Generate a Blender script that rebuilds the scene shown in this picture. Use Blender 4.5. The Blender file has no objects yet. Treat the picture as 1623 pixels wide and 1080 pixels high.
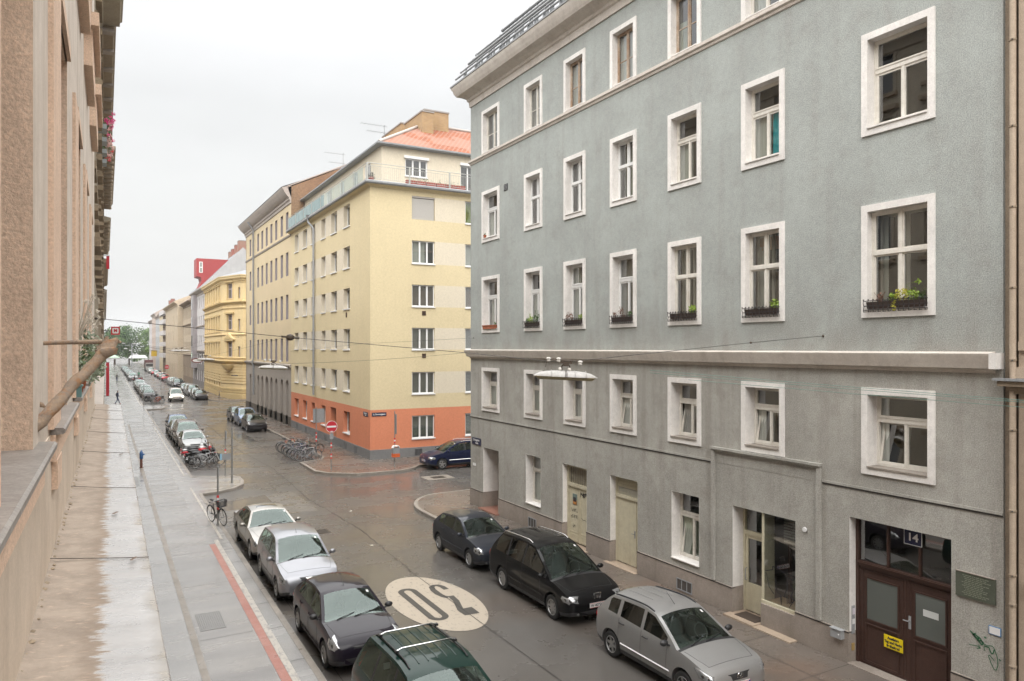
import bpy, bmesh, math, random
from math import pi, sin, cos, tan, radians, sqrt, atan2
from mathutils import Vector, Matrix
from mathutils.bvhtree import BVHTree

sc = bpy.context.scene
COL = sc.collection
random.seed(7)
R = random.Random(11)

# ------------------------------------------------------------------ camera
H = 7.3                      # eye height above the roadway
FPX = 1174.0                 # focal length in photo pixels (photo 1623 x 1080)
VX, HY = 166.5, 551.6        # street vanishing point / horizon row
YAW = math.atan((811.5 - VX) / FPX)
cam = bpy.data.cameras.new('camera')
cam.sensor_width = 36.0
cam.lens = FPX / 1623.0 * 36.0
cam.shift_y = (HY - 540.0) / 1623.0
cam.clip_start = 0.05
cam.clip_end = 3000
camo = bpy.data.objects.new('camera', cam)
COL.objects.link(camo)
camo.location = (0, 0, H)
camo.rotation_euler = (pi / 2, 0, -YAW)
sc.camera = camo

# ------------------------------------------------------------------ world: bright overcast sky
w = bpy.data.worlds.new('World')
sc.world = w
w.use_nodes = True
wn = w.node_tree
wn.nodes.clear()
wo = wn.nodes.new('ShaderNodeOutputWorld')
bg = wn.nodes.new('ShaderNodeBackground')
bg2 = wn.nodes.new('ShaderNodeBackground')
addn = wn.nodes.new('ShaderNodeAddShader')
tc = wn.nodes.new('ShaderNodeTexCoord')
sx = wn.nodes.new('ShaderNodeSeparateXYZ')
rp = wn.nodes.new('ShaderNodeValToRGB')
nz = wn.nodes.new('ShaderNodeTexNoise')
mp = wn.nodes.new('ShaderNodeMapping')
mp.inputs['Scale'].default_value = (1, 1, 3.5)
nz.inputs['Scale'].default_value = 2.3
nz.inputs['Detail'].default_value = 5
mr = wn.nodes.new('ShaderNodeMapRange')
mr.inputs[1].default_value = .3; mr.inputs[2].default_value = .7
mr.inputs[3].default_value = .90; mr.inputs[4].default_value = 1.03
mul = wn.nodes.new('ShaderNodeMix'); mul.data_type = 'RGBA'; mul.blend_type = 'MULTIPLY'
mul.inputs[0].default_value = 1
ramp = [(0.0, .228, .230, .230), (0.12, .233, .235, .235), (.30, .233, .234, .235), (.42, .30, .30, .304), (.55, .80, .80, .79), (.75, 1.15, 1.14, 1.13), (1.0, 1.2, 1.19, 1.17)]
els = rp.color_ramp.elements
els[0].position = 0; els[0].color = (*ramp[0][1:], 1)
els[1].position = 1; els[1].color = (*ramp[-1][1:], 1)
for p, r_, g_, b_ in ramp[1:-1]:
    e = els.new(p); e.color = (r_, g_, b_, 1)
sky = wn.nodes.new('ShaderNodeTexSky')
sky.sky_type = 'NISHITA'; sky.sun_disc = False
SUN_EL, SUN_AZ = radians(42), radians(200)
sky.sun_elevation = SUN_EL; sky.sun_rotation = SUN_AZ
sky.air_density = 2; sky.dust_density = 6
wl = wn.links.new
wl(tc.outputs['Generated'], sx.inputs[0]); wl(sx.outputs[2], rp.inputs[0])
wl(tc.outputs['Generated'], mp.inputs[0]); wl(mp.outputs[0], nz.inputs['Vector'])
wl(nz.outputs[0], mr.inputs[0]); wl(rp.outputs[0], mul.inputs[6]); wl(mr.outputs[0], mul.inputs[7])
wl(mul.outputs[2], bg.inputs[0]); bg.inputs[1].default_value = 2.15
wl(sky.outputs[0], bg2.inputs[0]); bg2.inputs[1].default_value = 0.007
wl(bg.outputs[0], addn.inputs[0]); wl(bg2.outputs[0], addn.inputs[1]); wl(addn.outputs[0], wo.inputs[0])

sl = bpy.data.lights.new('sun', 'SUN')
sl.energy = 1.5; sl.angle = radians(70); sl.color = (1, .975, .94)
so = bpy.data.objects.new('sun', sl); COL.objects.link(so)
# light comes from high up, behind and to the left of the camera
dx, dy, dz = -sin(radians(32)) * cos(SUN_EL), -cos(radians(32)) * cos(SUN_EL), sin(SUN_EL)
so.rotation_euler = Vector((dx, dy, dz)).to_track_quat('Z', 'Y').to_euler()

vs = sc.view_settings
vs.view_transform = 'Standard'; vs.look = 'None'; vs.exposure = 0.78; vs.gamma = 1.0
vs.use_curve_mapping = False
sc.render.film_transparent = False
try:
    sc.cycles.max_bounces = 7; sc.cycles.diffuse_bounces = 4; sc.cycles.glossy_bounces = 3
    sc.cycles.transparent_max_bounces = 10; sc.cycles.transmission_bounces = 4
    sc.cycles.caustics_reflective = False; sc.cycles.caustics_refractive = False
except Exception: pass

# ------------------------------------------------------------------ photo measuring helpers
_c, _s = cos(YAW), sin(YAW)
def _ray(px, py):
    u = (px - 811.5) / FPX; v = (HY - py) / FPX
    return (u * _c + _s, _c - u * _s, v)
def onX(px, py, X):          # point of the plane x = X seen at that pixel -> (y, z)
    r = _ray(px, py); t = X / r[0]; return (r[1] * t, H + r[2] * t)
def onY(px, py, Y):
    r = _ray(px, py); t = Y / r[1]; return (r[0] * t, H + r[2] * t)
def gnd(px, py, z=0):
    r = _ray(px, py); t = (z - H) / r[2]; return (r[0] * t, r[1] * t)

# ------------------------------------------------------------------ materials
MATS = {}
def _new(name):
    m = bpy.data.materials.new(name); m.use_nodes = True
    nt = m.node_tree
    b = nt.nodes['Principled BSDF']
    MATS[name] = m
    return m, nt, b
def _n(nt, t, **k):
    n = nt.nodes.new(t)
    for a, v in k.items(): setattr(n, a, v)
    return n
def _mix(nt, fac, a, b, blend='MIX'):
    n = nt.nodes.new('ShaderNodeMix'); n.data_type = 'RGBA'; n.blend_type = blend
    for i, v in ((0, fac), (6, a), (7, b)):
        if hasattr(v, 'is_linked') or hasattr(v, 'links'): nt.links.new(v, n.inputs[i])
        elif i == 0: n.inputs[0].default_value = v
        else: n.inputs[i].default_value = (*v[:3], 1)
    return n.outputs[2]
def _noise(nt, vec, scale, detail=4, rough=.55):
    n = nt.nodes.new('ShaderNodeTexNoise'); n.inputs['Scale'].default_value = scale
    n.inputs['Detail'].default_value = detail; n.inputs['Roughness'].default_value = rough
    nt.links.new(vec, n.inputs['Vector']); return n.outputs[0]
def _map(nt, vec, scale=(1, 1, 1), loc=(0, 0, 0)):
    n = nt.nodes.new('ShaderNodeMapping'); n.inputs['Scale'].default_value = scale
    n.inputs['Location'].default_value = loc
    nt.links.new(vec, n.inputs[0]); return n.outputs[0]
def _rng(nt, v, a, b, c=0., d=1.):
    n = nt.nodes.new('ShaderNodeMapRange'); nt.links.new(v, n.inputs[0])
    for i, x in enumerate((a, b, c, d)): n.inputs[i + 1].default_value = x
    return n.outputs[0]
def _pos(nt):
    return nt.nodes.new('ShaderNodeNewGeometry').outputs['Position']
def _math(nt, op, a, b=0.):
    n = nt.nodes.new('ShaderNodeMath'); n.operation = op
    for i, v in ((0, a), (1, b)):
        if hasattr(v, 'links'): nt.links.new(v, n.inputs[i])
        else: n.inputs[i].default_value = v
    return n.outputs[0]
def _bump(nt, b, h, strength, dist=.02):
    n = nt.nodes.new('ShaderNodeBump'); n.inputs['Strength'].default_value = strength
    n.inputs['Distance'].default_value = dist
    nt.links.new(h, n.inputs['Height']); nt.links.new(n.outputs[0], b.inputs['Normal'])

def mat_plain(name, col, rough=.5, metal=0., spec=.5, coat=0., emit=None, es=1.):
    if name in MATS: return MATS[name]
    m, nt, b = _new(name)
    b.inputs['Base Color'].default_value = (*col, 1); b.inputs['Roughness'].default_value = rough
    b.inputs['Metallic'].default_value = metal; b.inputs['Specular IOR Level'].default_value = spec
    b.inputs['Coat Weight'].default_value = coat; b.inputs['Coat Roughness'].default_value = .03
    if emit: b.inputs['Emission Color'].default_value = (*emit, 1); b.inputs['Emission Strength'].default_value = es
    return m
def mat_plaster(name, col, col2=None, grain=60, bump=.25, dist=.01, stain=.25, stain_col=None, streak=.15, rough=.9, coarse=.35, grainvar=.10, splash=None):
    """rendered wall: cloudy variation, fine grain, vertical rain streaks, dirt"""
    if name in MATS: return MATS[name]
    m, nt, b = _new(name)
    col2 = col2 or tuple(c * .86 for c in col)
    stain_col = stain_col or tuple(c * .62 for c in col)
    p = _pos(nt)
    n1 = _rng(nt, _noise(nt, p, coarse, 5), .35, .65)
    c = _mix(nt, n1, col, col2)
    st = _noise(nt, _map(nt, p, (1.6, 1.6, .12)), 1.5, 5, .6)
    c = _mix(nt, _rng(nt, st, .5, .78, 0, streak), c, stain_col)
    n3 = _noise(nt, p, 1.7, 6, .65)
    c = _mix(nt, _rng(nt, n3, .52, .75, 0, stain), c, stain_col)
    c = _mix(nt, 1.0, c, _mix(nt, _rng(nt, _noise(nt, p, 7.5, 4, .7), .32, .68), (.93,) * 3, (1.06,) * 3), 'MULTIPLY')
    if splash:
        sz = _n(nt, 'ShaderNodeSeparateXYZ'); nt.links.new(p, sz.inputs[0])
        f = _math(nt, 'MULTIPLY', _rng(nt, sz.outputs[2], splash[0], splash[1], 1, 0), _rng(nt, _noise(nt, _map(nt, p, (1, 1, .5)), 1.3, 6, .65), .3, .62))
        c = _mix(nt, _math(nt, 'MULTIPLY', f, splash[2]), c, stain_col)
    g = _noise(nt, p, grain, 3, .7)
    dk = _mix(nt, 1.0, c, (1 - grainvar * 2.2,) * 3, 'MULTIPLY'); lt = _mix(nt, 1.0, c, (1 + grainvar,) * 3, 'MULTIPLY')
    c = _mix(nt, _rng(nt, g, .3, .7), dk, lt)
    nt.links.new(c, b.inputs['Base Color'])
    b.inputs['Roughness'].default_value = rough
    b.inputs['Specular IOR Level'].default_value = .25
    _bump(nt, b, g, bump, dist)
    return m
def mat_wet(name, col, col2, puddle=.45, rmin=.06, rmax=.42, patch=.35, grain=90, tint=None, spec=.5, aniso=(1, 1, 1), bump=.2):
    """wet paving: dark/light patches and a roughness that drops to a film of water"""
    if name in MATS: return MATS[name]
    m, nt, b = _new(name)
    p = _pos(nt)
    pm = _map(nt, p, aniso)
    n1 = _noise(nt, pm, patch, 6, .6)
    c = _mix(nt, _rng(nt, n1, .35, .68), col, col2)
    g = _noise(nt, p, grain, 2, .8)
    c = _mix(nt, 1.0, c, _mix(nt, _rng(nt, g, .3, .7), (.72,) * 3, (1.2,) * 3), 'MULTIPLY')
    if tint:
        c = _mix(nt, _rng(nt, _noise(nt, _map(nt, p, (1, 1, 1), (31, 7, 0)), .22, 5), .5, .68, 0, .65), c, tint)
    nt.links.new(c, b.inputs['Base Color'])
    n2 = _noise(nt, _map(nt, pm, (1, 1, 1), (13, 5, 3)), patch * 1.9, 6, .62)
    r = _rng(nt, n2, puddle - .10, puddle + .14, rmin, rmax)
    nt.links.new(r, b.inputs['Roughness'])
    b.inputs['Specular IOR Level'].default_value = spec
    hg = _math(nt, 'MULTIPLY', g, _rng(nt, n2, puddle - .1, puddle + .14, .1, 1))
    _bump(nt, b, hg, bump, .008)
    return m
def mat_glass(name, tint=(.75, .8, .78), ior=1.5, rough=.02, boost=1.7, gcol=(1, 1, 1)):
    if name in MATS: return MATS[name]
    m = bpy.data.materials.new(name); m.use_nodes = True; nt = m.node_tree; nt.nodes.clear(); MATS[name] = m
    o = _n(nt, 'ShaderNodeOutputMaterial'); mx = _n(nt, 'ShaderNodeMixShader'); tr = _n(nt, 'ShaderNodeBsdfTransparent')
    gl = _n(nt, 'ShaderNodeBsdfGlossy'); fr = _n(nt, 'ShaderNodeLayerWeight')
    fr.inputs['Blend'].default_value = .5
    # two-sided Schlick fresnel: F = F0 + (1-F0)(1-cos)^5
    f0 = ((ior - 1) / (ior + 1)) ** 2 * boost
    p5 = _math(nt, 'POWER', fr.outputs['Facing'], 4.2)
    f = _math(nt, 'ADD', _math(nt, 'MULTIPLY', p5, 1 - f0), f0)
    tr.inputs[0].default_value = (*tint, 1); gl.inputs['Roughness'].default_value = rough; gl.inputs[0].default_value = (*gcol, 1)
    nt.links.new(f, mx.inputs[0]); nt.links.new(tr.outputs[0], mx.inputs[1]); nt.links.new(gl.outputs[0], mx.inputs[2])
    nt.links.new(mx.outputs[0], o.inputs[0])
    return m
def mat_paint(name, col, metal=.0, rough=.35, flake=0.):
    if name in MATS: return MATS[name]
    m, nt, b = _new(name)
    tcn = _n(nt, 'ShaderNodeTexCoord').outputs['Object']
    # rain beads and a little road dirt on the clear coat
    n = _noise(nt, tcn, 2.2, 5, .6)
    b.inputs['Metallic'].default_value = metal
    dirt = tuple(min(1, c * .85 + .004) for c in col)
    nt.links.new(_mix(nt, _rng(nt, n, .45, .8, 0, .5), col, dirt), b.inputs['Base Color'])
    b.inputs['Roughness'].default_value = rough; b.inputs['Specular IOR Level'].default_value = .06
    b.inputs['Coat Weight'].default_value = .85; b.inputs['Coat IOR'].default_value = 1.32
    b.inputs['Coat Roughness'].default_value = .02
    return m

# ------------------------------------------------------------------ object helpers
def meta(o, label=None, cat=None, group=None, kind=None):
    if label: o['label'] = label
    if cat: o['category'] = cat
    if group: o['group'] = group
    if kind: o['kind'] = kind
    return o
def thing(name, label, cat, loc=(0, 0, 0), rz=0., group=None):
    o = bpy.data.objects.new(name, None); COL.objects.link(o)
    o.empty_display_size = .2
    o.location = loc; o.rotation_euler = (0, 0, rz)
    return meta(o, label, cat, group)
def root_of(o):
    while o.parent: o = o.parent
    return o
def copy_tree(o, parent=None):
    c = o.copy(); COL.objects.link(c); c.parent = parent
    for ch in list(o.children): copy_tree(ch, c)
    return c

class Fr:
    """wall frame: s along the wall, d out of the wall, z up"""
    def __init__(self, o, s, d): self.o = Vector(o); self.s = Vector(s).normalized(); self.d = Vector(d).normalized()
    def __call__(self, s, d, z): return self.o + self.s * s + self.d * d + Vector((0, 0, z))
ID = Fr((0, 0, 0), (1, 0, 0), (0, 1, 0))

class MB:
    def __init__(self, fr=None):
        self.v = []; self.f = []; self.mi = []; self.mats = []; self.fr = fr or ID
    def mat(self, m):
        if m not in self.mats: self.mats.append(m)
        return self.mats.index(m)
    def face(self, pts, m):
        n = len(self.v)
        self.v += [self.fr(*p) for p in pts]
        self.f.append(list(range(n, n + len(pts)))); self.mi.append(self.mat(m))
    def grid(self, rows, m, wrap=False, closed_ends=False):
        n = len(self.v); W = len(rows[0]); i = self.mat(m)
        for r in rows: self.v += [self.fr(*p) for p in r]
        for a in range(len(rows) - 1):
            for b in range(W - (0 if wrap else 1)):
                b2 = (b + 1) % W
                self.f.append([n + a * W + b, n + a * W + b2, n + (a + 1) * W + b2, n + (a + 1) * W + b]); self.mi.append(i)
        if closed_ends:
            self.f.append([n + b for b in range(W)]); self.mi.append(i)
            k = n + (len(rows) - 1) * W
            self.f.append([k + b for b in range(W)]); self.mi.append(i)
    def box(self, s0, s1, d0, d1, z0, z1, m):
        n = len(self.v); i = self.mat(m)
        for z in (z0, z1):
            for (a, b) in ((s0, d0), (s1, d0), (s1, d1), (s0, d1)): self.v.append(self.fr(a, b, z))
        for q in ((0, 3, 2, 1), (4, 5, 6, 7), (0, 1, 5, 4), (1, 2, 6, 5), (2, 3, 7, 6), (3, 0, 4, 7)):
            self.f.append([n + k for k in q]); self.mi.append(i)
    def obox(self, c, ax, hx, hy, hz, m):
        """oriented box: centre c, 3 axis vectors ax, half sizes"""
        n = len(self.v); i = self.mat(m); c = Vector(c)
        for kz in (-1, 1):
            for (a, b) in ((-1, -1), (1, -1), (1, 1), (-1, 1)):
                self.v.append(self.fr(*(c + Vector(ax[0]) * hx * a + Vector(ax[1]) * hy * b + Vector(ax[2]) * hz * kz)))
        for q in ((0, 3, 2, 1), (4, 5, 6, 7), (0, 1, 5, 4), (1, 2, 6, 5), (2, 3, 7, 6), (3, 0, 4, 7)):
            self.f.append([n + k for k in q]); self.mi.append(i)
    def prism(self, poly, z0, z1, m, mtop=None):
        n = len(self.v); k = len(poly); i = self.mat(m)
        for z in (z0, z1):
            for p in poly: self.v.append(self.fr(p[0], p[1], z))
        self.f.append([n + k + j for j in range(k)]); self.mi.append(self.mat(mtop or m))
        self.f.append([n + j for j in reversed(range(k))]); self.mi.append(i)
        for j in range(k):
            j2 = (j + 1) % k
            self.f.append([n + j, n + j2, n + k + j2, n + k + j]); self.mi.append(i)
    def wallprism(self, poly, d0, d1, m):
        """poly in (s,z), extruded from d0 to d1"""
        n = len(self.v); k = len(poly); i = self.mat(m)
        for d in (d0, d1):
            for p in poly: self.v.append(self.fr(p[0], d, p[1]))
        self.f.append([n + k + j for j in range(k)]); self.mi.append(i)
        self.f.append([n + j for j in reversed(range(k))]); self.mi.append(i)
        for j in range(k):
            j2 = (j + 1) % k
            self.f.append([n + j, n + j2, n + k + j2, n + k + j]); self.mi.append(i)
    def tube(self, pts, r, m, n=8, caps=True):
        pts = [Vector(p) for p in pts]
        rs = r if isinstance(r, (list, tuple)) else [r] * len(pts)
        rings = []; up = None
        for i, p in enumerate(pts):
            a = pts[max(0, i - 1)]; b = pts[min(len(pts) - 1, i + 1)]
            t = (b - a)
            if t.length < 1e-9: t = Vector((0, 0, 1))
            t.normalize()
            if up is None:
                up = Vector((0, 0, 1)) if abs(t.z) < .9 else Vector((1, 0, 0))
            x = t.cross(up)
            if x.length < 1e-6: x = t.cross(Vector((0, 1, 0)))
            x.normalize(); y = x.cross(t).normalized(); up = y
            rings.append([tuple(p + (x * cos(2 * pi * k / n) + y * sin(2 * pi * k / n)) * rs[i]) for k in range(n)])
        self.grid(rings, m, wrap=True, closed_ends=caps)
    def lathe(self, prof, c, axis, m, n=20, caps=False):
        """prof: (radius, height along axis)"""
        axis = Vector(axis).normalized(); c = Vector(c)
        x = axis.orthogonal().normalized(); y = axis.cross(x)
        rows = [[tuple(c + axis * h + (x * cos(2 * pi * k / n) + y * sin(2 * pi * k / n)) * max(r, 1e-4)) for k in range(n)] for r, h in prof]
        self.grid(rows, m, wrap=True, closed_ends=caps)
    def ball(self, c, r, m, n=10, sq=(1, 1, 1)):
        rows = []
        for a in range(n // 2 + 1):
            t = pi * a / (n // 2)
            rows.append([(c[0] + r * sq[0] * sin(t) * cos(2 * pi * k / n), c[1] + r * sq[1] * sin(t) * sin(2 * pi * k / n), c[2] + r * sq[2] * cos(t)) for k in range(n)])
        self.grid(rows, m, wrap=True)
    def sweep(self, path, prof, m, side=1, caps=True):
        """moulding: path of plan points, prof = (offset, z), mitred corners; side=+1 offsets to the right of travel"""
        P = [Vector((p[0], p[1])) for p in path]; rings = []
        for i, p in enumerate(P):
            ns = []
            if i > 0: t = (P[i] - P[i - 1]).normalized(); ns.append(Vector((t.y, -t.x)) * side)
            if i < len(P) - 1: t = (P[i + 1] - P[i]).normalized(); ns.append(Vector((t.y, -t.x)) * side)
            if len(ns) == 2:
                mvec = (ns[0] + ns[1]); mvec = mvec / max(.2, mvec.dot(ns[0]))
            else: mvec = ns[0]
            rings.append([(p.x + mvec.x * o, p.y + mvec.y * o, z) for o, z in prof])
        self.grid(rings, m, wrap=True, closed_ends=caps)
    def build(self, name, parent=None, smooth=None, recalc=True, label=None, merge=False):
        off = root_of(parent).location.copy() if parent else Vector((0, 0, 0))
        me = bpy.data.meshes.new(name)
        me.from_pydata([tuple(v - off) for v in self.v], [], self.f)
        for m in self.mats: me.materials.append(m)
        me.polygons.foreach_set('material_index', self.mi)
        if recalc or merge:
            bm = bmesh.new(); bm.from_mesh(me)
            if merge: bmesh.ops.remove_doubles(bm, verts=bm.verts, dist=1e-4)
            bmesh.ops.recalc_face_normals(bm, faces=bm.faces)
            bm.to_mesh(me); bm.free()
        if smooth is not None:
            me.polygons.foreach_set('use_smooth', [True] * len(me.polygons))
            me.set_sharp_from_angle(angle=radians(smooth))
        me.update()
        o = bpy.data.objects.new(name, me); COL.objects.link(o)
        if parent: o.parent = parent
        if label: o['label'] = label
        return o

def text_mesh(name, body, size, m, parent, origin, sdir, ndir, extrude=.002, align='CENTER', bold=.0, spacing=1., xs=1.):
    """flat lettering standing upright on a surface: sdir = reading direction, ndir = towards the reader"""
    cu = bpy.data.curves.new(name, 'FONT'); cu.body = body; cu.size = size; cu.extrude = extrude
    cu.align_x = align; cu.align_y = 'CENTER'; cu.offset = bold; cu.space_character = spacing
    cu.resolution_u = 3
    t = bpy.data.objects.new(name, cu); COL.objects.link(t)
    dg = bpy.context.evaluated_depsgraph_get()
    me = bpy.data.meshes.new_from_object(t.evaluated_get(dg))
    bpy.data.objects.remove(t)
    s = Vector(sdir).normalized(); n = Vector(ndir).normalized(); u = n.cross(s).normalized()
    off = root_of(parent).location.copy() if parent else Vector()
    M = Matrix((s * xs, u, n)).transposed().to_4x4()
    M.translation = Vector(origin) - off
    me.transform(M)
    me.materials.clear(); me.materials.append(m)
    me.name = name
    o = bpy.data.objects.new(name, me); COL.objects.link(o)
    if parent: o.parent = parent
    return o

def wall_holes(mb, s0, s1, z0, z1, holes, m, d=0., back=None, bd=-.9):
    """flat wall with rectangular openings (s0,s1,z0,z1)"""
    S = sorted({s0, s1, *[h[0] for h in holes], *[h[1] for h in holes]})
    S = [s for s in S if s0 <= s <= s1]
    for a, b in zip(S, S[1:]):
        if b - a < 1e-5: continue
        mid = (a + b) / 2
        cuts = sorted((h[2], h[3]) for h in holes if h[0] - 1e-6 <= mid <= h[1] + 1e-6)
        z = z0
        for c0, c1 in cuts:
            if c0 > z + 1e-5: mb.face([(a, d, z), (b, d, z), (b, d, c0), (a, d, c0)], m)
            z = max(z, c1)
        if z < z1 - 1e-5: mb.face([(a, d, z), (b, d, z), (b, d, z1), (a, d, z1)], m)
def reveal(mb, s0, s1, z0, z1, d0, d1, m, sill=None):
    mb.face([(s0, d0, z0), (s0, d1, z0), (s0, d1, z1), (s0, d0, z1)], m)
    mb.face([(s1, d0, z0), (s1, d1, z0), (s1, d1, z1), (s1, d0, z1)], m)
    mb.face([(s0, d0, z1), (s1, d0, z1), (s1, d1, z1), (s0, d1, z1)], m)
    mb.face([(s0, d0, z0), (s1, d0, z0), (s1, d1, z0), (s0, d1, z0)], sill or m)
def ring(mb, s0, s1, z0, z1, wd, d0, d1, m, wb=None, wt=None):
    """rectangular frame of boxes"""
    wb = wd if wb is None else wb; wt = wd if wt is None else wt
    mb.box(s0, s0 + wd, d0, d1, z0, z1, m); mb.box(s1 - wd, s1, d0, d1, z0, z1, m)
    mb.box(s0 + wd, s1 - wd, d0, d1, z1 - wt, z1, m)
    if wb > 0: mb.box(s0 + wd, s1 - wd, d0, d1, z0, z0 + wb, m)

# shared materials
WHITE = mat_plaster('white_window_paint', (.80, .775, .745), grain=30, bump=.05, stain=.25, stain_col=(.45, .41, .37), streak=.15, rough=.6, coarse=.9, grainvar=.03)
FRAMEW = mat_plaster('cream_frame_paint', (.72, .69, .63), grain=40, bump=.05, stain=.35, stain_col=(.35, .28, .2), streak=.2, rough=.45, grainvar=.03)
PVC = mat_plain('white_frame', (.74, .74, .73), .35)
ROOM = mat_plain('dark_room', (.13, .12, .11), .9, spec=.1)
GLASS = mat_glass('window_glass', (.66, .68, .66), boost=5.0)
FARGLASS = mat_plain('far_window_glass', (.07, .072, .075), .06, spec=1.0, coat=.5)
IRON = mat_plain('black_iron', (.025, .022, .022), .5)
STEEL = mat_plaster('grey_steel', (.32, .33, .34), grain=50, bump=.05, rough=.45)
BLACKP = mat_plain('black_plastic', (.02, .02, .022), .45)
BROWNWOOD = mat_plaster('brown_door_wood', (.068, .038, .030), grain=40, bump=.1, rough=.4, streak=.3)
ZINC = mat_plaster('zinc_sheet', (.30, .31, .32), grain=20, bump=.08, rough=.38, streak=.4)
# ================================================================== GROUND, ROAD, PAVEMENTS
ASPH = mat_wet('wet_asphalt', (.088, .081, .074), (.110, .102, .094), puddle=.50, rmin=.17, rmax=.37, patch=.16, grain=55, tint=(.115, .092, .075), spec=.5, bump=.22)
PAVE_L = mat_wet('wet_left_pavement', (.25, .243, .235), (.32, .311, .30), puddle=.52, rmin=.16, rmax=.34, patch=.45, grain=80, spec=.6, aniso=(.5, 1.6, 1), bump=.12)
PAVE_R = mat_wet('wet_right_pavement', (.115, .098, .085), (.155, .132, .114), puddle=.48, rmin=.18, rmax=.36, patch=.4, grain=80, tint=(.17, .11, .078), spec=.45, bump=.12)
KERB = mat_wet('granite_kerb', (.22, .197, .17), (.30, .265, .23), puddle=.4, rmin=.2, rmax=.5, patch=1.5, grain=60, spec=.4, bump=.1)
REDP = mat_wet('red_paint', (.33, .125, .095), (.38, .18, .14), puddle=.4, rmin=.25, rmax=.5, patch=1.2, grain=60, bump=.1)
def worn_paint(name, col, under, amount=.5):
    m, nt, b = _new(name); p = _pos(nt)
    n = _noise(nt, _map(nt, p, (1, .55, 1)), 8, 8, .75)
    nt.links.new(_mix(nt, _rng(nt, n, amount, amount + .07), col, under), b.inputs['Base Color'])
    b.inputs['Roughness'].default_value = .38
    _bump(nt, b, _noise(nt, p, 80, 2), .15, .006)
    return m
PALEP = worn_paint('worn_pale_paint', (.44, .41, .36), (.27, .25, .235), .50)
CREAM30 = worn_paint('worn_cream_paint', (.42, .365, .295), (.22, .19, .16), .56)
SEAM_SHADOW = mat_plain('dark_joint_and_shadow', (.03, .027, .025), .7)

g = MB(); g.box(-900, 900, -900, 1500, -1.0, -.012, ASPH)
meta(g.build('ground'), 'wet dark asphalt ground under the whole quarter', 'ground', kind='structure')

def sheet(mb, poly, z, m):
    mb.face([(x, y, z) for x, y in poly], m)
def arc(cx, cy, r, a0, a1, n=8, ry=None):
    ry = ry or r
    return [(cx + r * cos(radians(a0 + (a1 - a0) * i / n)), cy + ry * sin(radians(a0 + (a1 - a0) * i / n))) for i in range(n + 1)]

rd = MB()
sheet(rd, [(3.9, -40), (13, -40), (13, 420), (3.9, 420)], 0, ASPH)
meta(rd.build('road'), 'wet asphalt roadway running down the street to the trees', 'road', kind='structure')
cs = MB()
sheet(cs, [(13.01, 33.5), (90, 33.5), (90, 43), (13.01, 43)], 0, ASPH)
sheet(cs, [(13.01, 95), (90, 95), (90, 108), (13.01, 108)], 0, ASPH)
meta(cs.build('side_road'), 'wet asphalt side street turning off to the right', 'road', kind='structure')

KZ = .12
def pavement(name, poly, m, label, kerb_edges, kw=.16):
    mb = MB(); mb.prism(poly, -.3, KZ, m)
    o = mb.build(name); meta(o, label, 'pavement', kind='structure')
    kb = MB()
    for path, side in kerb_edges:
        kb.sweep(path, [(-kw, KZ - .02), (-kw, KZ + .006), (-.015, KZ + .006), (.004, KZ - .012), (.006, -.05)], KERB, side=side, caps=True)
    k = kb.build('kerb', smooth=30)
    meta(k, 'granite kerb stones edging the ' + label, 'kerb', kind='structure')
    return o
# left pavement with its bulb-out opposite the side street
LK = [(4.2, -40), (4.2, 39.3), (5.0, 39.55), (5.8, 40.1), (6.4, 41.1), (6.6, 42.2), (6.6, 43.4), (6.3, 44.2), (4.3, 44.6), (4.2, 96), (4.3, 96.3), (6.0, 97.0), (6.4, 98.5), (6.4, 101), (6.2, 102), (4.2, 102.6), (4.2, 420)]
pavement('pavement', [(-1.0, 420), (-1.0, -40)] + LK, PAVE_L, 'wet grey pavement along the left facades', [(LK, 1)])
RK1 = [(12.2, -40), (12.2, 29.6)] + arc(14.7, 30.6, 2.5, 180, 100, 8, 3.35)[0:] + [(16.3, 34.0), (80, 34.0)]
pavement('pavement', RK1 + [(80, 30.9), (14.8, 30.9), (14.8, -40)], PAVE_R, 'brown grey pavement below the grey house', [(RK1, -1)])
RK2 = [(80, 42.55), (16.9, 42.55), (16.2, 41.7), (15.2, 41.25), (12.6, 41.3), (11.2, 42.4), (10.7, 43.4), (10.7, 47.2), (12.2, 47.9), (12.6, 49), (12.6, 91), (13.0, 93), (14.4, 94.9), (80, 94.9)]
pavement('pavement', RK2 + [(80, 93), (15.2, 93), (15.2, 46.3), (80, 46.3)], PAVE_R, 'brown grey corner pavement round the orange and yellow house', [(RK2, -1)])
RK3 = [(80, 107.2), (16, 107.2), (14, 108.0), (12.9, 109.5), (12.6, 112), (12.6, 420)]
pavement('pavement', RK3 + [(30, 420), (15.2, 150), (15.2, 109.6), (80, 109.6)], PAVE_R, 'distant right pavement past the second side street', [(RK3, -1)])

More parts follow.
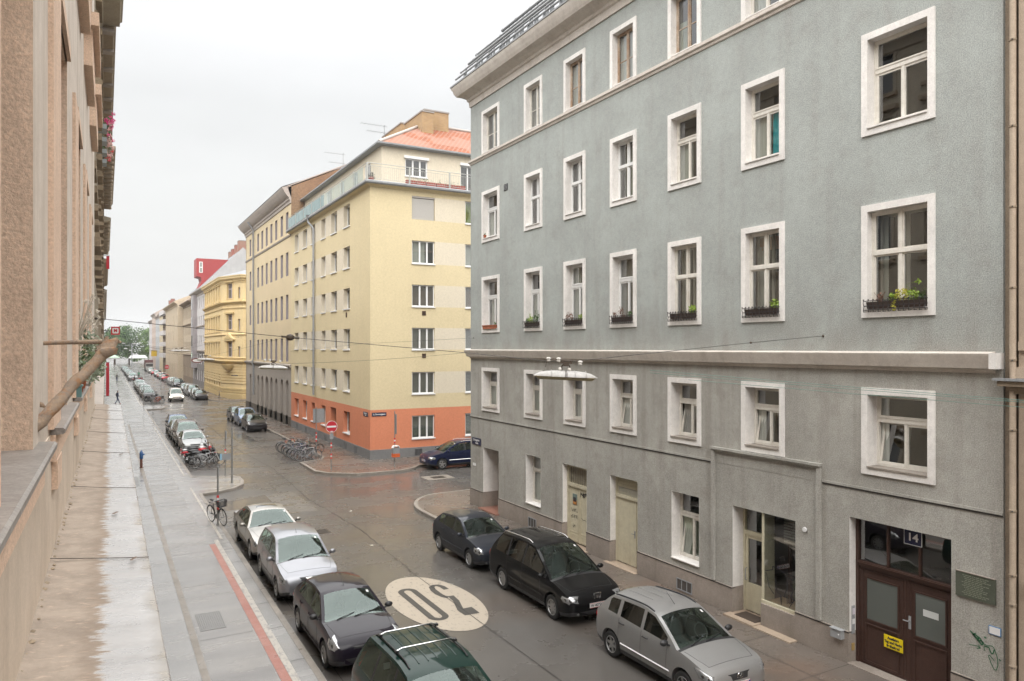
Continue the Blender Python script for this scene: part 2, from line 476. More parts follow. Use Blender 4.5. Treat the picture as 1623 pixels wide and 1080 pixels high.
# bicycle path surface, cream kerb strip, red and pale stripes
bp = MB()
sheet(bp, [(2.02, -30), (3.30, -30), (3.30, 400), (2.02, 400)], KZ + .004, mat_wet('bike_path_asphalt', (.21, .20, .19), (.30, .285, .27), puddle=.5, rmin=.10, rmax=.36, patch=.4, grain=80, spec=.6, aniso=(.45, 1.8, 1), bump=.14))
meta(bp.build('bike_path'), 'smooth grey bicycle path between the pavement strips', 'path', kind='structure')
mk = MB()
for i in range(60):
    y = -6 + i * 1.4
    sheet(mk, [(1.84, y), (2.0, y), (2.0, y + 1.385), (1.84, y + 1.385)], KZ + .008, KERB)
meta(mk.build('border_stones'), 'row of cream border stones beside the bicycle path', 'kerb', kind='structure')
mk = MB()
for i in range(18):
    y = 2.0 + i * 1.5
    sheet(mk, [(3.33, y), (3.535, y), (3.535, y + 1.49), (3.33, y + 1.49)], KZ + .008, REDP)
meta(mk.build('red_stripe'), 'worn red stripe painted along the bicycle path', 'marking', kind='structure')
mk = MB()
sheet(mk, [(3.54, 0), (3.70, 0), (3.70, 29.6), (3.54, 29.6)], KZ + .008, PALEP)
sheet(mk, [(3.78, 29.6), (3.88, 29.6), (3.88, 41.2), (3.78, 41.2)], KZ + .008, PALEP)
sheet(mk, [(3.84, 45.2), (3.94, 45.2), (3.94, 74), (3.84, 74)], KZ + .008, PALEP)
sheet(mk, [(3.95, 45.2), (6.1, 43.9), (6.1, 43.8), (3.95, 45.08)], KZ + .008, PALEP)
sheet(mk, [(3.84, 103), (3.94, 103), (3.94, 175), (3.84, 175)], KZ + .008, PALEP)
meta(mk.build('white_line'), 'thin worn white line along the parking bays', 'marking', kind='structure')
# paving joints (slab joints and patches)
jn = MB()
for i in range(46):
    y = -4 + i * 2.15 + R.uniform(-.25, .25)
    sheet(jn, [(3.71, y), (4.04, y + .02), (4.04, y + .035), (3.71, y + .015)], KZ + .007, SEAM_SHADOW)
    if i % 2: sheet(jn, [(2.02, y), (3.3, y + .05), (3.3, y + .064), (2.02, y + .012)], KZ + .007, SEAM_SHADOW)
for i in range(40):
    y = 3 + i * 2.6 + R.uniform(-.3, .3)
    sheet(jn, [(12.37, y), (14.8, y + .03), (14.8, y + .045), (12.37, y + .015)], KZ + .004, SEAM_SHADOW) if y < 30 else None
sheet(jn, [(13.55, 2), (13.57, 2), (13.57, 30.5), (13.55, 30.5)], KZ + .004, SEAM_SHADOW)
sheet(jn, [(4.55, 10), (4.565, 10), (4.60, 30), (4.585, 30)], .004, SEAM_SHADOW)
# long crack wandering down the roadway
pts = [(8.76, 9), (8.74, 17.2), (8.73, 22.3), (9.0, 29), (8.6, 36), (8.9, 46), (8.2, 58), (8.5, 72), (7.9, 92)]
for (xa, ya), (xb, yb) in zip(pts, pts[1:]):
    nseg = 14; px_, py_ = xa, ya
    for k in range(1, nseg + 1):
        t = k / nseg; qx = xa + (xb - xa) * t + R.uniform(-.03, .03) * (ya > 21); qy = ya + (yb - ya) * t
        sheet(jn, [(px_ - .009, py_), (px_ + .009, py_), (qx + .009, qy), (qx - .009, qy)], .0165, SEAM_SHADOW); px_, py_ = qx, qy
meta(jn.build('paving_joints'), 'thin dark joints and cracks in the paving', 'joint', kind='structure')
# tar-sealed / repaired patches on the roadway
TAR = mat_wet('tar_patch', (.045, .042, .038), (.07, .063, .056), puddle=.55, rmin=.12, rmax=.4, patch=.8, grain=60, bump=.3)
TAR2 = mat_wet('light_patch', (.12, .108, .094), (.15, .135, .118), puddle=.5, rmin=.2, rmax=.5, patch=.8, grain=60, bump=.3)
pm = MB()
for (x0, y0, x1, y1, m) in [(4.22, 20.3, 4.6, 21.0, TAR2), (4.22, 26.0, 4.75, 27.6, TAR), (5.1, 30.2, 6.6, 31.6, TAR2), (6.9, 33.2, 8.4, 38.3, TAR2), (4.25, 33.0, 5.3, 35.2, TAR2), (5.0, 52, 6.2, 60, TAR2), (9.0, 60, 10.4, 66, TAR), (10.4, 11.2, 12.1, 12.6, TAR)]:
    sheet(pm, [(x0, y0), (x1, y0 + .1), (x1 - .05, y1), (x0 + .06, y1 - .08)], .004, m)
meta(pm.build('road_patches'), 'darker and lighter repair patches in the asphalt', 'patch', kind='structure')

# the 30 painted on the road, read by drivers coming towards the camera
mk = MB()
cx, cy = 8.31, 19.76
ell = [(cx + 1.20 * cos(a), cy + 2.48 * sin(a)) for a in [2 * pi * i / 72 for i in range(72)]]
sheet(mk, ell, .008, CREAM30)
t30 = mk.build('speed_marking')
meta(t30, 'cream oval with a dark 30 painted on the road', 'marking', kind='structure')
DK = mat_plaster('marking_asphalt', (.085, .078, .070), grain=80, bump=.2, rough=.5, grainvar=.2)
def stroke(mb, pts, wd, z, m):
    """polyline of constant width as a flat ribbon"""
    P = [Vector(p) for p in pts]; L = []; Rr = []
    for i, p in enumerate(P):
        a = P[max(0, i - 1)]; b = P[min(len(P) - 1, i + 1)]; t = (b - a).normalized(); n = Vector((-t.y, t.x))
        L.append(p + n * wd / 2); Rr.append(p - n * wd / 2)
    for i in range(len(P) - 1): mb.face([(L[i].x, L[i].y, z), (L[i + 1].x, L[i + 1].y, z), (Rr[i + 1].x, Rr[i + 1].y, z), (Rr[i].x, Rr[i].y, z)], m)
nb = MB()
zero = [(7.925 + .20 * cos(a), 19.74 + (1.12 if sin(a) > 0 else -1.12) + .25 * sin(a)) for a in [2 * pi * i / 40 for i in range(41)]]
stroke(nb, zero, .18, .012, DK)
stroke(nb, [(9.03, 20.55), (9.02, 20.85), (8.95, 21.03), (8.83, 21.06), (8.72, 20.96), (8.65, 20.65), (8.64, 20.3), (8.70, 20.0), (8.80, 19.86)], .17, .012, DK)
stroke(nb, [(8.90, 19.95), (8.87, 19.5), (8.67, 18.75), (8.66, 18.55)], .18, .0125, DK)
sheet(nb, [(9.04, 18.82), (9.03, 18.28), (8.59, 18.30), (8.58, 18.80)], .013, DK)
nb.build('numerals', parent=t30)
# ================================================================== GREY HOUSE (right)
XG = 14.85
GREY = mat_plaster('grey_green_roughcast', (.408, .436, .418), (.358, .378, .362), grain=40, bump=.55, dist=.016, stain=.30, stain_col=(.27, .255, .23), streak=.32, grainvar=.16, splash=(7.1, 8.6, .75), coarse=.55)
GREYLOW = mat_plaster('grey_brown_roughcast', (.425, .415, .38), (.35, .34, .31), grain=40, bump=.5, dist=.016, stain=.45, stain_col=(.24, .215, .185), streak=.6, grainvar=.15, coarse=.6)
PLINTH = mat_plaster('brown_plinth_render', (.35, .303, .265), (.29, .252, .22), grain=40, bump=.3, stain=.4, stain_col=(.17, .145, .12), streak=.5, coarse=.8, splash=(0, .5, .6))
TRIM = mat_plaster('off_white_cornice', (.62, .575, .52), (.56, .51, .46), grain=30, bump=.06, stain=.45, stain_col=(.33, .28, .24), streak=.35, rough=.7, coarse=.7, grainvar=.03)
CREAMD = mat_plaster('cream_door_paint', (.60, .56, .42), (.56, .52, .39), grain=40, bump=.08, stain=.3, stain_col=(.28, .22, .14), streak=.4, rough=.5, grainvar=.04)
STONE = mat_plaster('step_stone', (.42, .34, .26), (.34, .26, .20), grain=40, bump=.1, stain=.4, rough=.5)
REDSTONE = mat_plaster('red_step_stone', (.30, .15, .11), (.24, .12, .09), grain=40, bump=.1, stain=.4, rough=.4)
CURT = mat_plain('pale_curtain', (.66, .67, .62), .9)
CURTG = mat_plain('greenish_blind', (.46, .50, .41), .9)
CURTB = mat_plain('turquoise_cloth', (.03, .62, .72), .8)
CURTO = mat_plain('salmon_blind', (.55, .33, .22), .8)
CURTD = mat_plain('dim_curtain', (.32, .31, .28), .9)
ROOFG = mat_plaster('dark_sheet_roof', (.085, .095, .105), grain=10, bump=.1, rough=.4, streak=.2)

fg = Fr((XG, 0, 0), (0, 1, 0), (-1, 0, 0))
GB = thing('apartment_building', 'long grey roughcast house with white framed windows filling the right side', 'building', (XG, 19, 0))
cols = {'A': (9.08, 10.75), 'B': (12.90, 14.32), 'C': (15.85, 17.25), 'D': (18.77, 20.16), 'E': (21.63, 23.02), 'F': (24.57, 25.97), 'G': (28.13, 29.80)}
rows_up = {4: (15.96, 17.88), 3: (12.0, 14.27), 2: (7.97, 10.46)}
EXT = [(4.6, 6.0), (0.6, 2.0), (-3.4, -2.0), (-7.4, -6.0)]
def opening_rect(c, r):
    s0, s1 = c; z0, z1 = r; return (s0 + .15, s1 - .15, z0 + (.15 if z0 < 15.9 else 0), z1 - .15)
up_holes = [opening_rect(c, r) for c in cols.values() for r in rows_up.values()]
r1 = {k: (4.50, 6.42) for k in cols}; r1['B'] = (4.58, 6.42)
low_holes = [opening_rect(cols[k], r1[k]) for k in cols]
gd = {'door_corner': (28.22, 29.70, -.1, 2.85), 'win1': (24.71, 25.87, 1.08, 3.02), 'door_graffiti': (21.57, 23.13, .16, 3.03), 'door_plain': (18.73, 20.19, .14, 3.04),
      'win2': (15.95, 17.12, 1.04, 3.03), 'shop': (12.58, 14.66, .0, 3.05), 'main': (8.76, 11.08, .12, 3.46)}
walls = MB(fg)
wall_holes(walls, 7.78, 31.0, 7.05, 18.5, up_holes, GREY)
wall_holes(walls, 7.78, 31.0, 4.13, 7.05, low_holes, GREYLOW)
wall_holes(walls, 7.78, 31.0, -.2, 4.13, list(gd.values()), GREYLOW, d=-.006)
walls.face([(7.78, -.02, -.2), (7.78, -14, -.2), (7.78, -14, 18.5), (7.78, -.02, 18.5)], GREY)
walls.face([(31.0, 0, -.2), (31.0, -14, -.2), (31.0, -14, 7.05), (31.0, 0, 7.05)], GREYLOW)
walls.face([(31.0, 0, 7.05), (31.0, -14, 7.05), (31.0, -14, 18.5), (31.0, 0, 18.5)], GREY)
walls.face([(7.78, -14, -.2), (31, -14, -.2), (31, -14, 18.5), (7.78, -14, 18.5)], GREY)
walls.face([(7.9, -1.6, -.2), (30.8, -1.6, -.2), (30.8, -1.6, 18.4), (7.9, -1.6, 18.4)], ROOM)
for z in (3.6, 7.0, 11.2, 15.2): walls.face([(7.9, -.4, z), (30.8, -.4, z), (30.8, -1.6, z), (7.9, -1.6, z)], ROOM)
walls.build('wall', GB)
# plinth
pl = MB(fg)
edges = [7.78, 8.76, 11.08, 12.58, 14.66, 18.73, 20.19, 21.57, 23.13, 28.22, 29.70, 31.03]
for a, b in [(7.78, 8.76), (11.08, 12.58), (14.66, 18.73), (20.19, 21.57), (23.13, 28.22), (29.70, 31.03)]:
    z1 = .84; pl = MB(fg)
    pl.box(a, b, -.003, .028, -.1, z1, PLINTH)
    pl.box(a, b, -.1, .036, z1 - .035, z1 - .012, SEAM_SHADOW); pl.build('plinth', GB)
pl = MB(fg); pl.box(12.585, 13.658, -.34, .024, -.1, .718, PLINTH)     # under the shop window
pl.build('plinth', GB)
# horizontal groove line; dark strips paint the thin shadow below its ledge
gv = MB(fg)
gv.box(7.79, 11.80, -.02, .022, 4.135, 4.19, GREYLOW); gv.box(7.79, 11.80, -.02, .012, 4.10, 4.134, SEAM_SHADOW)
gv.box(15.43, 31.02, -.02, .022, 4.135, 4.19, GREYLOW); gv.box(15.43, 31.02, -.02, .012, 4.10, 4.134, SEAM_SHADOW)
gv.box(11.81, 15.42, -.02, .10, 4.50, 4.565, GREYLOW); gv.box(11.83, 15.40, -.02, .06, 4.44, 4.498, GREYLOW)
gv.box(15.30, 15.41, -.02, .07, .86, 4.44, GREYLOW); gv.box(11.82, 11.93, -.02, .07, .86, 4.44, GREYLOW)
gv.build('wall_moulding', GB)
# mouldings that turn the far corner
PTH = [(XG, 7.78), (XG, 31.0), (XG + 14, 31.0)]
cm = MB(); cm.sweep(PTH, [(-.02, 18.42), (.05, 18.42), (.07, 18.66), (.13, 18.70), (.15, 18.80), (.26, 18.86), (.32, 18.92), (.52, 18.97), (.54, 19.03), (.60, 19.10), (.62, 19.22), (.70, 19.34), (.70, 19.40), (-.02, 19.55)], TRIM, side=-1)
cm.build('cornice', GB, smooth=35)
gt = MB(); gt.sweep([(XG, 7.8), (XG, 31.0), (XG + 14, 31.0)], [(.60, 19.405), (.73, 19.405), (.73, 19.47), (.60, 19.50)], ZINC, side=-1)
gt.build('gutter', GB)
bm_ = MB(); bm_.sweep([(XG, 7.78), (XG, 31.0), (XG + 14, 31.0)], [(-.02, 15.72), (.035, 15.74), (.05, 15.80), (.10, 15.84), (.10, 15.93), (-.02, 15.955)], TRIM, side=-1)
bm_.build('storey_band', GB)
tr_ = MB(); tr_.sweep([(XG, 7.92), (XG, 31.0), (XG + 14, 31.0)], [(-.02, 6.80), (.03, 6.82), (.05, 6.88), (.15, 6.905), (.16, 6.93), (.18, 7.02), (.24, 7.14), (.25, 7.19), (-.02, 7.23)], TRIM, side=-1)
tr_.box(XG - .25, XG + .02, 7.78, 7.915, 6.90, 7.20, WHITE)
tr_.build('lower_cornice', GB, smooth=35)
# roof with snow-guard rails
rf = MB()
rf.face([(XG - .60, 7.8, 19.5), (XG - .60, 31.6, 19.5), (XG + 3.6, 28.5, 22.3), (XG + 3.6, 7.8, 22.3)], ROOFG)
rf.face([(XG - .60, 31.6, 19.5), (XG + 14, 31.6, 19.5), (XG + 14, 28.5, 22.3), (XG + 3.6, 28.5, 22.3)], ROOFG)
rf.face([(XG + 3.6, 7.8, 22.3), (XG + 3.6, 28.5, 22.3), (XG + 14, 28.5, 22.3), (XG + 14, 7.8, 22.3)], ROOFG)
roof = rf.build('roof', GB, recalc=False)
def roof_pt(t, y): return (XG - .60 + 4.2 * t, y, 19.5 + 2.8 * t)
for t_, r_, y1, zo in ((.0, .04, 31.3, .20), (.02, .035, 30.9, .36), (.045, .06, 30.3, .50), (.075, .05, 29.6, .66), (.10, .06, 27.5, .85)):
    sg = MB()
    x, _, z = roof_pt(t_, 0)
    sg.tube([(x - .03, 8, z + zo), (x - .03, y1, z + zo)], r_, ZINC, n=8)
    for k in range(20):
        yy = 8.5 + k * 1.15
        if yy < y1: sg.box(x - .06, x + .02, yy, yy + .03, z - .03, z + zo + r_, ZINC); sg.tube([(x - .03, yy + .5, z + zo), (x - .03, yy + .58, z + zo)], r_ * 1.25, ZINC, n=8)
    sg.build('snow_guard', roof, smooth=40)

def casement_bars(fb, s0, s1, z0, z1, d0, d1, m, wd=.05, bar=None):
    ring(fb, s0, s1, z0, z1, wd, d0, d1, m)
    if bar:
        for zb in bar: fb.box(s0 + wd, s1 - wd, d0 + .01, d1 - .008, zb - .014, zb + .014, m)
def grey_window(key, c, r, style, curtain=None, tilt=False, surround=True, depth=.20, frm=None, wall=GREY):
    s0, s1 = c; z0, z1 = r; top4 = z0 > 15.9
    h = opening_rect(c, r) if surround else (s0, s1, z0, z1)
    a, b, c0, c1 = h
    frm = frm or FRAMEW
    wb = MB(fg)
    if surround:
        d1 = .045
        wb.box(s0, a, -.01, d1, z0, z1, WHITE); wb.box(b, s1, -.01, d1, z0, z1, WHITE)
        wb.box(a, b, -.01, d1 - .002, c1, z1, WHITE)
        if not top4: wb.box(a, b, -.01, d1 - .002, z0, c0, WHITE)
    reveal(wb, a, b, c0, c1, .0 if not surround else -.0105, -depth - .12, WHITE)
    win = wb.build('window', GB)
    # sill
    sb = MB(fg)
    sb.wallprism([(a + .002, c0 + .002), (b - .002, c0 + .002), (b - .002, c0 + .03), (a + .002, c0 + .03)], -depth, .075 if surround else .04, WHITE if z0 > 7 or not surround else STONEG)
    sb.build('window_sill', win)
    fb = MB(fg); D0, D1 = -depth - .07, -depth
    ring(fb, a + .002, b - .002, c0 + .03, c1 - .002, .055, D0, D1, frm)
    ia, ib, i0, i1 = a + .057, b - .057, c0 + .085, c1 - .057
    mid = (ia + ib) / 2; gp = []
    if style == 'T':                                   # fanlight over two casements
        zt = i1 - (i1 - i0) * .345
        fb.box(ia, ib, D0 + .005, D1 + .02, zt - .055, zt + .045, frm)
        fb.box(ia, ib, D0 + .005, D1 + .035, zt + .045, zt + .06, frm)
        casement_bars(fb, ia, ib, zt + .06, i1, D0 + .01, D1 - .01, frm, .035)
        gp.append((ia + .035, ib - .035, zt + .095, i1 - .035, 0))
        for k, (p, q) in enumerate(((ia, mid), (mid, ib))):
            far = (k == 1)
            tl = tilt and far
            if not tl: casement_bars(fb, p, q, i0, zt - .055, D0 + .01, D1 - .005, frm, .052); gp.append((p + .05, q - .05, i0 + .05, zt - .105, 0))
            else:
                gp.append((p + .05, q - .05, i0 + .05, zt - .105, 1))
                # inward tilted sash
                th = zt - .055 - i0; tz = .16
                for (u0, u1, w0, w1) in ((p, p + .05, 0, th), (q - .05, q, 0, th), (p + .05, q - .05, 0, .05), (p + .05, q - .05, th - .05, th)):
                    pts = []
                    for dd in (0, -.045):
                        for (uu, ww) in ((u0, w0), (u1, w0), (u1, w1), (u0, w1)):
                            pts.append((uu, D1 - .005 + dd - ww / th * tz, i0 + ww))
                    for qd in ((0, 1, 2, 3), (7, 6, 5, 4), (0, 4, 5, 1), (1, 5, 6, 2), (2, 6, 7, 3), (3, 7, 4, 0)):
                        fb.face([pts[k2] for k2 in qd], frm)
        fb.box(mid - .03, mid + .03, D0 + .005, D1 + .012, i0, zt - .055, frm)
    elif style == 'X':                                 # old four-pane cross window
        zt = i1 - (i1 - i0) * .42
        fb.box(ia, ib, D0, D1 + .03, zt - .045, zt + .035, frm); fb.box(mid - .035, mid + .035, D0 + .003, D1 + .015, i0, i1, frm)
        for p, q in ((ia, mid - .035), (mid + .035, ib)):
            for u, v in ((i0, zt - .045), (zt + .035, i1)):
                casement_bars(fb, p, q, u, v, D0 + .01, D1 - .008, frm, .038); gp.append((p + .038, q - .038, u + .038, v - .038, 0))
        # inner second window of the double casement
        ring(fb, ia - .02, ib + .02, i0, i1, .05, D0 - .22, D0 - .18, frm); fb.box(mid - .04, mid + .04, D0 - .22, D0 - .18, i0, i1, frm)
    elif style == 'P':                                 # tall two-leaf window, each leaf in two panes
        fb.box(mid - .03, mid + .03, D0 + .003, D1 + .012, i0, i1, frm)
        for p, q in ((ia, mid - .03), (mid + .03, ib)):
            casement_bars(fb, p, q, i0 - .03, i1, D0 + .01, D1 - .008, frm, .034, bar=[i0 + (i1 - i0) * .45]); gp.append((p + .034, q - .034, i0, i1 - .034, 0))
    elif style == 'S':                                 # plain window over two panes
        zt = i1 - (i1 - i0) * .30
        fb.box(ia, ib, D0 + .003, D1 + .02, zt - .06, zt + .05, frm)
        gp.append((ia + .02, ib - .02, zt + .06, i1 - .01, 0)); gp.append((ia + .03, ib - .03, i0 + .03, zt - .06, 0))
        casement_bars(fb, ia, ib, i0, zt - .06, D0 + .01, D1 - .006, frm, .05)
    fo = fb.build('window_frame', win)
    gb = MB(fg)
    for (u, v, p, q, tl) in gp:
        dd = -depth - .03
        if not tl: gb.face([(u, dd, p), (v, dd, p), (v, dd, q), (u, dd, q)], GLASS)
        else: gb.face([(u, dd, p), (v, dd, p), (v, dd - .15, q), (u, dd - .15, q)], GLASS)
    gb.build('window_pane', win)
    if curtain:
        cb = MB(fg)
        for (u, v, p, q, m) in curtain:      # fractions of the opening
            S0 = a + (b - a) * u; S1 = a + (b - a) * v; Z0 = c0 + (c1 - c0) * p; Z1 = c0 + (c1 - c0) * q
            nn = max(2, int((S1 - S0) / .045)); D = -depth - .13 if style != 'X' else -depth - .34
            rows = []
            for z in (Z0, Z1): rows.append([(S0 + (S1 - S0) * k / nn, D + (.018 if k % 2 else -.012), z) for k in range(nn + 1)])
            cb.grid(rows, m)
        cb.build('curtain', win, smooth=60)
    return win
STONEG = mat_plaster('grey_sill_stone', (.30, .265, .23), grain=40, bump=.1, stain=.5, rough=.6)
C_ = CURT; Gn = CURTG
row4 = {'A': [(.0, .4, 0, 1, C_)], 'B': [(.5, 1, 0, 1, C_)], 'C': [(.0, .35, 0, 1, Gn), (.7, 1, 0, .6, Gn)], 'D': [(0, 1, 0, 1, C_)], 'E': [(0, 1, 0, .95, C_)], 'F': [(0, 1, 0, 1, CURTD)], 'G': [(0, .8, 0, 1, CURTD)]}
row3 = {'A': None, 'B': [(.04, .48, 0, .66, CURTB), (.55, 1, 0, .7, C_)], 'C': [(.5, 1, 0, .64, C_)], 'D': [(0, 1, 0, 1, Gn)], 'E': [(0, 1, 0, 1, Gn)], 'F': [(0, 1, 0, 1, Gn)], 'G': [(0, .5, .5, 1, CURTO), (.5, 1, 0, .6, C_)]}
row2 = {'A': [(.0, .14, 0, 1, C_), (.88, 1, 0, 1, C_)], 'B': [(0, 1, .80, 1, CURTO), (.8, 1, 0, .85, C_), (.0, .2, 0, .8, C_)], 'C': [(.72, 1, 0, 1, C_), (.0, .25, 0, 1, C_)], 'D': [(.5, 1, 0, 1, CURTD)], 'E': [(.6, 1, 0, 1, C_)], 'F': [(.5, 1, 0, .6, C_)], 'G': [(.2, .9, 0, .65, C_)]}
row1 = {'A': [(.85, 1, 0, 1, C_)], 'B': [(.75, 1, 0, .7, C_)], 'C': [(.6, .95, 0, .6, CURTD)], 'D': [(.7, 1, 0, .6, C_)], 'E': [(.1, .9, 0, .6, C_)], 'F': [(0, 1, 0, .66, Gn)], 'G': [(0, 1, 0, .66, Gn)]}
OLDF = mat_plaster('weathered_wood_frame', (.50, .42, .34), (.36, .24, .16), grain=30, bump=.1, stain=.5, stain_col=(.25, .15, .09), streak=.4, rough=.6, coarse=2.5)
for k, c in cols.items():
    grey_window(k, c, rows_up[4], 'P', row4[k], frm=OLDF if k in 'CDE' else FRAMEW, depth=.17)
    grey_window(k, c, rows_up[3], 'X' if k in 'DEF' else 'T', row3[k], frm=PVC if k in 'DEFG' else FRAMEW)
    grey_window(k, c, rows_up[2], 'X' if k in 'ABC' else 'T', row2[k], depth=.12 if k in 'ABC' else .22, frm=FRAMEW if k in 'ABC' else PVC)
    grey_window(k, c, r1[k], 'T', row1[k], tilt=k in 'ABCD', depth=.30)
grey_window('g1', gd['win1'][:2], gd['win1'][2:], 'S', [(0, 1, 0, 1, Gn)], surround=False, depth=.34)
grey_window('g2', gd['win2'][:2], gd['win2'][2:], 'T', [(0, 1, 0, .66, Gn)], surround=False, depth=.34, tilt=True)

# ---- doors
def white_jamb(mb, h, depth, low=.84):
    s0, s1, z0, z1 = h
    mb.face([(s1, .0, low), (s1, -depth, low), (s1, -depth, z1), (s1, 0, z1)], WHITE)
    mb.face([(s1, .0, z0 - .1), (s1, -depth, z0 - .1), (s1, -depth, low), (s1, 0, low)], PLINTH)
    mb.face([(s0, .0, z0 - .1), (s0, -depth, z0 - .1), (s0, -depth, z1), (s0, 0, z1)], WHITE)
    mb.face([(s0, 0, z1), (s1, 0, z1), (s1, -depth, z1), (s0, -depth, z1)], GREYLOW)
# corner door (deep, old wood)
h = gd['door_corner']; db = MB(fg); white_jamb(db, h, .78)
dd = -.78
OLDW = mat_plaster('old_brown_wood', (.16, .11, .065), (.12, .08, .05), grain=30, bump=.2, rough=.5, streak=.4)
db.box(h[0], h[1], dd - .06, dd, 2.2, h[3], ROOM); ring(db, h[0], h[1], .16, h[3], .09, dd - .05, dd + .03, OLDW)
db.box(h[0] + .09, h[1] - .09, dd - .04, dd + .02, 2.15, 2.25, OLDW)
door = db.build('door', GB)
lb = MB(fg); ring(lb, h[0] + .10, h[0] + .74, .2, 2.15, .10, dd - .03, dd + .01, OLDW, wb=.55); lb.box(h[0] + .75, h[1] - .10, dd - .03, dd + .01, .2, 2.14, OLDW)
lb.box(h[0] + .2, h[0] + .64, dd - .025, dd - .01, .75, 2.05, FARGLASS); lb.build('door_leaf', door)
sb = MB(fg); sb.box(h[0] - .12, h[1] + .06, -.8, .22, -.05, .17, REDSTONE); sb.build('step', door)
# graffiti door
h = gd['door_graffiti']; db = MB(fg); white_jamb(db, h, .22)
dd = -.22
ring(db, h[0], h[1], .16, h[3] - .02, .085, dd - .08, dd + .02, CREAMD, wb=.0)
db.box(h[0] + .085, h[1] - .085, dd - .07, dd + .05, 2.22, 2.33, CREAMD)
door = db.build('door', GB)
lb = MB(fg)
m_ = (h[0] + h[1]) / 2
for p, q in ((h[0] + .09, m_ - .006), (m_ + .006, h[1] - .09)):
    lb.box(p, q, dd - .06, dd - .015, .2, 2.21, CREAMD)
    ring(lb, p + .07, q - .07, .55, 2.12, .02, dd - .02, dd - .002, CREAMD); ring(lb, p + .07, q - .07, .25, .47, .02, dd - .02, dd - .002, CREAMD)
lb.box(m_ - .03, m_ + .03, dd - .02, dd + .008, .2, 2.21, CREAMD)
leaf = lb.build('door_leaf', door)
gr = MB(fg)
gr.face([(h[0] + .09, dd - .10, 2.33), (h[1] - .09, dd - .10, 2.33), (h[1] - .09, dd - .10, 2.9), (h[0] + .09, dd - .10, 2.9)], mat_plain('dusty_pane', (.12, .10, .085), .5))
for k in range(11):
    s = h[0] + .14 + k * (h[1] - h[0] - .28) / 10
    gr.box(s - .009, s + .009, dd - .03, dd - .01, 2.34, 2.92, CREAMD)
gr.build('transom_grille', door)
sb = MB(fg); sb.box(h[0] - .12, h[1] + .1, -.3, .16, -.05, .155, STONE); sb.build('step', door)
gfm = MB(fg); INK = mat_plain('black_marker', (.03, .03, .035), .6)
def scrawl(mb, pts, s0, z0, sc, d, m, wd=.014):
    P = [(s0 + a * sc, z0 + b * sc) for a, b in pts]
    for (a, b), (c, e) in zip(P, P[1:]):
        L = sqrt((c - a) ** 2 + (e - b) ** 2) or 1e-5; nx, nz = -(e - b) / L * wd / 2, (c - a) / L * wd / 2
        mb.face([(a + nx, d, b + nz), (c + nx, d, e + nz), (c - nx, d, e - nz), (a - nx, d, b - nz)], m)
rg = random.Random(5)
for row, z in enumerate((1.35, 1.12, .78)):
    s = m_ + .52 if row < 2 else m_ + .4
    for k in range(6 if row < 2 else 2):
        scrawl(gfm, [(rg.uniform(-.5, .5), rg.uniform(-1, 1)) for _ in range(4)], s - .07 * k, z, .075, dd - .001, INK)
for k in range(9): scrawl(gfm, [(rg.uniform(-.8, .8), rg.uniform(-1, 1)) for _ in range(4)], m_ - .12 - .05 * k, 1.98, .11, dd - .001, INK, .03)
scrawl(gfm, [(0, 0), (-1, -.5), (-2, -.3), (-3.5, -1)], m_ - .12, 1.15, .12, dd - .001, INK)
gfm.build('graffiti', leaf)
po = MB(fg); pp = (m_ + .17, m_ + .45, 1.55, 1.95)
po.box(pp[0], pp[1], dd - .012, dd - .003, pp[2], pp[3], mat_plain('poster_teal', (.14, .20, .19), .6)); po.box(pp[0] + .02, pp[1] - .02, dd - .003, dd + .001, pp[2] + .02, pp[2] + .18, mat_plain('poster_orange', (.42, .17, .03), .6)); po.box(pp[0] + .05, pp[1] - .05, dd + .001, dd + .003, pp[2] + .12, pp[2] + .28, mat_plain('poster_dark', (.03, .025, .03), .6))
po.build('poster', leaf)
# plain cream door
h = gd['door_plain']; db = MB(fg); white_jamb(db, h, .24); dd = -.24
ring(db, h[0], h[1], .14, h[3], .045, dd - .08, dd + .01, CREAMD, wb=0)
db.box(h[0] + .04, h[1] - .04, dd - .07, dd + .04, 2.32, 2.42, CREAMD)
door = db.build('door', GB)
lb = MB(fg); lb.box(h[0] + .05, h[0] + .36, dd - .06, dd - .02, .17, 2.31, CREAMD); lb.box(h[0] + .37, h[1] - .05, dd - .06, dd - .012, .17, 2.31, CREAMD)
lb.box(h[0] + .355, h[0] + .40, dd - .02, dd + .012, .17, 2.31, CREAMD)
leaf = lb.build('door_leaf', door)
hb = MB(fg); hb.box(h[0] + .43, h[0] + .47, dd - .015, dd + .005, 1.10, 1.34, STEEL); hb.tube([(h[0] + .45, dd, 1.24), (h[0] + .45, dd + .05, 1.24), (h[0] + .56, dd + .05, 1.24)], .010, STEEL, n=6); hb.build('door_handle', door)
sh = MB(fg)
for k in range(5): sh.box(h[0] + .05, h[1] - .05, dd - .10 + .012 * (k % 2), dd - .04, 2.43 + k * .11, 2.53 + k * .11, CREAMD)
for k in range(24): sh.box(h[0] + .06 + k * .055, h[0] + .075 + k * .055, dd - .045, dd - .033, 2.43, 2.66, STEEL)
sh.build('rolled_shutter', door)
sb = MB(fg); sb.box(h[0] - .03, h[1] + .17, -.32, .17, -.05, .135, STONE); sb.build('step', door)
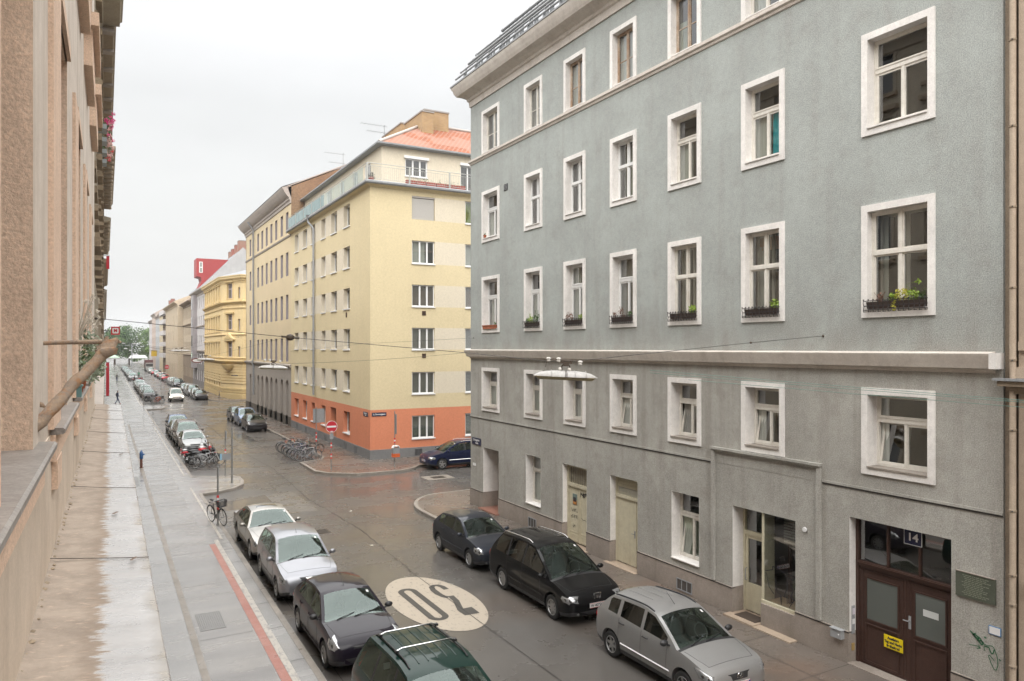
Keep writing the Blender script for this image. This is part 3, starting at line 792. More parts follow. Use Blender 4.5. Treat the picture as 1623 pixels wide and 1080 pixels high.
# shop front: door to the left, display window to the right
h = gd['shop']; db = MB(fg); white_jamb(db, h, .42, low=.84)
dd = -.42
db.face([(13.66, -.35, .0), (13.66, -.42, .0), (13.66, -.42, .72), (13.66, -.35, .72)], PLINTH)
db.box(13.62, 13.70, -.44, -.06, .72, h[3], CREAMD)         # corner post
db.box(h[0], 13.70, -.10, -.03, .72, .80, CREAMD)           # sill rail of the display window
ring(db, 13.70, h[1], .16, h[3], .055, dd - .06, dd + .02, CREAMD, wb=0)
db.box(13.75, h[1] - .05, dd - .05, dd + .03, 2.25, 2.36, CREAMD)
shop = db.build('shop_front', GB)
gb = MB(fg)
gb.face([(h[0], -.065, .80), (13.62, -.065, .80), (13.62, -.065, h[3]), (h[0], -.065, h[3])], GLASS)
gb.face([(13.66, -.10, .80), (13.66, -.42, .80), (13.66, -.42, h[3]), (13.66, -.10, h[3])], GLASS)
gb.face([(13.76, dd - .03, 2.36), (h[1] - .06, dd - .03, 2.36), (h[1] - .06, dd - .03, h[3] - .06), (13.76, dd - .03, h[3] - .06)], GLASS)
gb.build('shop_pane', shop)
lb = MB(fg); ring(lb, 13.76, h[1] - .06, .2, 2.24, .09, dd - .05, dd - .005, CREAMD, wb=.75); lb.face([(13.85, dd - .03, .95), (14.51, dd - .03, .95), (14.51, dd - .03, 2.15), (13.85, dd - .03, 2.15)], GLASS)
leaf = lb.build('door_leaf', shop)
hb = MB(fg); hb.tube([(14.55, dd - .01, 1.0), (14.55, dd + .06, 1.02), (14.55, dd + .06, 1.32), (14.55, dd - .01, 1.34)], .012, STEEL, n=6); hb.build('door_handle', leaf)
sb = MB(fg); sb.box(13.68, h[1] + .06, -.8, .30, -.05, .17, STONE); sb.box(12.50, 13.675, .0, .30, -.05, .15, STONE); sb.build('step', shop)
sb = MB(fg); sb.box(13.78, 14.5, -.33, .10, .171, .185, mat_plain('brown_mat', (.05, .035, .025), .95)); sb.build('door_mat', shop)
ib = MB(fg)
ib.box(h[0], 13.6, -.7, -.12, .60, .78, mat_plain('pale_wood', (.42, .30, .18), .6))
for k in range(9): ib.box(h[0] + .05, 13.2, -.34, -.30, 2.35 + k * .07, 2.39 + k * .07, CURTD)
ib.box(h[0] + .05, h[0] + .10, -.5, -.4, .8, 3.0, BROWNWOOD); ib.box(13.1, 13.15, -.5, -.4, .8, 3.0, BROWNWOOD)
ib.box(h[0] + .1, 12.95, -.55, -.5, 1.35, 1.85, mat_plain('dull_red_panel', (.16, .05, .045), .7)); ib.box(h[0] + .15, 13.3, -.62, -.58, .85, 1.4, mat_plain('dull_green_panel', (.06, .09, .06), .7))
ib.build('shop_interior', shop)
gfm = MB(fg)
def pix_scrawl(pts, m, d, wd=.018):
    P = [onX(x, y, XG - d) for x, y in pts]
    for (a, b), (c, e) in zip(P, P[1:]):
        L = sqrt((c - a) ** 2 + (e - b) ** 2) or 1e-5; nx, nz = -(e - b) / L * wd / 2, (c - a) / L * wd / 2
        gfm.face([(a + nx, d, b + nz), (c + nx, d, e + nz), (c - nx, d, e - nz), (a - nx, d, b - nz)], m)
q = lambda L: [(1180 + x / 5.14, 790 + y / 5.14) for x, y in L]
for L in ([(170, 590), (228, 582), (230, 555), (330, 610), (405, 640), (395, 670), (330, 640), (340, 620)], [(175, 600), (200, 720), (240, 780)], [(250, 640), (255, 700), (265, 765), (290, 780), (300, 860)], [(355, 655), (345, 740), (322, 800)], [(370, 700), (400, 745), (375, 800), (405, 830), (365, 890)], [(300, 800), (300, 870)], [(345, 800), (348, 860)]):
    pix_scrawl(q(L), INK, -.058)
gfm.build('graffiti', shop)

# main double door
h = gd['main']; db = MB(fg); white_jamb(db, h, .22); dd = -.22
BW = BROWNWOOD
ring(db, h[0], h[1], .12, h[3], .07, dd - .10, dd + .0, BW, wb=0)
db.box(h[0] + .07, h[1] - .07, dd - .09, dd + .03, 2.36, 2.46, BW); db.box(h[0] + .07, h[1] - .07, dd - .05, dd + .05, 2.42, 2.44, BW)
for s in (9.57, 10.30): db.box(s - .022, s + .022, dd - .08, dd - .01, 2.46, 3.39, BW)
door = db.build('entrance_door', GB)
gb = MB(fg); gb.face([(h[0] + .07, dd - .05, 2.46), (h[1] - .07, dd - .05, 2.46), (h[1] - .07, dd - .05, 3.39), (h[0] + .07, dd - .05, 3.39)], GLASS); gb.build('transom_pane', door)
FROST = mat_plain('frosted_pane', (.115, .125, .115), .16, spec=.6)
mid = 9.87
for (p, q_, glow) in ((mid + .004, h[1] - .07, 0), (h[0] + .07, mid - .004, 1)):
    lb = MB(fg); lb.box(p, q_, dd - .09, dd - .035, .14, 2.355, BW)
    for (u, v, z0_, z1_) in ((p + .20, q_ - .20, 1.19, 2.10), (p + .20, q_ - .20, .25, 1.05)):
        ring(lb, u - .035, v + .035, z0_ - .035, z1_ + .035, .03, dd - .036, dd - .012, BW)
    ring(lb, p + .07, q_ - .07, .18, 2.28, .025, dd - .036, dd - .02, BW)
    lf = lb.build('door_leaf', door)
    gb = MB(fg); gb.box(p + .20, q_ - .20, dd - .034, dd - .028, 1.19, 2.10, FROST); gb.build('door_pane', door)
hb = MB(fg); hb.box(mid - .10, mid - .05, dd - .035, dd - .018, 1.28, 1.56, STEEL); hb.tube([(mid - .075, dd - .02, 1.46), (mid - .075, dd + .05, 1.46), (mid + .03, dd + .05, 1.46)], .012, STEEL, n=6); hb.build('door_handle', door)
pb = MB(fg); pb.box(9.17, 9.5, dd - .027, dd - .024, 1.66, 1.80, mat_plain('paper_white', (.55, .57, .56), .6)); pb.build('paper_notice', door)
sb = MB(fg); sb.box(h[0] - .02, h[1] + .02, -.4, .06, -.05, .14, PLINTH); sb.build('step', door)
# cellar grilles, vent
for (s0, s1, z0, z1) in ((25.0, 25.62, .18, .57), (16.2, 16.86, .18, .52)):
    b_ = MB(fg); b_.box(s0, s1, .02, .032, z0, z1, ROOM); ring(b_, s0, s1, z0, z1, .03, .02, .045, STEEL)
    for k in range(1, 3): b_.box(s0 + (s1 - s0) * k / 3 - .014, s0 + (s1 - s0) * k / 3 + .014, .02, .043, z0, z1, STEEL)
    for k in range(1, 12): b_.box(s0 + (s1 - s0) * k / 12 - .004, s0 + (s1 - s0) * k / 12 + .004, .03, .038, z0, z1, IRON)
    b_.build('cellar_grille', GB)
b_ = MB(fg); b_.box(27.4, 27.72, .0, .02, 13.95, 14.22, IRON)
for k in range(4): b_.box(27.42, 27.70, .02, .03, 13.98 + k * .06, 14.0 + k * .06, STEEL)
b_.build('wall_vent', GB)
# lower cornice anchors of the span wires
DARKBLUE = mat_plain('sign_blue_black', (.012, .014, .05), .3, coat=.5)
SIGNW = mat_plain('sign_white', (.72, .72, .72), .4)
def wall_sign(name, label, fr, s0, s1, z0, z1, d, face, rim, texts, cat='sign', thick=.012, mirror=False):
    """flat enamel sign on a wall; texts = (body, size, ds, dz, mat)"""
    t = thing(name, label, cat, tuple(fr((s0 + s1) / 2, 0, z0)))
    pb = MB(fr); pb.box(s0, s1, d, d + thick, z0, z1, rim); pb.box(s0 + .012, s1 - .012, d + thick, d + thick + .003, z0 + .012, z1 - .012, face)
    pb.build('sign_plate', t)
    c = fr((s0 + s1) / 2, d + thick + .005, (z0 + z1) / 2)
    for body, size, ds, dz, m, bold, xs in texts:
        sdir = fr.s if not mirror else -fr.s
        text_mesh('lettering', body, size, m, t, c + sdir * ds + Vector((0, 0, dz)), sdir, fr.d, .001, bold=bold, xs=xs)
    return t
# reading direction on this facade (seen from the street, -x normal) runs towards -y
wall_sign('house_number_sign', 'dark blue house number 14 above the brown double door', fg, 9.50, 9.90, 3.10, 3.42, -.215, DARKBLUE, SIGNW, [('14', .23, 0, 0, SIGNW, .006, 1.1)], mirror=True)
wall_sign('street_name_sign', 'dark blue street name plate by the corner door of the grey house', fg, 29.9, 30.8, 2.88, 3.20, .012, DARKBLUE, DARKBLUE, [('2.,Vorgarten-', .125, 0, .06, SIGNW, .003, 1.0), ('straße', .11, .05, -.075, SIGNW, .003, 1.0)], mirror=True)
YEL = mat_plain('sign_yellow', (.72, .56, .01), .45)
wall_sign('driveway_sign', 'yellow notice on the left leaf of the brown double door', fg, 9.92, 10.36, .72, 1.0, -.205, YEL, YEL, [('Ausfahrt', .075, 0, .085, INK, .004, 1.0), ('Tag und Nacht', .075, 0, 0, INK, .004, .9), ('freihalten!', .075, 0, -.085, INK, .004, 1.0)], mirror=True)
# sign has to stand clear of the door leaf
wall_sign('info_sticker', 'small white and blue plate right of the green graffiti', fg, 7.82, 8.04, 1.83, 1.99, .0, SIGNW, mat_plain('sign_mid_blue', (.03, .18, .42), .5), [], mirror=True)
BRZ = mat_plaster('verdigris_bronze', (.085, .095, .07), (.12, .13, .105), grain=50, bump=.15, rough=.45, stain=.4, streak=.3)
pq = thing('memorial_plaque', 'green bronze plaque with lines of raised writing right of the brown door', 'plaque', (XG, 8.28, 2.4))
b_ = MB(fg); b_.box(7.91, 8.66, .0, .03, 2.40, 2.89, BRZ); b_.box(7.91, 8.66, .0, .045, 2.885, 2.90, STONEG); b_.build('plate', pq)
b_ = MB(fg); rg = random.Random(3); BRZL = mat_plain('bronze_letters', (.20, .215, .16), .5)
for k in range(12):
    z = 2.83 - k * .034; s = 8.55 - rg.uniform(0, .1); e = 8.03 + rg.uniform(0, .12)
    while s > e:
        wd = rg.uniform(.02, .07); b_.box(s - wd, s, .03, .034, z - .007, z + .007, BRZL); s -= wd + .014
b_.build('lettering', pq)
ic = thing('intercom_panel', 'grey doorbell panel on the jamb left of the brown double door', 'intercom', (XG, 11.08, 1.0))
b_ = MB(Fr((XG, 11.08, 0), (1, 0, 0), (0, -1, 0)))
b_.box(.07, .17, 0, .02, .78, 1.42, STEEL); b_.box(.08, .16, .02, .024, 1.0, 1.12, SIGNW); b_.box(.085, .165, .02, .028, 1.22, 1.36, mat_plain('note_paper', (.6, .56, .62), .7)); b_.box(.07, .16, .001, .018, .40, .56, mat_plain('brass', (.35, .24, .09), .4)); b_.build('panel', ic)
pbx = thing('wall_box', 'small grey metal box low on the wall left of the brown double door', 'box', (XG, 11.33, .6))
b_ = MB(fg); b_.wallprism([(11.19, .64), (11.47, .64), (11.47, .80), (11.19, .84)], .02, .15, STEEL); b_.box(11.17, 11.49, .02, .17, .835, .85, STEEL); b_.build('box_body', pbx); b_ = MB(fg); b_.ball((11.25, .155, .74), .018, PVC, n=6); b_.build('lock', pbx)
# green graffiti on the wall
gfm = MB(fg); GRN = mat_plain('green_spray', (.03, .13, .06), .7)
q = lambda L: [(1520 + x / 12, 980 + y / 12) for x, y in L]
for L, wd in (([(210, 235), (260, 290), (300, 350), (360, 420), (430, 510), (460, 490), (400, 380), (330, 330), (280, 300)], .026), ([(320, 290), (260, 310), (340, 380), (380, 380), (350, 430), (430, 430), (470, 480)], .022), ([(190, 500), (350, 530), (410, 575), (335, 575)], .014), ([(360, 500), (410, 570)], .014), ([(470, 490), (530, 520), (620, 530), (660, 560), (690, 640), (730, 760), (740, 900), (710, 990), (670, 980), (610, 860), (560, 720), (580, 700), (620, 750), (675, 820)], .015), ([(480, 530), (570, 560), (590, 620), (620, 680), (650, 670), (670, 600)], .022), ([(475, 540), (485, 620)], .014), ([(480, 355), (520, 385)], .03), ([(765, 780), (790, 820)], .022)):
    pix_scrawl(q(L), GRN, .009, wd)
meta(gfm.build('graffiti_tag'), 'green spray paint scribble right of the brown door', 'graffiti')
rl = thing('wall_disc', 'small round white disc on the grey wall beside the shop window', 'sign', (XG, 12.3, 2.8))
b_ = MB(fg); b_.lathe([(0, .03), (.055, .03), (.062, .02), (.062, 0)], (12.30, 0, 2.90), (0, 1, 0), SIGNW, n=16); b_.build('disc', rl, smooth=40)
sp = thing('tiny_plate', 'tiny pale plate low on the corner wall of the grey house', 'sign', (XG, 30.55, 1.9))
b_ = MB(fg); b_.box(30.45, 30.75, .0, .015, 1.90, 2.02, SIGNW); b_.build('plate', sp)

# ---- flower boxes on the sills of the second row
LEAFY = mat_plain('yellow_green_leaf', (.22, .32, .04), .6); LEAFD = mat_plain('dark_leaf', (.06, .11, .03), .6); LEAFB = mat_plain('brown_leaf', (.16, .08, .05), .7); LEAFYY = mat_plain('yellow_leaf', (.42, .40, .05), .6); TERRA = mat_plaster('terracotta', (.36, .12, .06), grain=30, bump=.1, rough=.7); PLBOX = mat_plain('brown_planter', (.045, .028, .022), .6)
def leaves(mb, c, rad, n, m, size=.035, rnd=None, sq=1.):
    rnd = rnd or R
    for _ in range(n):
        a, b, r = rnd.uniform(0, 2 * pi), rnd.uniform(-1, 1), rad * rnd.uniform(.2, 1) ** .6
        p = Vector((c[0] + r * cos(a) * sqrt(1 - b * b), c[1] + r * sin(a) * sqrt(1 - b * b) * .6, c[2] + r * b * sq))
        u = Vector((rnd.uniform(-1, 1), rnd.uniform(-1, 1), rnd.uniform(-1, 1))).normalized(); v = u.orthogonal().normalized()
        s = size * rnd.uniform(.6, 1.3)
        mb.face([tuple(p - u * s), tuple(p + v * s * .5), tuple(p + u * s), tuple(p - v * s * .5)], m)
boxes = [('A', 9.22, 10.62, 'iron', [(9.55, .15, 110, LEAFY), (9.8, .16, 120, LEAFYY), (10.0, .10, 60, LEAFY), (10.3, .09, 40, LEAFB), (9.35, .06, 30, LEAFD)], 'black iron flower box with trailing yellow plants, the nearest and widest'),
         ('B', 13.03, 14.18, 'iron', [(13.2, .15, 160, LEAFY)], 'black iron flower box with one lime green clump, second nearest'),
         ('C', 15.98, 17.12, 'iron', [(16.2, .15, 170, LEAFY)], 'black iron flower box with a round lime bush at its near end, third nearest'),
         ('D', 18.90, 20.03, 'iron', [(19.1, .11, 80, LEAFD), (19.55, .16, 60, LEAFB), (19.9, .08, 20, LEAFB)], 'black iron flower box with withered brown stems and a small green clump'),
         ('E', 21.76, 22.9, 'iron', [(21.95, .12, 90, LEAFY), (22.5, .12, 50, LEAFB), (22.75, .14, 40, LEAFB)], 'black iron flower box with reddish dry leaves and a green tuft'),
         ('F', 24.7, 25.85, 'iron', [(25.0, .22, 90, LEAFD), (25.45, .16, 140, LEAFY), (25.7, .10, 60, LEAFD)], 'black iron flower box with tall green shoots, farthest iron one'),
         ('G', 28.3, 29.6, 'terra', [(28.5, .06, 30, LEAFD)], 'long terracotta trough on the farthest window sill of the second row')]
for k, s0, s1, kind, pls, lab in boxes:
    t = thing('flower_box', lab, 'flower box', (XG, (s0 + s1) / 2, 8.12), group=None)
    b_ = MB(fg)
    if kind == 'iron':
        b_.wallprism([(s0 + .06, 8.15), (s1 - .06, 8.15), (s1 - .03, 8.31), (s0 + .03, 8.31)], -.10, .10, PLBOX); b_.build('planter', t)
        ib = MB(fg)
        for z in (8.13, 8.22, 8.33): ib.tube([(s0, -.08, z), (s0, .13, z), (s1, .13, z), (s1, -.08, z)], .009, IRON, n=5)
        nn = int((s1 - s0) / .11)
        for j in range(nn + 1):
            s = s0 + (s1 - s0) * j / nn
            ib.tube([(s, .05, 8.10), (s, .12, 8.09), (s, .15, 8.13), (s, .125, 8.20), (s, .155, 8.28), (s, .15, 8.34), (s, .12, 8.36)], .008, IRON, n=5)
            ib.ball((s, .15, 8.355), .018, IRON, n=5); ib.ball((s, .14, 8.095), .016, IRON, n=5)
        ib.build('iron_basket', t)
    else:
        b_.wallprism([(s0 + .04, 8.13), (s1 - .04, 8.13), (s1, 8.28), (s0, 8.28)], -.06, .10, TERRA); b_.box(s0 - .01, s1 + .01, -.07, .115, 8.26, 8.30, TERRA); b_.build('planter', t)
    pb = MB(fg); rr = random.Random(hash(k) % 99 if False else ord(k))
    for (s, rad, n, m) in pls:
        leaves(pb, (s, .02, 8.34 + rad * .5), rad, n, m, .03 if rad < .2 else .035, rr, 1.0 if m is not LEAFB else 1.3)
        if m is LEAFB or k == 'F':
            for _ in range(5): pb.tube([(s + rr.uniform(-.06, .06), 0, 8.3), (s + rr.uniform(-.15, .15), .02, 8.34 + rad * 2.0)], .004, m, n=4)
    if k == 'A':
        leaves(pb, (9.9, .15, 8.22), .07, 40, LEAFYY, .025, rr, 1.8)
        pb.tube([(9.5, .05, 8.4), (9.65, .12, 8.62), (9.35, .12, 8.70)], .004, LEAFY, n=4); leaves(pb, (9.38, .12, 8.68), .06, 14, LEAFY, .03, rr)
    pb.build('plant', t)
t = thing('plant_pot', 'small terracotta pot on the far window sill above the trough', 'pot', (XG - .0, 29.35, 12.2))
b_ = MB(fg); b_.lathe([(.0, 0), (.05, 0), (.07, .12), (.078, .12), (.078, .15), (.0, .15)], (29.5, .02, 12.17), (0, 0, 1), TERRA, n=12); b_.build('pot', t, smooth=40)
b_ = MB(fg); leaves(b_, (29.5, .02, 12.36), .05, 30, LEAFD, .025); b_.build('plant', t)
# ================================================================== BEIGE HOUSE at the right edge
BEI = mat_plaster('beige_smooth_render', (.47, .385, .30), (.42, .34, .265), grain=50, bump=.15, stain=.25, streak=.3, coarse=.6)
BEID = mat_plaster('beige_dirty_stone', (.34, .275, .205), (.27, .215, .16), grain=40, bump=.25, stain=.5, streak=.4, coarse=.9)
RUST = mat_plaster('pitted_rustication', (.30, .245, .185), (.24, .195, .145), grain=14, bump=1.0, dist=.06, stain=.4, streak=.2, coarse=1.2, grainvar=.3)
fb0 = Fr((XG, 0, 0), (0, 1, 0), (-1, 0, 0))
BB = thing('apartment_building', 'beige rusticated house cut off by the right picture edge', 'building', (XG, 0, 0))
b_ = MB(fb0)
hs = [(s, s + 1.3, z, z + 2.2) for s in (4.3, 1.4, -1.5, -4.4, -8) for z in (8.6, 12.4, 16.2)] + [(s, s + 1.3, .9, 3.4) for s in (4.3, 1.4, -1.5, -4.4)]
wall_holes(b_, -40, 7.52, -.2, 22, hs, BEI, d=-.01)
b_.face([(-40, -1, -.2), (7.5, -1, -.2), (7.5, -1, 22), (-40, -1, 22)], ROOM)
b_.face([(7.52, -.01, -.2), (7.52, -12, -.2), (7.52, -12, 22), (7.52, -.01, 22)], BEI)
b_.box(7.62, 7.78, -.4, -.06, -.1, 22, BEID)
b_.build('wall', BB)
for (s0, s1, z0, z1) in hs:
    wb = MB(fb0); reveal(wb, s0, s1, z0, z1, 0, -.3, BEI); win = wb.build('window', BB)
    ib = MB(fb0); ring(ib, s0, s1, z0, z1, .06, -.32, -.24, FRAMEW); ib.box((s0 + s1) / 2 - .03, (s0 + s1) / 2 + .03, -.31, -.24, z0, z1, FRAMEW); ib.build('window_frame', win)
    gb = MB(fb0); gb.face([(s0 + .05, -.28, z0 + .05), (s1 - .05, -.28, z0 + .05), (s1 - .05, -.28, z1 - .05), (s0 + .05, -.28, z1 - .05)], GLASS); gb.build('window_pane', win)
b_ = MB(fb0)
b_.wallprism([(-40, 6.45), (7.62, 6.45), (7.62, 6.50), (-40, 6.50)], -.02, .10, BEID)
b_.box(-40, 7.66, -.02, .14, 6.50, 6.58, BEID); b_.box(-40, 7.78, -.02, .22, 6.585, 6.68, BEID); b_.box(-40, 7.84, -.02, .27, 6.685, 6.73, ZINC)
b_.build('cornice', BB)
b_ = MB(fb0)
b_.box(-40, 7.50, -.02, .05, 7.25, 7.42, BEI); b_.box(-40, 7.54, -.02, .07, 6.735, 6.94, BEI)
b_.build('storey_band', BB)
b_ = MB(fb0)
for k in range(9):
    z = 4.05 + k * .235
    for j in range(12):
        s1 = 7.26 - j * .95 - (.3 if (k % 2 and j) else 0)
        if j > 2: continue
        s0 = s1 - .90
        b_.box(s0, s1, -.02, .075, z, z + .205, RUST)
b_.build('rusticated_blocks', BB)
b_ = MB(fb0)
b_.box(-40, 7.30, -.02, .10, 3.82, 4.0, BEI); b_.box(-40, 7.36, -.02, .14, 2.92, 2.99, BEID); b_.box(-40, 7.32, -.02, .11, 2.78, 2.915, BEI)
b_.build('ledge', BB)
b_ = MB(fb0)
b_.tube([(7.585, .06, 22), (7.585, .06, .1)], .055, BEI, n=10)
for z in (1.35, 2.5, 3.05, 4.25, 5.75, 7.05, 8.4, 9.9, 11.4, 13, 14.5): b_.lathe([(.055, 0), (.068, .005), (.068, .04), (.055, .045)], (7.585, .06, z), (0, 0, 1), BEID, n=10); b_.ball((7.56, .13, z + .02), .016, IRON, n=5)
b_.build('downpipe', BB, smooth=40)

# ================================================================== ORANGE AND YELLOW CORNER HOUSE
YELW = mat_plaster('pale_yellow_render', (.66, .56, .36), (.62, .525, .335), grain=60, bump=.12, stain=.10, streak=.12, coarse=.25, grainvar=.05)
YELP = mat_plaster('cream_render_panel', (.66, .59, .47), (.63, .565, .445), grain=60, bump=.12, stain=.08, streak=.1, coarse=.25, grainvar=.05)
ORNG = mat_plaster('orange_render', (.66, .25, .14), (.62, .232, .13), grain=60, bump=.12, stain=.12, streak=.15, coarse=.35, grainvar=.05)
GPL = mat_plaster('grey_plinth', (.22, .22, .22), (.18, .18, .18), grain=60, bump=.12, stain=.3, streak=.3)
BRICKC = None
def mat_brick(name, c1, c2, mortar, scale=3.):
    m, nt, b = _new(name)
    tcn = _pos(nt)
    sx_ = _n(nt, 'ShaderNodeSeparateXYZ'); nt.links.new(tcn, sx_.inputs[0]); cmb = _n(nt, 'ShaderNodeCombineXYZ')
    nt.links.new(_math(nt, 'ADD', sx_.outputs[0], sx_.outputs[1]), cmb.inputs[0]); nt.links.new(sx_.outputs[2], cmb.inputs[1])
    br = _n(nt, 'ShaderNodeTexBrick'); nt.links.new(cmb.outputs[0], br.inputs[0])
    br.inputs['Color1'].default_value = (*c1, 1); br.inputs['Color2'].default_value = (*c2, 1); br.inputs['Mortar'].default_value = (*mortar, 1)
    br.inputs['Scale'].default_value = scale; br.inputs['Mortar Size'].default_value = .03; br.inputs['Brick Width'].default_value = .75; br.inputs['Row Height'].default_value = .25
    c = _mix(nt, _rng(nt, _noise(nt, tcn, .9, 5), .35, .7, 0, .5), br.outputs[0], tuple(x * .6 for x in c1))
    nt.links.new(c, b.inputs['Base Color']); b.inputs['Roughness'].default_value = .9
    _bump(nt, b, br.outputs['Fac'], -.3, .02)
    return m
BRICKY = mat_brick('yellow_chimney_brick', (.42, .27, .12), (.33, .20, .09), (.36, .31, .24), 3.2)
BRICKB = mat_plaster('brown_fire_wall', (.30, .20, .125), (.24, .155, .10), grain=8, bump=.3, stain=.5, stain_col=(.17, .12, .09), streak=.4, coarse=.6, grainvar=.2)
def mat_tiles(name, c1, c2, pale):
    m, nt, b = _new(name); p = _pos(nt)
    sx_ = _n(nt, 'ShaderNodeSeparateXYZ'); nt.links.new(p, sx_.inputs[0]); cmb = _n(nt, 'ShaderNodeCombineXYZ')
    nt.links.new(sx_.outputs[0], cmb.inputs[0]); nt.links.new(_math(nt, 'MULTIPLY', sx_.outputs[2], 1.8), cmb.inputs[1])
    br = _n(nt, 'ShaderNodeTexBrick'); nt.links.new(cmb.outputs[0], br.inputs[0])
    br.inputs['Color1'].default_value = (*c1, 1); br.inputs['Color2'].default_value = (*c2, 1); br.inputs['Mortar'].default_value = (*pale, 1)
    br.inputs['Scale'].default_value = 1.0; br.inputs['Mortar Size'].default_value = .035; br.inputs['Brick Width'].default_value = .34; br.inputs['Row Height'].default_value = .27
    # lichen-pale and fresh stretches of the roof
    n = _noise(nt, _map(nt, p, (.55, .55, .1), (3.1, 0, 0)), .8, 3)
    c = _mix(nt, _rng(nt, n, .47, .52), br.outputs[0], _mix(nt, .55, br.outputs[0], pale))
    nt.links.new(c, b.inputs['Base Color']); b.inputs['Roughness'].default_value = .85; b.inputs['Specular IOR Level'].default_value = .12
    _bump(nt, b, br.outputs['Fac'], -.6, .04)
    return m
TILES = mat_tiles('red_roof_tiles', (.27, .075, .028), (.19, .05, .02), (.30, .19, .15))
XY = 14.9
fy = Fr((XY, 0, 0), (0, 1, 0), (-1, 0, 0)); fc = Fr((0, 46.0, 0), (1, 0, 0), (0, -1, 0))
YB = thing('apartment_building', 'pale yellow corner house with orange ground floor and red tiled roof', 'building', (XY, 46, 0))
zr = [1.30, 4.25, 7.18, 10.03, 12.88, 15.80]; hh = [1.52, 1.45, 1.45, 1.45, 1.52, 1.55]
yc = [(50.5, 52.07), (53.8, 55.4), (57.0, 58.25), (60.3, 61.5), (62.95, 64.45), (66.1, 67.6)]
sh_ = []
for j, (z, q_) in enumerate(zip(zr, hh)):
    for i, (a, b) in enumerate(yc):
        if j == 0 and i == 1: sh_.append((54.0, 55.6, -.1, 2.85)); continue
        sh_.append((a, b, z, z + q_))
cc = [(17.74, 19.36), (21.62, 23.24), (25.5, 27.1), (29.4, 31.0)]
ch_ = [(a, b, z, z + q_) for z, q_ in zip(zr, hh) for a, b in cc]
b_ = MB(fy)
lowS = [h_ for h_ in sh_ if h_[2] < 3]; upS = [h_ for h_ in sh_ if h_[2] > 3]
wall_holes(b_, 46, 69, -.2, 3.3, lowS, ORNG); 
# yellow wall with cream panels between the windows of each storey
def banded(mb, s0, s1, holes, zs, hs_, m1, m2, marg0, marg1, ztop, zbot):
    z = zbot
    for zz, qq in zip(zs, hs_):
        wall_holes(mb, s0, s1, z, zz, [], m1)
        hl = [h_ for h_ in holes if abs(h_[2] - zz) < .01]
        a = s0; cuts = [marg0, *[x for h_ in sorted(hl) for x in h_[:2]], marg1]
        wall_holes(mb, s0, cuts[1], zz, zz + qq, [], m1)
        for i in range(1, len(cuts) - 1, 2):
            nxt = cuts[i + 2] if i + 2 < len(cuts) - 1 else None
            if nxt: wall_holes(mb, cuts[i + 1], nxt, zz, zz + qq, [], m2)
        wall_holes(mb, cuts[-2], s1, zz, zz + qq, [], m1)
        z = zz + qq
    wall_holes(mb, s0, s1, z, ztop, [], m1)
banded(b_, 46, 69, upS, zr[1:], hh[1:], YELW, YELP, 50, 69, 17.95, 3.3)
b_.fr = fc
wall_holes(b_, XY, 33, -.2, 3.3, [h_ for h_ in ch_ if h_[2] < 3], ORNG)
banded(b_, XY, 33, [h_ for h_ in ch_ if h_[2] > 3], zr[1:], hh[1:], YELW, YELP, 17, 33, 17.95, 3.3)
b_.fr = ID
b_.face([(XY + .8, 46.8, 0), (XY + .8, 69, 0), (XY + .8, 69, 17.8), (XY + .8, 46.8, 17.8)], ROOM); b_.face([(XY + .8, 46.8, 0), (33, 46.8, 0), (33, 46.8, 17.8), (XY + .8, 46.8, 17.8)], ROOM)
b_.face([(33, 46, 0), (33, 69, 0), (33, 69, 18), (33, 46, 18)], YELW); b_.face([(XY, 69, 0), (33, 69, 0), (33, 69, 18), (XY, 69, 18)], YELW)
b_.build('wall', YB)
b_ = MB(); b_.sweep([(XY, 69), (XY, 46.0), (33, 46.0)], [(-.02, -.1), (.02, -.1), (.02, .72), (-.02, .74)], GPL, side=1); b_.build('plinth', YB)
b_ = MB(); b_.sweep([(XY, 69.2), (XY, 46.0), (33, 46.0)], [(-.1, 17.60), (.0, 17.62), (.10, 17.72), (.25, 17.76), (.30, 17.78), (.30, 17.90), (-.1, 17.96)], YELW, side=1)
b_.build('cornice', YB)
b_ = MB(); b_.sweep([(XY, 69.2), (XY, 46.0), (33, 46.0)], [(.28, 17.80), (.40, 17.80), (.45, 17.86), (.45, 17.96), (.38, 18.02), (-1.5, 18.05), (-1.5, 17.97), (.28, 17.95)], ZINC, side=1); b_.build('gutter', YB)
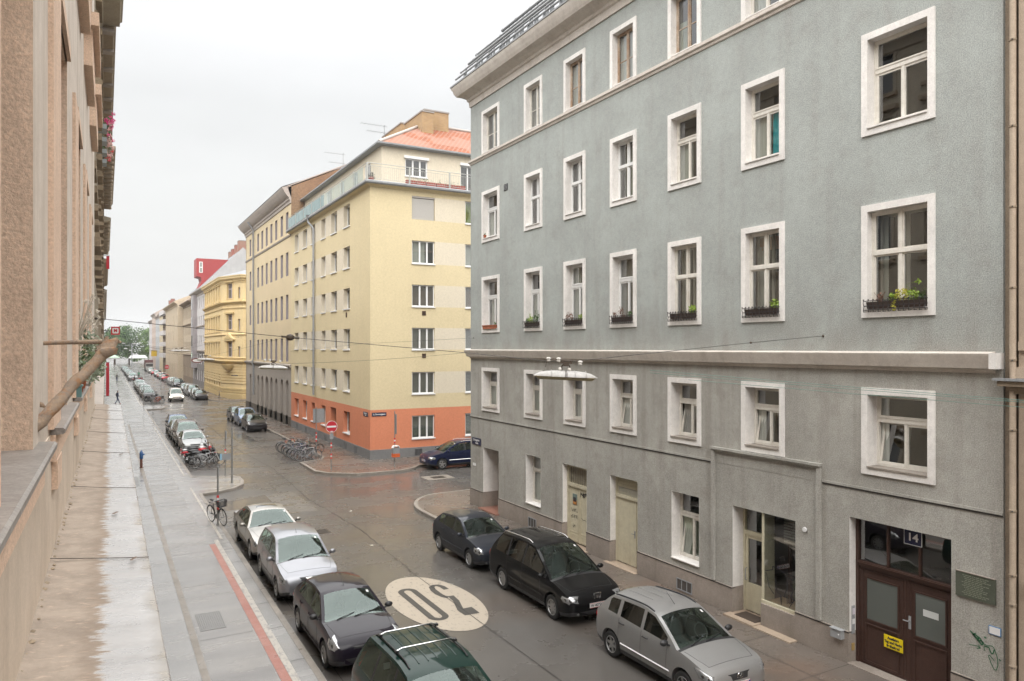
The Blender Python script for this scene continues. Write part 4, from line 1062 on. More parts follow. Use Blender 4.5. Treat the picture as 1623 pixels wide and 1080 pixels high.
# windows
def simple_window(fr, bld, h_, depth, frm, style, glassm=None, wallm=None, sillm=None, blind=None, revm=None):
    s0, s1, z0, z1 = h_
    wb = MB(fr); reveal(wb, s0, s1, z0, z1, 0, -depth - .05, revm or wallm); win = wb.build('window', bld)
    if sillm:
        sb = MB(fr); sb.box(s0 - .03, s1 + .03, -depth, .07, z0 - .06, z0 + .01, sillm); sb.build('window_sill', win)
    fb = MB(fr); ring(fb, s0 + .002, s1 - .002, z0 + .012, z1 - .002, .07, -depth - .06, -depth, frm)
    w_ = s1 - s0
    if style == 3:
        for t in (.36, .68): fb.box(s0 + w_ * t - .055, s0 + w_ * t + .055, -depth - .055, -depth + .005, z0 + .08, z1 - .07, frm)
    elif style == 2: fb.box(s0 + w_ * .5 - .045, s0 + w_ * .5 + .045, -depth - .055, -depth + .005, z0 + .08, z1 - .07, frm)
    elif style == 22:
        fb.box(s0 + w_ * .5 - .045, s0 + w_ * .5 + .045, -depth - .055, -depth + .005, z0 + .08, z1 - .07, frm)
        fb.box(s0 + .07, s1 - .07, -depth - .05, -depth + .01, z1 - (z1 - z0) * .38, z1 - (z1 - z0) * .38 + .08, frm)
    fb.build('window_frame', win)
    gb = MB(fr); gb.face([(s0 + .06, -depth - .03, z0 + .07), (s1 - .06, -depth - .03, z0 + .07), (s1 - .06, -depth - .03, z1 - .06), (s0 + .06, -depth - .03, z1 - .06)], glassm or FARGLASS); gb.build('window_pane', win)
    if blind:
        fr_, to_, m = blind
        bb = MB(fr); bb.box(s0 + w_ * fr_[0] + .02, s0 + w_ * fr_[1] - .02, -depth - .20, -depth - .18, z0 + .02 + (z1 - z0) * to_[0], z0 + (z1 - z0) * to_[1] - .02, m); bb.build('curtain', win)
    return win
rb = random.Random(4)
for j, (z, q_) in enumerate(zip(zr, hh)):
    for i, (a, b) in enumerate(yc):
        if j == 0 and i == 1: continue
        rv = ORNG if j == 0 else YELP
        simple_window(fy, YB, (a, b, z, z + q_), .28, PVC, 2, GLASS, rv, PVC, ((0, 1), (0, 1), mat_plain('cream_blind', (.55, .50, .36), .8)) if rb.random() < .45 else ((0, 1), (0, 1), CURTD))
    for i, (a, b) in enumerate(cc):
        rv = ORNG if j == 0 else YELW
        if j == 5 and i == 0:
            wb = MB(fc); reveal(wb, a, b, z, z + q_, 0, -.12, YELW)
            for k in range(30): wb.box(a + .02, b - .02, -.12, -.065 - .008 * (k % 2), z + .02 + k * .046, z + .064 + k * .046, mat_plain('grey_shutter_slats', (.44, .42, .39), .6))
            wb.box(a, b, -.12, -.02, z + q_ - .12, z + q_, mat_plain('shutter_box', (.36, .33, .30), .6)); wb.build('roller_shutter', YB); continue
        bl = {4: ((0, .64), (0, 1), CURT), 3: ((0, 1), (0, 1), mat_plain('brown_blind', (.26, .20, .155), .9)), 2: ((0, 1), (0, 1), CURTD), 1: ((0, 1), (0, 1), mat_plain('grey_net', (.25, .26, .23), .9)), 0: ((0, 1), (0, 1), mat_plain('net_curtain', (.30, .33, .29), .9)), 5: ((0, 1), (0, 1), mat_plain('lime_curtain', (.28, .36, .04), .9))}[j]
        simple_window(fc, YB, (a, b, z, z + q_), .10, PVC, 3, GLASS, rv, PVC, bl)
# entrance on the street side
db = MB(fy); reveal(db, 54.0, 55.6, -.1, 2.85, 0, -.5, ORNG); db.box(54.0, 55.6, -.52, -.45, 2.1, 2.85, FARGLASS); ring(db, 54.0, 55.6, 0, 2.84, .1, -.5, -.42, mat_plain('olive_door', (.22, .20, .10), .5), wb=0); db.box(54.1, 55.5, -.5, -.45, 0, 2.1, mat_plain('olive_door', (.22, .20, .10), .5)); db.build('door', YB)
for (fr_, L) in ((fc, [(18.45, 6.62, 6.92), (18.45, 9.45, 9.75)]), (fy, [(51.2, 9.45, 9.8)])):
    for s, z0, z1 in L:
        b_ = MB(fr_); b_.box(s, s + .28, 0, .02, z0, z1, mat_plain('brown_vent', (.10, .055, .03), .6)); [b_.box(s + .03, s + .25, .02, .03, z0 + .05 + k * .06, z0 + .07 + k * .06, BLACKP) for k in range(4)]; b_.build('wall_vent', YB)
for (fr_, L) in ((fy, [48.9, 51.3, 55.9 + .8, 59.6, 63, 66.4]), (fc, [17.95, 22.1])):
    for s in L:
        b_ = MB(fr_); b_.box(s, s + .5, .018, .028, .2, .60, BLACKP); [b_.box(s + .05 + k * .09, s + .065 + k * .09, .028, .034, .2, .6, STEEL) for k in range(5)]; b_.build('cellar_grille', YB)
b_ = MB(fy)
b_.tube([(60.9, .40, 17.85), (60.9, .40, 17.55), (60.3, .22, 17.1), (60.1, .16, 16.9), (60.1, .16, 3.5)], .085, ZINC, n=10); b_.tube([(60.9, .38, 18.1), (60.9, .38, 17.8)], [.22, .12], ZINC, n=10); b_.build('downpipe', YB, smooth=40)
# roof terrace storey
ph = MB(); PX, PY = XY + 1.2, 47.28
b_ = MB(Fr((0, PY, 0), (1, 0, 0), (0, -1, 0)))
wall_holes(b_, PX, 33, 17.9, 20.85, [(17.75, 19.35, 18.92, 20.10), (21.85, 23.0, 18.1, 20.1)], YELP)
b_.fr = Fr((PX, 0, 0), (0, 1, 0), (-1, 0, 0)); pw = [(49.6, 50.8, 18.1, 20.1), (52.6, 53.8, 18.1, 20.1), (56, 57.2, 18.1, 20.1), (60, 61.2, 18.1, 20.1), (64, 65.2, 18.1, 20.1)]
wall_holes(b_, PY, 68.9, 17.9, 20.85, pw, YELP)
b_.fr = ID; b_.box(PX + .6, 32, PY + .6, 60, 17.9, 20.5, ROOM); b_.build('penthouse_wall', YB)
simple_window(Fr((0, PY, 0), (1, 0, 0), (0, -1, 0)), YB, (17.75, 19.35, 18.92, 20.10), .08, PVC, 3, GLASS, PVC, PVC)
simple_window(Fr((0, PY, 0), (1, 0, 0), (0, -1, 0)), YB, (21.85, 23.0, 18.1, 20.1), .08, PVC, 2, GLASS, PVC)
for h_ in pw: simple_window(Fr((PX, 0, 0), (0, 1, 0), (-1, 0, 0)), YB, h_, .08, PVC, 2, GLASS, PVC)
b_ = MB(Fr((0, PY, 0), (1, 0, 0), (0, -1, 0))); b_.box(17.65, 19.45, .0, .12, 20.10, 20.28, PVC); b_.box(21.8, 23.05, .0, .12, 20.10, 20.28, PVC); b_.build('blind_box', YB)
rf = MB(); e0 = 20.88; rx, ry, rz_ = 21.1, 52.4, 24.15
rf.face([(PX - .3, PY - .3, e0), (34, PY - .3, e0), (34, ry, rz_), (rx, ry, rz_)], TILES); rf.face([(PX - .3, PY - .3, e0), (rx, ry, rz_), (rx, 69, rz_), (PX - .3, 69, e0)], TILES); rf.face([(rx, ry, rz_), (34, ry, rz_), (34, 57, e0), (27, 57, e0), (27, 69, e0), (rx, 69, rz_)], TILES)
roof = rf.build('roof', YB, recalc=False)
b_ = MB(); b_.sweep([(PX, 69), (PX, PY), (34, PY)], [(.0, 20.74), (.36, 20.76), (.42, 20.80), (.42, 20.90), (.30, 20.93), (0, 20.95)], ZINC, side=1); b_.build('roof_gutter', roof)
b_ = MB(); b_.tube([(PX - .28, PY - .28, e0 + .03), (rx, ry, rz_ + .06)], .11, mat_plain('pale_ridge_tile', (.40, .36, .33), .7), n=8); b_.tube([(rx, ry, rz_ + .06), (34, ry, rz_ + .06)], .11, mat_plain('pale_ridge_tile', (.40, .36, .33), .7), n=8); b_.build('ridge_tiles', roof)
CAPM = mat_plain('chimney_cap', (.30, .28, .26), .8)
def chimney(par, x0, x1, y0, y1, z0, z1, m):
    b_ = MB(); b_.box(x0, x1, y0, y1, z0, z1, m); b_.box(x0 - .05, x1 + .05, y0 - .05, y1 + .05, z1, z1 + .1, CAPM); return b_.build('chimney', par)
x0, zt = onY(672.8, 172.5, 51.6); x1, _ = onY(711, 178, 51.6)
chimney(roof, x0, x1, 51.6, 52.6, 23.3, 25.05, BRICKY)
y0, zt = onX(669, 178, 20.3); y1, _ = onX(641, 206, 20.3)
chimney(roof, 20.3, 21.2, y0, y1, 22.8, zt + .05, BRICKY)
y0, zt = onX(636, 203, 20.3); y1, _ = onX(606, 225, 20.3)
chimney(roof, 20.3, 21.2, y0, y1, 22.8, zt + .35, BRICKY)
# railing, terrace clutter
RAILM = mat_plain('grey_rail', (.40, .40, .37), .5, metal=.3)
rl = MB()
for z, r_ in ((19.10, .025), (18.93, .014), (18.14, .014)):
    rl.tube([(32, 45.72, z), (XY - .28, 45.72, z), (XY - .28, 68.8, z)], r_, RAILM, n=6)
x = XY - .28; k = 0
while x < 32:
    rl.box(x - .006, x + .006, 45.714, 45.726, 18.14, 18.93, RAILM)
    if k % 22 == 0: rl.box(x - .05, x + .05, 45.70, 45.76, 18.0, 19.1, RAILM)
    x += .13; k += 1
y = 45.8; k = 0
while y < 68.8:
    if k % 22 == 0: rl.box(XY - .32, XY - .24, y - .04, y + .04, 18.0, 19.1, RAILM)
    y += .13; k += 1
rl.build('terrace_railing', YB)
pnl = MB(); TEAL = mat_plain('teal_glass_panel', (.16, .25, .25), .15, spec=.6); MILK = mat_glass('milky_glass_panel', (.80, .85, .80))
for i in range(16):
    y0 = 46.6 + i * 1.4; pnl.box(XY - .30, XY - .285, y0, y0 + 1.34, 18.12, 19.0, TEAL if i > 6 else MILK)
pnl.build('railing_panel', YB)
t = thing('potted_plants', 'row of red flower troughs along the roof terrace below the window', 'plants', (18.5, 45.95, 18.05)); b_ = MB(); REDF = mat_plain('dark_red_planter', (.30, .07, .05), .7)
for k in range(6): b_.box(17.3 + k * .72, 17.95 + k * .72, 45.85, 46.05, 18.06, 18.32, REDF)
b_.build('planter', t); b_ = MB(); [leaves(b_, (18.2 + k * .5, 45.95, 18.42), .22, 26, LEAFD if k % 2 else mat_plain('grey_leaf', (.35, .40, .32), .7), .05) for k in range(7)]; b_.build('plant', t)
t = thing('terrace_plant', 'dark round bushes in the corner of the roof terrace', 'plants', (XY, 46.0, 18.05)); b_ = MB(); leaves(b_, (14.95, 46.0, 18.28), .30, 160, mat_plain('dark_grey_green', (.08, .085, .07), .8), .06); b_.lathe([(0, 0), (.16, 0), (.2, .2), (0, .2)], (14.95, 46.0, 18.04), (0, 0, 1), REDF, n=10); b_.build('plant', t)
def antenna(x, y, z, h_, lab):
    t = thing('tv_antenna', lab, 'antenna', (x, y, z)); b_ = MB(); b_.tube([(x, y, z), (x, y, z + h_)], .022, STEEL, n=5)
    for zz, L in ((h_ * .95, 1.6), (h_ * .65, 1.2)):
        b_.tube([(x - L, y, z + zz), (x + .2, y, z + zz)], .014, STEEL, n=4)
        for k in range(7): b_.tube([(x - L + k * L / 6, y - .3, z + zz), (x - L + k * L / 6, y + .3, z + zz)], .009, STEEL, n=4)
    b_.build('mast', t)
antenna(16.6, 48.2, 20.9, 1.5, 'television antenna at the front corner of the tiled roof')
antenna(18.0, 63.0, 21.5, 2.6, 'television antenna far back on the yellow house roof')
wall_sign('street_name_sign', 'dark blue street name plate on the orange wall facing the side street', fc, 15.0, 15.98, 2.89, 3.13, .012, DARKBLUE, DARKBLUE, [('2.,Obornergasse', .135, 0, .0, SIGNW, .004, .92)])
wall_sign('street_name_sign', 'dark blue street name plate on the orange wall facing the main street', fy, 46.42, 47.4, 2.84, 3.12, .012, DARKBLUE, DARKBLUE, [('2.,Vorgarten-', .135, 0, .055, SIGNW, .003, .9), ('straße', .12, 0, -.07, SIGNW, .003, 1.)], mirror=True)

# ================================================================== ARCADED HOUSE
COR2 = mat_plaster('pale_grey_cornice', (.46, .41, .37), (.42, .375, .34), grain=40, bump=.05, streak=.3)
ARCY = mat_plaster('sand_yellow_render', (.64, .53, .355), (.60, .50, .33), grain=60, bump=.1, stain=.1, streak=.15, coarse=.25, grainvar=.05)
ARCG = mat_plaster('grey_beige_render', (.36, .325, .29), (.33, .295, .26), grain=50, bump=.15, stain=.25, streak=.25, coarse=.4, grainvar=.06)
ARCD = mat_plaster('dark_plinth', (.10, .088, .072), (.14, .12, .10), grain=40, bump=.2, stain=.4, streak=.5, coarse=1.2)
LIL = mat_plain('lilac_grey_frame', (.30, .27, .28), .6)
AB = thing('apartment_building', 'sand yellow house with grey arcaded ground floor and dark plinth', 'building', (XY, 69, 0))
ac = [70.7, 73.1, 75.75, 78.2, 80.7, 83.2, 85.65, 90.6]; az = [(6.0, 8.2), (9.95, 12.25), (14.0, 16.2), (18.0, 19.95)]
ah = [(c - .52, c + .52, z0, z1) for c in ac for z0, z1 in az]
arch = [(c - (.85 if abs(c - 80.7) < .1 else .62), c + (.85 if abs(c - 80.7) < .1 else .62)) for c in ac]
b_ = MB(fy); wall_holes(b_, 69, 93.7, 5.6, 20.7, ah, ARCY)
lowh = [(a, b, -.2, 4.3) for a, b in arch]
wall_holes(b_, 69, 93.7, -.2, 5.6, lowh, ARCG)
for a, b in arch:   # spandrels closing the round heads
    r_ = (b - a) / 2; zc = 4.3 - r_; n = 8
    for sgn in (-1, 1):
        P = [((a + b) / 2 + sgn * r_ * sin(pi / 2 * k / n), zc + r_ * cos(pi / 2 * k / n)) for k in range(n + 1)]
        cx_ = a if sgn < 0 else b
        for k in range(n): b_.face([(cx_, 0, 4.3), (P[k][0], 0, P[k][1]), (P[k + 1][0], 0, P[k + 1][1])], ARCG)
        for k in range(n): b_.face([(P[k][0], 0, P[k][1]), (P[k + 1][0], 0, P[k + 1][1]), (P[k + 1][0], -.45, P[k + 1][1]), (P[k][0], -.45, P[k][1])], ARCG)
    for s in (a, b): b_.face([(s, 0, -.2), (s, -.45, -.2), (s, -.45, zc), (s, 0, zc)], ARCG)
    b_.face([(a, -.45, -.2), (b, -.45, -.2), (b, -.45, 4.3), (a, -.45, 4.3)], ARCG)
b_.fr = ID
b_.face([(XY + .7, 69, 5.6), (XY + .7, 93.7, 5.6), (XY + .7, 93.7, 21), (XY + .7, 69, 21)], ROOM)
b_.box(XY, 33, 93.5, 93.7, -.2, 22, ARCY)
b_.box(XY + .01, 33, 69.0, 69.3, 0, 21.0, BRICKB); b_.fr = Fr((0, 69.0, 0), (1, 0, 0), (0, 1, 0)); b_.wallprism([(XY - .3, 21.9), (25, 26.9), (33, 22.4), (33, 21.0), (XY + .01, 21.0)], .0, .3, BRICKB); b_.wallprism([(XY - .4, 21.95), (25, 26.95), (33, 22.45), (33, 22.55), (25, 27.06), (XY - .4, 22.05)], -.05, .35, COR2); b_.fr = ID
b_.build('wall', AB)
prev = 69.0
for a, b in arch + [(93.7, 93.7)]: b_ = MB(fy); b_.box(prev, a, -.2, .05, -.1, .95, ARCD); b_.build('plinth', AB); prev = b
for a, b in arch: b_ = MB(fy); b_.box(a + .003, b - .003, -.5, -.40, -.1, 1.5, ARCD); b_.build('arch_base', AB)
for h_ in ah: simple_window(fy, AB, h_, .16, LIL, 22, FARGLASS, LIL, None)
for a, b in arch:
    wb = MB(fy); wb.box(a + .1, b - .1, -.45, -.40, 1.5, 3.2, FARGLASS); ring(wb, a + .05, b - .05, 1.45, 3.3, .07, -.44, -.36, LIL); wb.build('arch_window', AB)
b_ = MB(); b_.sweep([(XY, 69.0), (XY, 93.7)], [(-.02, 5.40), (.08, 5.45), (.14, 5.55), (.20, 5.62), (.20, 5.72), (-.02, 5.80)], ARCG, side=-1)
b_.build('storey_band', AB); b_ = MB(); b_.sweep([(XY, 69.0), (XY, 93.7)], [(-.02, 17.5), (.06, 17.55), (.10, 17.70), (-.02, 17.78)], ARCG, side=-1); b_.build('storey_band', AB)
b_ = MB(); b_.sweep([(XY, 69.0), (XY, 93.7), (XY + 15, 93.7)], [(-.02, 20.5), (.08, 20.55), (.10, 20.8), (.18, 20.85), (.20, 21.05), (.30, 21.1), (.60, 21.5), (.64, 21.62), (.78, 21.8), (.80, 21.92), (-.02, 22.1)], COR2, side=-1); b_.build('cornice', AB, smooth=35)
rf = MB(); rf.face([(XY - .8, 69.3, 22.0), (XY - .8, 94.6, 22.0), (25, 90, 26.6), (25, 69.1, 26.6)], ROOFG); rf.face([(XY - .9, 94.6, 22), (34, 94.6, 22), (25, 90, 26.6)], ROOFG); rf.face([(25, 69.1, 26.6), (25, 90, 26.6), (34, 94.6, 22), (34, 69.1, 22)], ROOFG); rf.build('roof', AB, recalc=False)
b_ = MB(fy); b_.tube([(87.6, .8, 21.5), (87.6, .2, 20.6), (87.6, .18, 6.0), (87.6, .34, 5.7), (87.6, .18, 5.3), (87.6, .18, 2.0)], .10, ZINC, n=8); b_.build('downpipe', AB, smooth=40)

# ================================================================== ORNATE CREAM CORNER HOUSE
CRM = mat_plaster('cream_stucco', (.70, .55, .31), (.66, .52, .29), grain=40, bump=.12, stain=.15, stain_col=(.40, .29, .13), streak=.2, coarse=.3, grainvar=.05)
CRM2 = mat_plaster('deep_cream_stucco', (.58, .45, .23), (.54, .41, .21), grain=40, bump=.12, stain=.2, streak=.25, coarse=.5, grainvar=.05)
LILW = mat_plain('pale_lilac_frame', (.50, .43, .45), .6)
CB = thing('apartment_building', 'ornate cream stucco corner house with mouldings and a small pediment', 'building', (15, 110, 0))
c0, c1 = (15.0, 116.0), (16.3, 108.8)
def wallset(P, Q):
    s = Vector((Q[0] - P[0], Q[1] - P[1], 0)); L = s.length; s.normalize(); d = Vector((s.y, -s.x, 0))
    return s, L, d
zbands = [(5.1, 5.35), (9.0, 9.2), (13.55, 13.85)]
storeys = [(1.6, 3.5), (6.0, 8.0), (9.9, 11.9), (14.4, 16.4)]
fA = Fr((15.0, 0, 0), (0, 1, 0), (-1, 0, 0))
cxs = [118.2 + k * 2.9 for k in range(7)]
b_ = MB(fA); hA = [(c - .55, c + .55, z0, z1) for c in cxs for z0, z1 in storeys]
wall_holes(b_, 115.0, 137.0, -.2, 17.6, hA, CRM)
pC = Vector((15.0, 115.0, 0)); pD = Vector((17.0, 109.6, 0)); sv = (pD - pC); Lc = sv.length
fC = Fr(pC, sv, (-sv.y * -1 if False else sv.y, -sv.x, 0)); 
if fC.d.x > 0: fC = Fr(pC, sv, (-sv.y, sv.x, 0))
hC = [(Lc * .38 - .75, Lc * .38 + .75, z0, z1 + .15) for z0, z1 in storeys[1:]] + [(Lc * .82 - .3, Lc * .82 + .3, z0 - .1, z1 - .5) for z0, z1 in storeys[1:]]
b_.fr = fC; wall_holes(b_, 0, Lc, -.2, 17.6, hC, CRM)
fD = Fr((0, 109.6, 0), (1, 0, 0), (0, -1, 0)); b_.fr = fD
hD = [(c - .55, c + .55, z0, z1) for c in (19.5, 22.5, 25.5) for z0, z1 in storeys]
wall_holes(b_, 17.0, 34, -.2, 17.6, hD, CRM); b_.fr = ID
b_.face([(15.9, 115.4, 0), (15.9, 136.8, 0), (15.9, 136.8, 18), (15.9, 115.4, 18)], ROOM); b_.face([(15.9, 115.4, 0), (17.5, 110.4, 0), (17.5, 110.4, 18), (15.9, 115.4, 18)], ROOM); b_.face([(17.5, 110.4, 0), (33, 110.4, 0), (33, 110.4, 18), (17.5, 110.4, 18)], ROOM)
b_.build('wall', CB)
for h_ in hA: simple_window(fA, CB, h_, .2, LILW, 22, FARGLASS, CRM2, CRM)
for h_ in hC: simple_window(fC, CB, h_, .2, LILW, 22 if h_[1] - h_[0] > 1 else 0, FARGLASS, CRM2, CRM)
for h_ in hD: simple_window(fD, CB, h_, .2, LILW, 22, FARGLASS, CRM2, CRM)
PTHC = [(15.0, 137.0), (15.0, 115.0), (17.0, 109.6), (34, 109.6)]
def mould(name, par, prof, m, path=PTHC, side=1):
    b_ = MB(); b_.sweep(path, prof, m, side=side); return b_.build(name, par, smooth=35)
mould('cornice', CB, [(-.02, 16.5), (.06, 16.55), (.08, 16.75), (.2, 16.8), (.22, 16.95), (.42, 17.1), (.52, 17.2), (.55, 17.42), (.63, 17.5), (.63, 17.6), (-.02, 17.75)], CRM)
for z in (13.5, 5.05): mould('storey_band', CB, [(-.02, z), (.12, z + .03), (.14, z + .12), (.38, z + .28), (.40, z + .42), (-.02, z + .5)], CRM2)
for z in (9.1, 5.75, 12.9): mould('storey_band', CB, [(-.02, z), (.10, z + .02), (.14, z + .16), (-.02, z + .24)], CRM)
for z in (.9, 1.25, 2.2, 2.6, 3.0, 3.4, 3.8, 4.2, 4.6): mould('rustication', CB, [(-.02, z), (.09, z + .02), (.09, z + .27), (-.02, z + .29)], CRM2 if z < 1.3 else CRM)
mould('plinth', CB, [(-.02, -.1), (.10, -.1), (.10, .75), (-.02, .85)], CRM2)
for c in cxs:
    for z0, z1 in storeys[1:]:
        b_ = MB(fA); b_.box(c - .72, c - .58, -.01, .08, z0 - .1, z1 + .1, CRM); b_.box(c + .58, c + .72, -.01, .08, z0 - .1, z1 + .1, CRM); b_.box(c - .85, c + .85, -.01, .22, z1 + .12, z1 + .32, CRM2); b_.box(c - .8, c + .8, -.01, .14, z0 - .25, z0 - .1, CRM); b_.build('window_surround', CB)
for z0, z1 in storeys[1:]:
    b_ = MB(fC); c = Lc * .38; b_.box(c - 1.0, c - .8, -.01, .10, z0 - .1, z1 + .25, CRM); b_.box(c + .8, c + 1.0, -.01, .10, z0 - .1, z1 + .25, CRM); b_.box(c - 1.2, c + 1.2, -.01, .30, z1 + .3, z1 + .5, CRM2); b_.build('window_surround', CB)
b_ = MB(fC); zz = 8.5; c = Lc * .38; b_.wallprism([(c - 1.5, zz), (c + 1.5, zz), (c, zz + .95)], -.01, .32, CRM); b_.wallprism([(c - 1.0, zz + .12), (c + 1.0, zz + .12), (c, zz + .72)], .32, .36, CRM2); b_.build('pediment', CB); b_ = MB(fC)
b_.lathe([(0, 0), (.5, .15), (.95, .5), (1.15, .85), (1.2, 1.0)], (c, 0, 3.9), (0, 0, 1), CRM2, n=18)
b_.build('bay_corbel', CB)
rf = MB(); rf.face([(14.45, 137.0, 17.62), (14.45, 114.8, 17.62), (21, 119, 19.6), (21, 137.0, 19.6)], mat_plaster('pale_sheet_roof', (.24, .25, .265), grain=6, bump=.05, rough=.4, streak=.3)); rf.face([(14.45, 114.8, 17.62), (16.6, 109.0, 17.62), (23, 116, 20.4), (21, 119, 19.6)], MATS['pale_sheet_roof']); rf.face([(16.6, 109, 17.62), (34, 109, 17.62), (34, 116, 20.4), (23, 116, 20.4)], MATS['pale_sheet_roof']); rf.build('roof', CB, recalc=False)
wall_sign('street_name_sign', 'dark blue street name plate on the cream corner house', fC, Lc * .46, Lc * .78, 3.3, 3.62, .06, DARKBLUE, DARKBLUE, [('2.,Ennsgasse', .2, 0, 0, SIGNW, .004, .85)])

# ================================================================== FAR HOUSES, RIGHT SIDE
def far_house(label, X, Y0, Y1, zt, wall, low=None, zlow=4.2, wins=4, rows=(1.4, 5.2, 8.7, 12.2), wh=2.0, ww=1.1, roofm=None, roofh=3.2, frm=None, side=1, cor=None, corp=.6, bands=(), chim=0, roofd=6., gable=None):
    """street house; side=+1 on the right of the street, -1 on the left"""
    t = thing('apartment_building', label, 'building', (X, Y0, 0))
    fr = Fr((X, 0, 0), (0, 1, 0), (-side, 0, 0)); xb = X + side * 14
    b_ = MB(fr); st = (Y1 - Y0) / wins
    hs = [(Y0 + st * (k + .5) - ww / 2, Y0 + st * (k + .5) + ww / 2, z, z + wh) for k in range(wins) for z in rows]
    wall_holes(b_, Y0, Y1, zlow, zt, [h_ for h_ in hs if h_[2] > zlow], wall)
    wall_holes(b_, Y0, Y1, -.2, zlow, [h_ for h_ in hs if h_[2] < zlow], low or wall)
    b_.fr = ID
    for yy in (Y0, Y1): b_.face([(X, yy, -.2), (xb, yy, -.2), (xb, yy, zt), (X, yy, zt)], wall)
    b_.face([(X + side * .6, Y0, 0), (X + side * .6, Y1, 0), (X + side * .6, Y1, zt - .1), (X + side * .6, Y0, zt - .1)], ROOM)
    b_.build('wall', t)
    for h_ in hs:
        wb = MB(fr); reveal(wb, *h_, 0, -.22, frm or wall); ring(wb, *h_, .08, -.24, -.16, frm or LILW); wb.box((h_[0] + h_[1]) / 2 - .04, (h_[0] + h_[1]) / 2 + .04, -.22, -.16, h_[2], h_[3], frm or LILW)
        wb.face([(h_[0], -.2, h_[2]), (h_[1], -.2, h_[2]), (h_[1], -.2, h_[3]), (h_[0], -.2, h_[3])], FARGLASS); wb.build('window', t)
    pth = [(X, Y0 - .02), (X, Y1)]
    b_ = MB(); b_.sweep(pth, [(-.02, zt - .9), (.08, zt - .85), (.1, zt - .5), (corp * .5, zt - .35), (corp, zt - .12), (corp, zt), (-.02, zt + .12)], cor or COR2, side=-side); b_.build('cornice', t)
    for z in bands:
        b_ = MB(); b_.sweep(pth, [(-.02, z), (.14, z + .05), (.2, z + .25), (-.02, z + .32)], cor or COR2, side=-side); b_.build('storey_band', t)
    rm = roofm or ROOFG
    rf = MB(); rf.face([(X - side * corp, Y0, zt + .05), (X - side * corp, Y1, zt + .05), (X + side * roofd, Y1, zt + roofh), (X + side * roofd, Y0, zt + roofh)], rm)
    rf.face([(X + side * roofd, Y0, zt + roofh), (X + side * roofd, Y1, zt + roofh), (xb, Y1, zt), (xb, Y0, zt)], rm)
    for yy in (Y0, Y1): rf.face([(X - side * corp, yy, zt + .05), (X + side * roofd, yy, zt + roofh), (xb, yy, zt)], gable or wall)
    ro = rf.build('roof', t, recalc=False)
    for k in range(chim):
        yy = Y0 + (k + .5) * (Y1 - Y0) / chim
        chimney(ro, X + side * (roofd - 1.0), X + side * (roofd + .2), yy, yy + 1.6, zt + roofh - 1.2, zt + roofh + 1.3, BRICKR)
    return t
BRICKR = mat_plaster('red_chimney_brick', (.30, .12, .09), (.34, .22, .17), grain=12, bump=.2)
FWHT = mat_plaster('far_white_render', (.60, .58, .58), (.55, .53, .53), grain=20, bump=.05, streak=.15)
FLIL = mat_plaster('far_lilac_grey', (.36, .335, .34), (.33, .305, .31), grain=20, bump=.05)
FGRY = mat_plaster('far_dark_grey', (.25, .235, .23), (.22, .205, .20), grain=20, bump=.05, streak=.3)
FBEI = mat_plaster('far_beige', (.50, .42, .32), (.46, .385, .29), grain=20, bump=.05, streak=.3)
FSAND = mat_plaster('far_sand', (.56, .47, .35), (.52, .44, .33), grain=20, bump=.05, streak=.25)
FBRN = mat_plaster('far_brown', (.28, .22, .165), (.24, .19, .145), grain=20, bump=.05, streak=.4)
FCRM = mat_plaster('far_cream', (.62, .54, .38), (.58, .50, .35), grain=20, bump=.05)
PALER = MATS['pale_sheet_roof']
W1 = far_house('white and grey house with a red box dormer high on its pale roof', 15.0, 137.05, 156.4, 17.6, FWHT, FGRY, 6.6, 6, (1.4, 4.4, 7.6, 11.1, 14.4), 1.9, 1.1, PALER, 7.4, roofd=6.3, corp=.7, bands=(6.6, 11.0), chim=0, gable=mat_plaster('pale_grey_gable', (.46, .455, .45), grain=20, bump=.05, streak=.3))
b_ = MB(fA); b_.box(149.0, 152.6, -.02, .7, 3.6, 17.1, FLIL); [b_.box(150.1, 151.5, .7, .74, z, z + 2.0, FARGLASS) for z in (4.4, 7.6, 11.1, 14.4)]; b_.build('bay', W1)
for y, z in ((137.6, 26.2), (141.5, 25.9), (145.5, 25.6), (149, 25.5)): chimney(W1, 20.7, 22.0, y, y + 1.8, 23.5, z, BRICKR)
# red box dormer
REDB = mat_plaster('red_cladding', (.36, .065, .065), (.33, .06, .06), grain=20, bump=.03, rough=.5, streak=.1, grainvar=.03)
rbm = MB(Fr((0, 142.5, 0), (1, 0, 0), (0, 1, 0))); rbm.wallprism([(14.25, 20.05), (14.25, 23.25), (21.0, 23.25), (21.0, 22.0), (14.6, 18.0), (15.1, 19.3), (14.95, 19.9)], 0, 4.2, REDB)
rd_ = rbm.build('dormer', W1)
wb = MB(Fr((0, 142.5, 0), (1, 0, 0), (0, -1, 0))); ring(wb, 14.70, 15.28, 20.7, 22.65, .11, .01, .06, PVC); wb.box(14.8, 15.18, .01, .05, 21.6, 21.74, PVC); wb.box(14.81, 15.17, .01, .03, 20.8, 22.55, MATS['grey_net'] if 'grey_net' in MATS else FARGLASS); wb.build('window', rd_)
far_house('brown beige house with a dark moulded cornice beyond the white one', 15.0, 156.5, 176.5, 16.6, FBEI, FBRN, 5.8, 7, (1.4, 6.6, 9.9, 13.2), 1.9, 1.1, mat_plaster('rusty_sheet_roof', (.36, .23, .19), (.42, .36, .34), grain=6, bump=.05, rough=.5), 5.0, cor=FBRN, corp=.9, bands=(5.7, 11.9), chim=2)
far_house('sandy beige house standing slightly forward in the far row', 13.9, 177.0, 213.5, 17.4, FSAND, FSAND, 4.2, 5, (1.4, 5.4, 8.9, 12.4), 2.2, 1.1, MATS['rusty_sheet_roof'], 3.0, corp=.8, cor=FSAND)
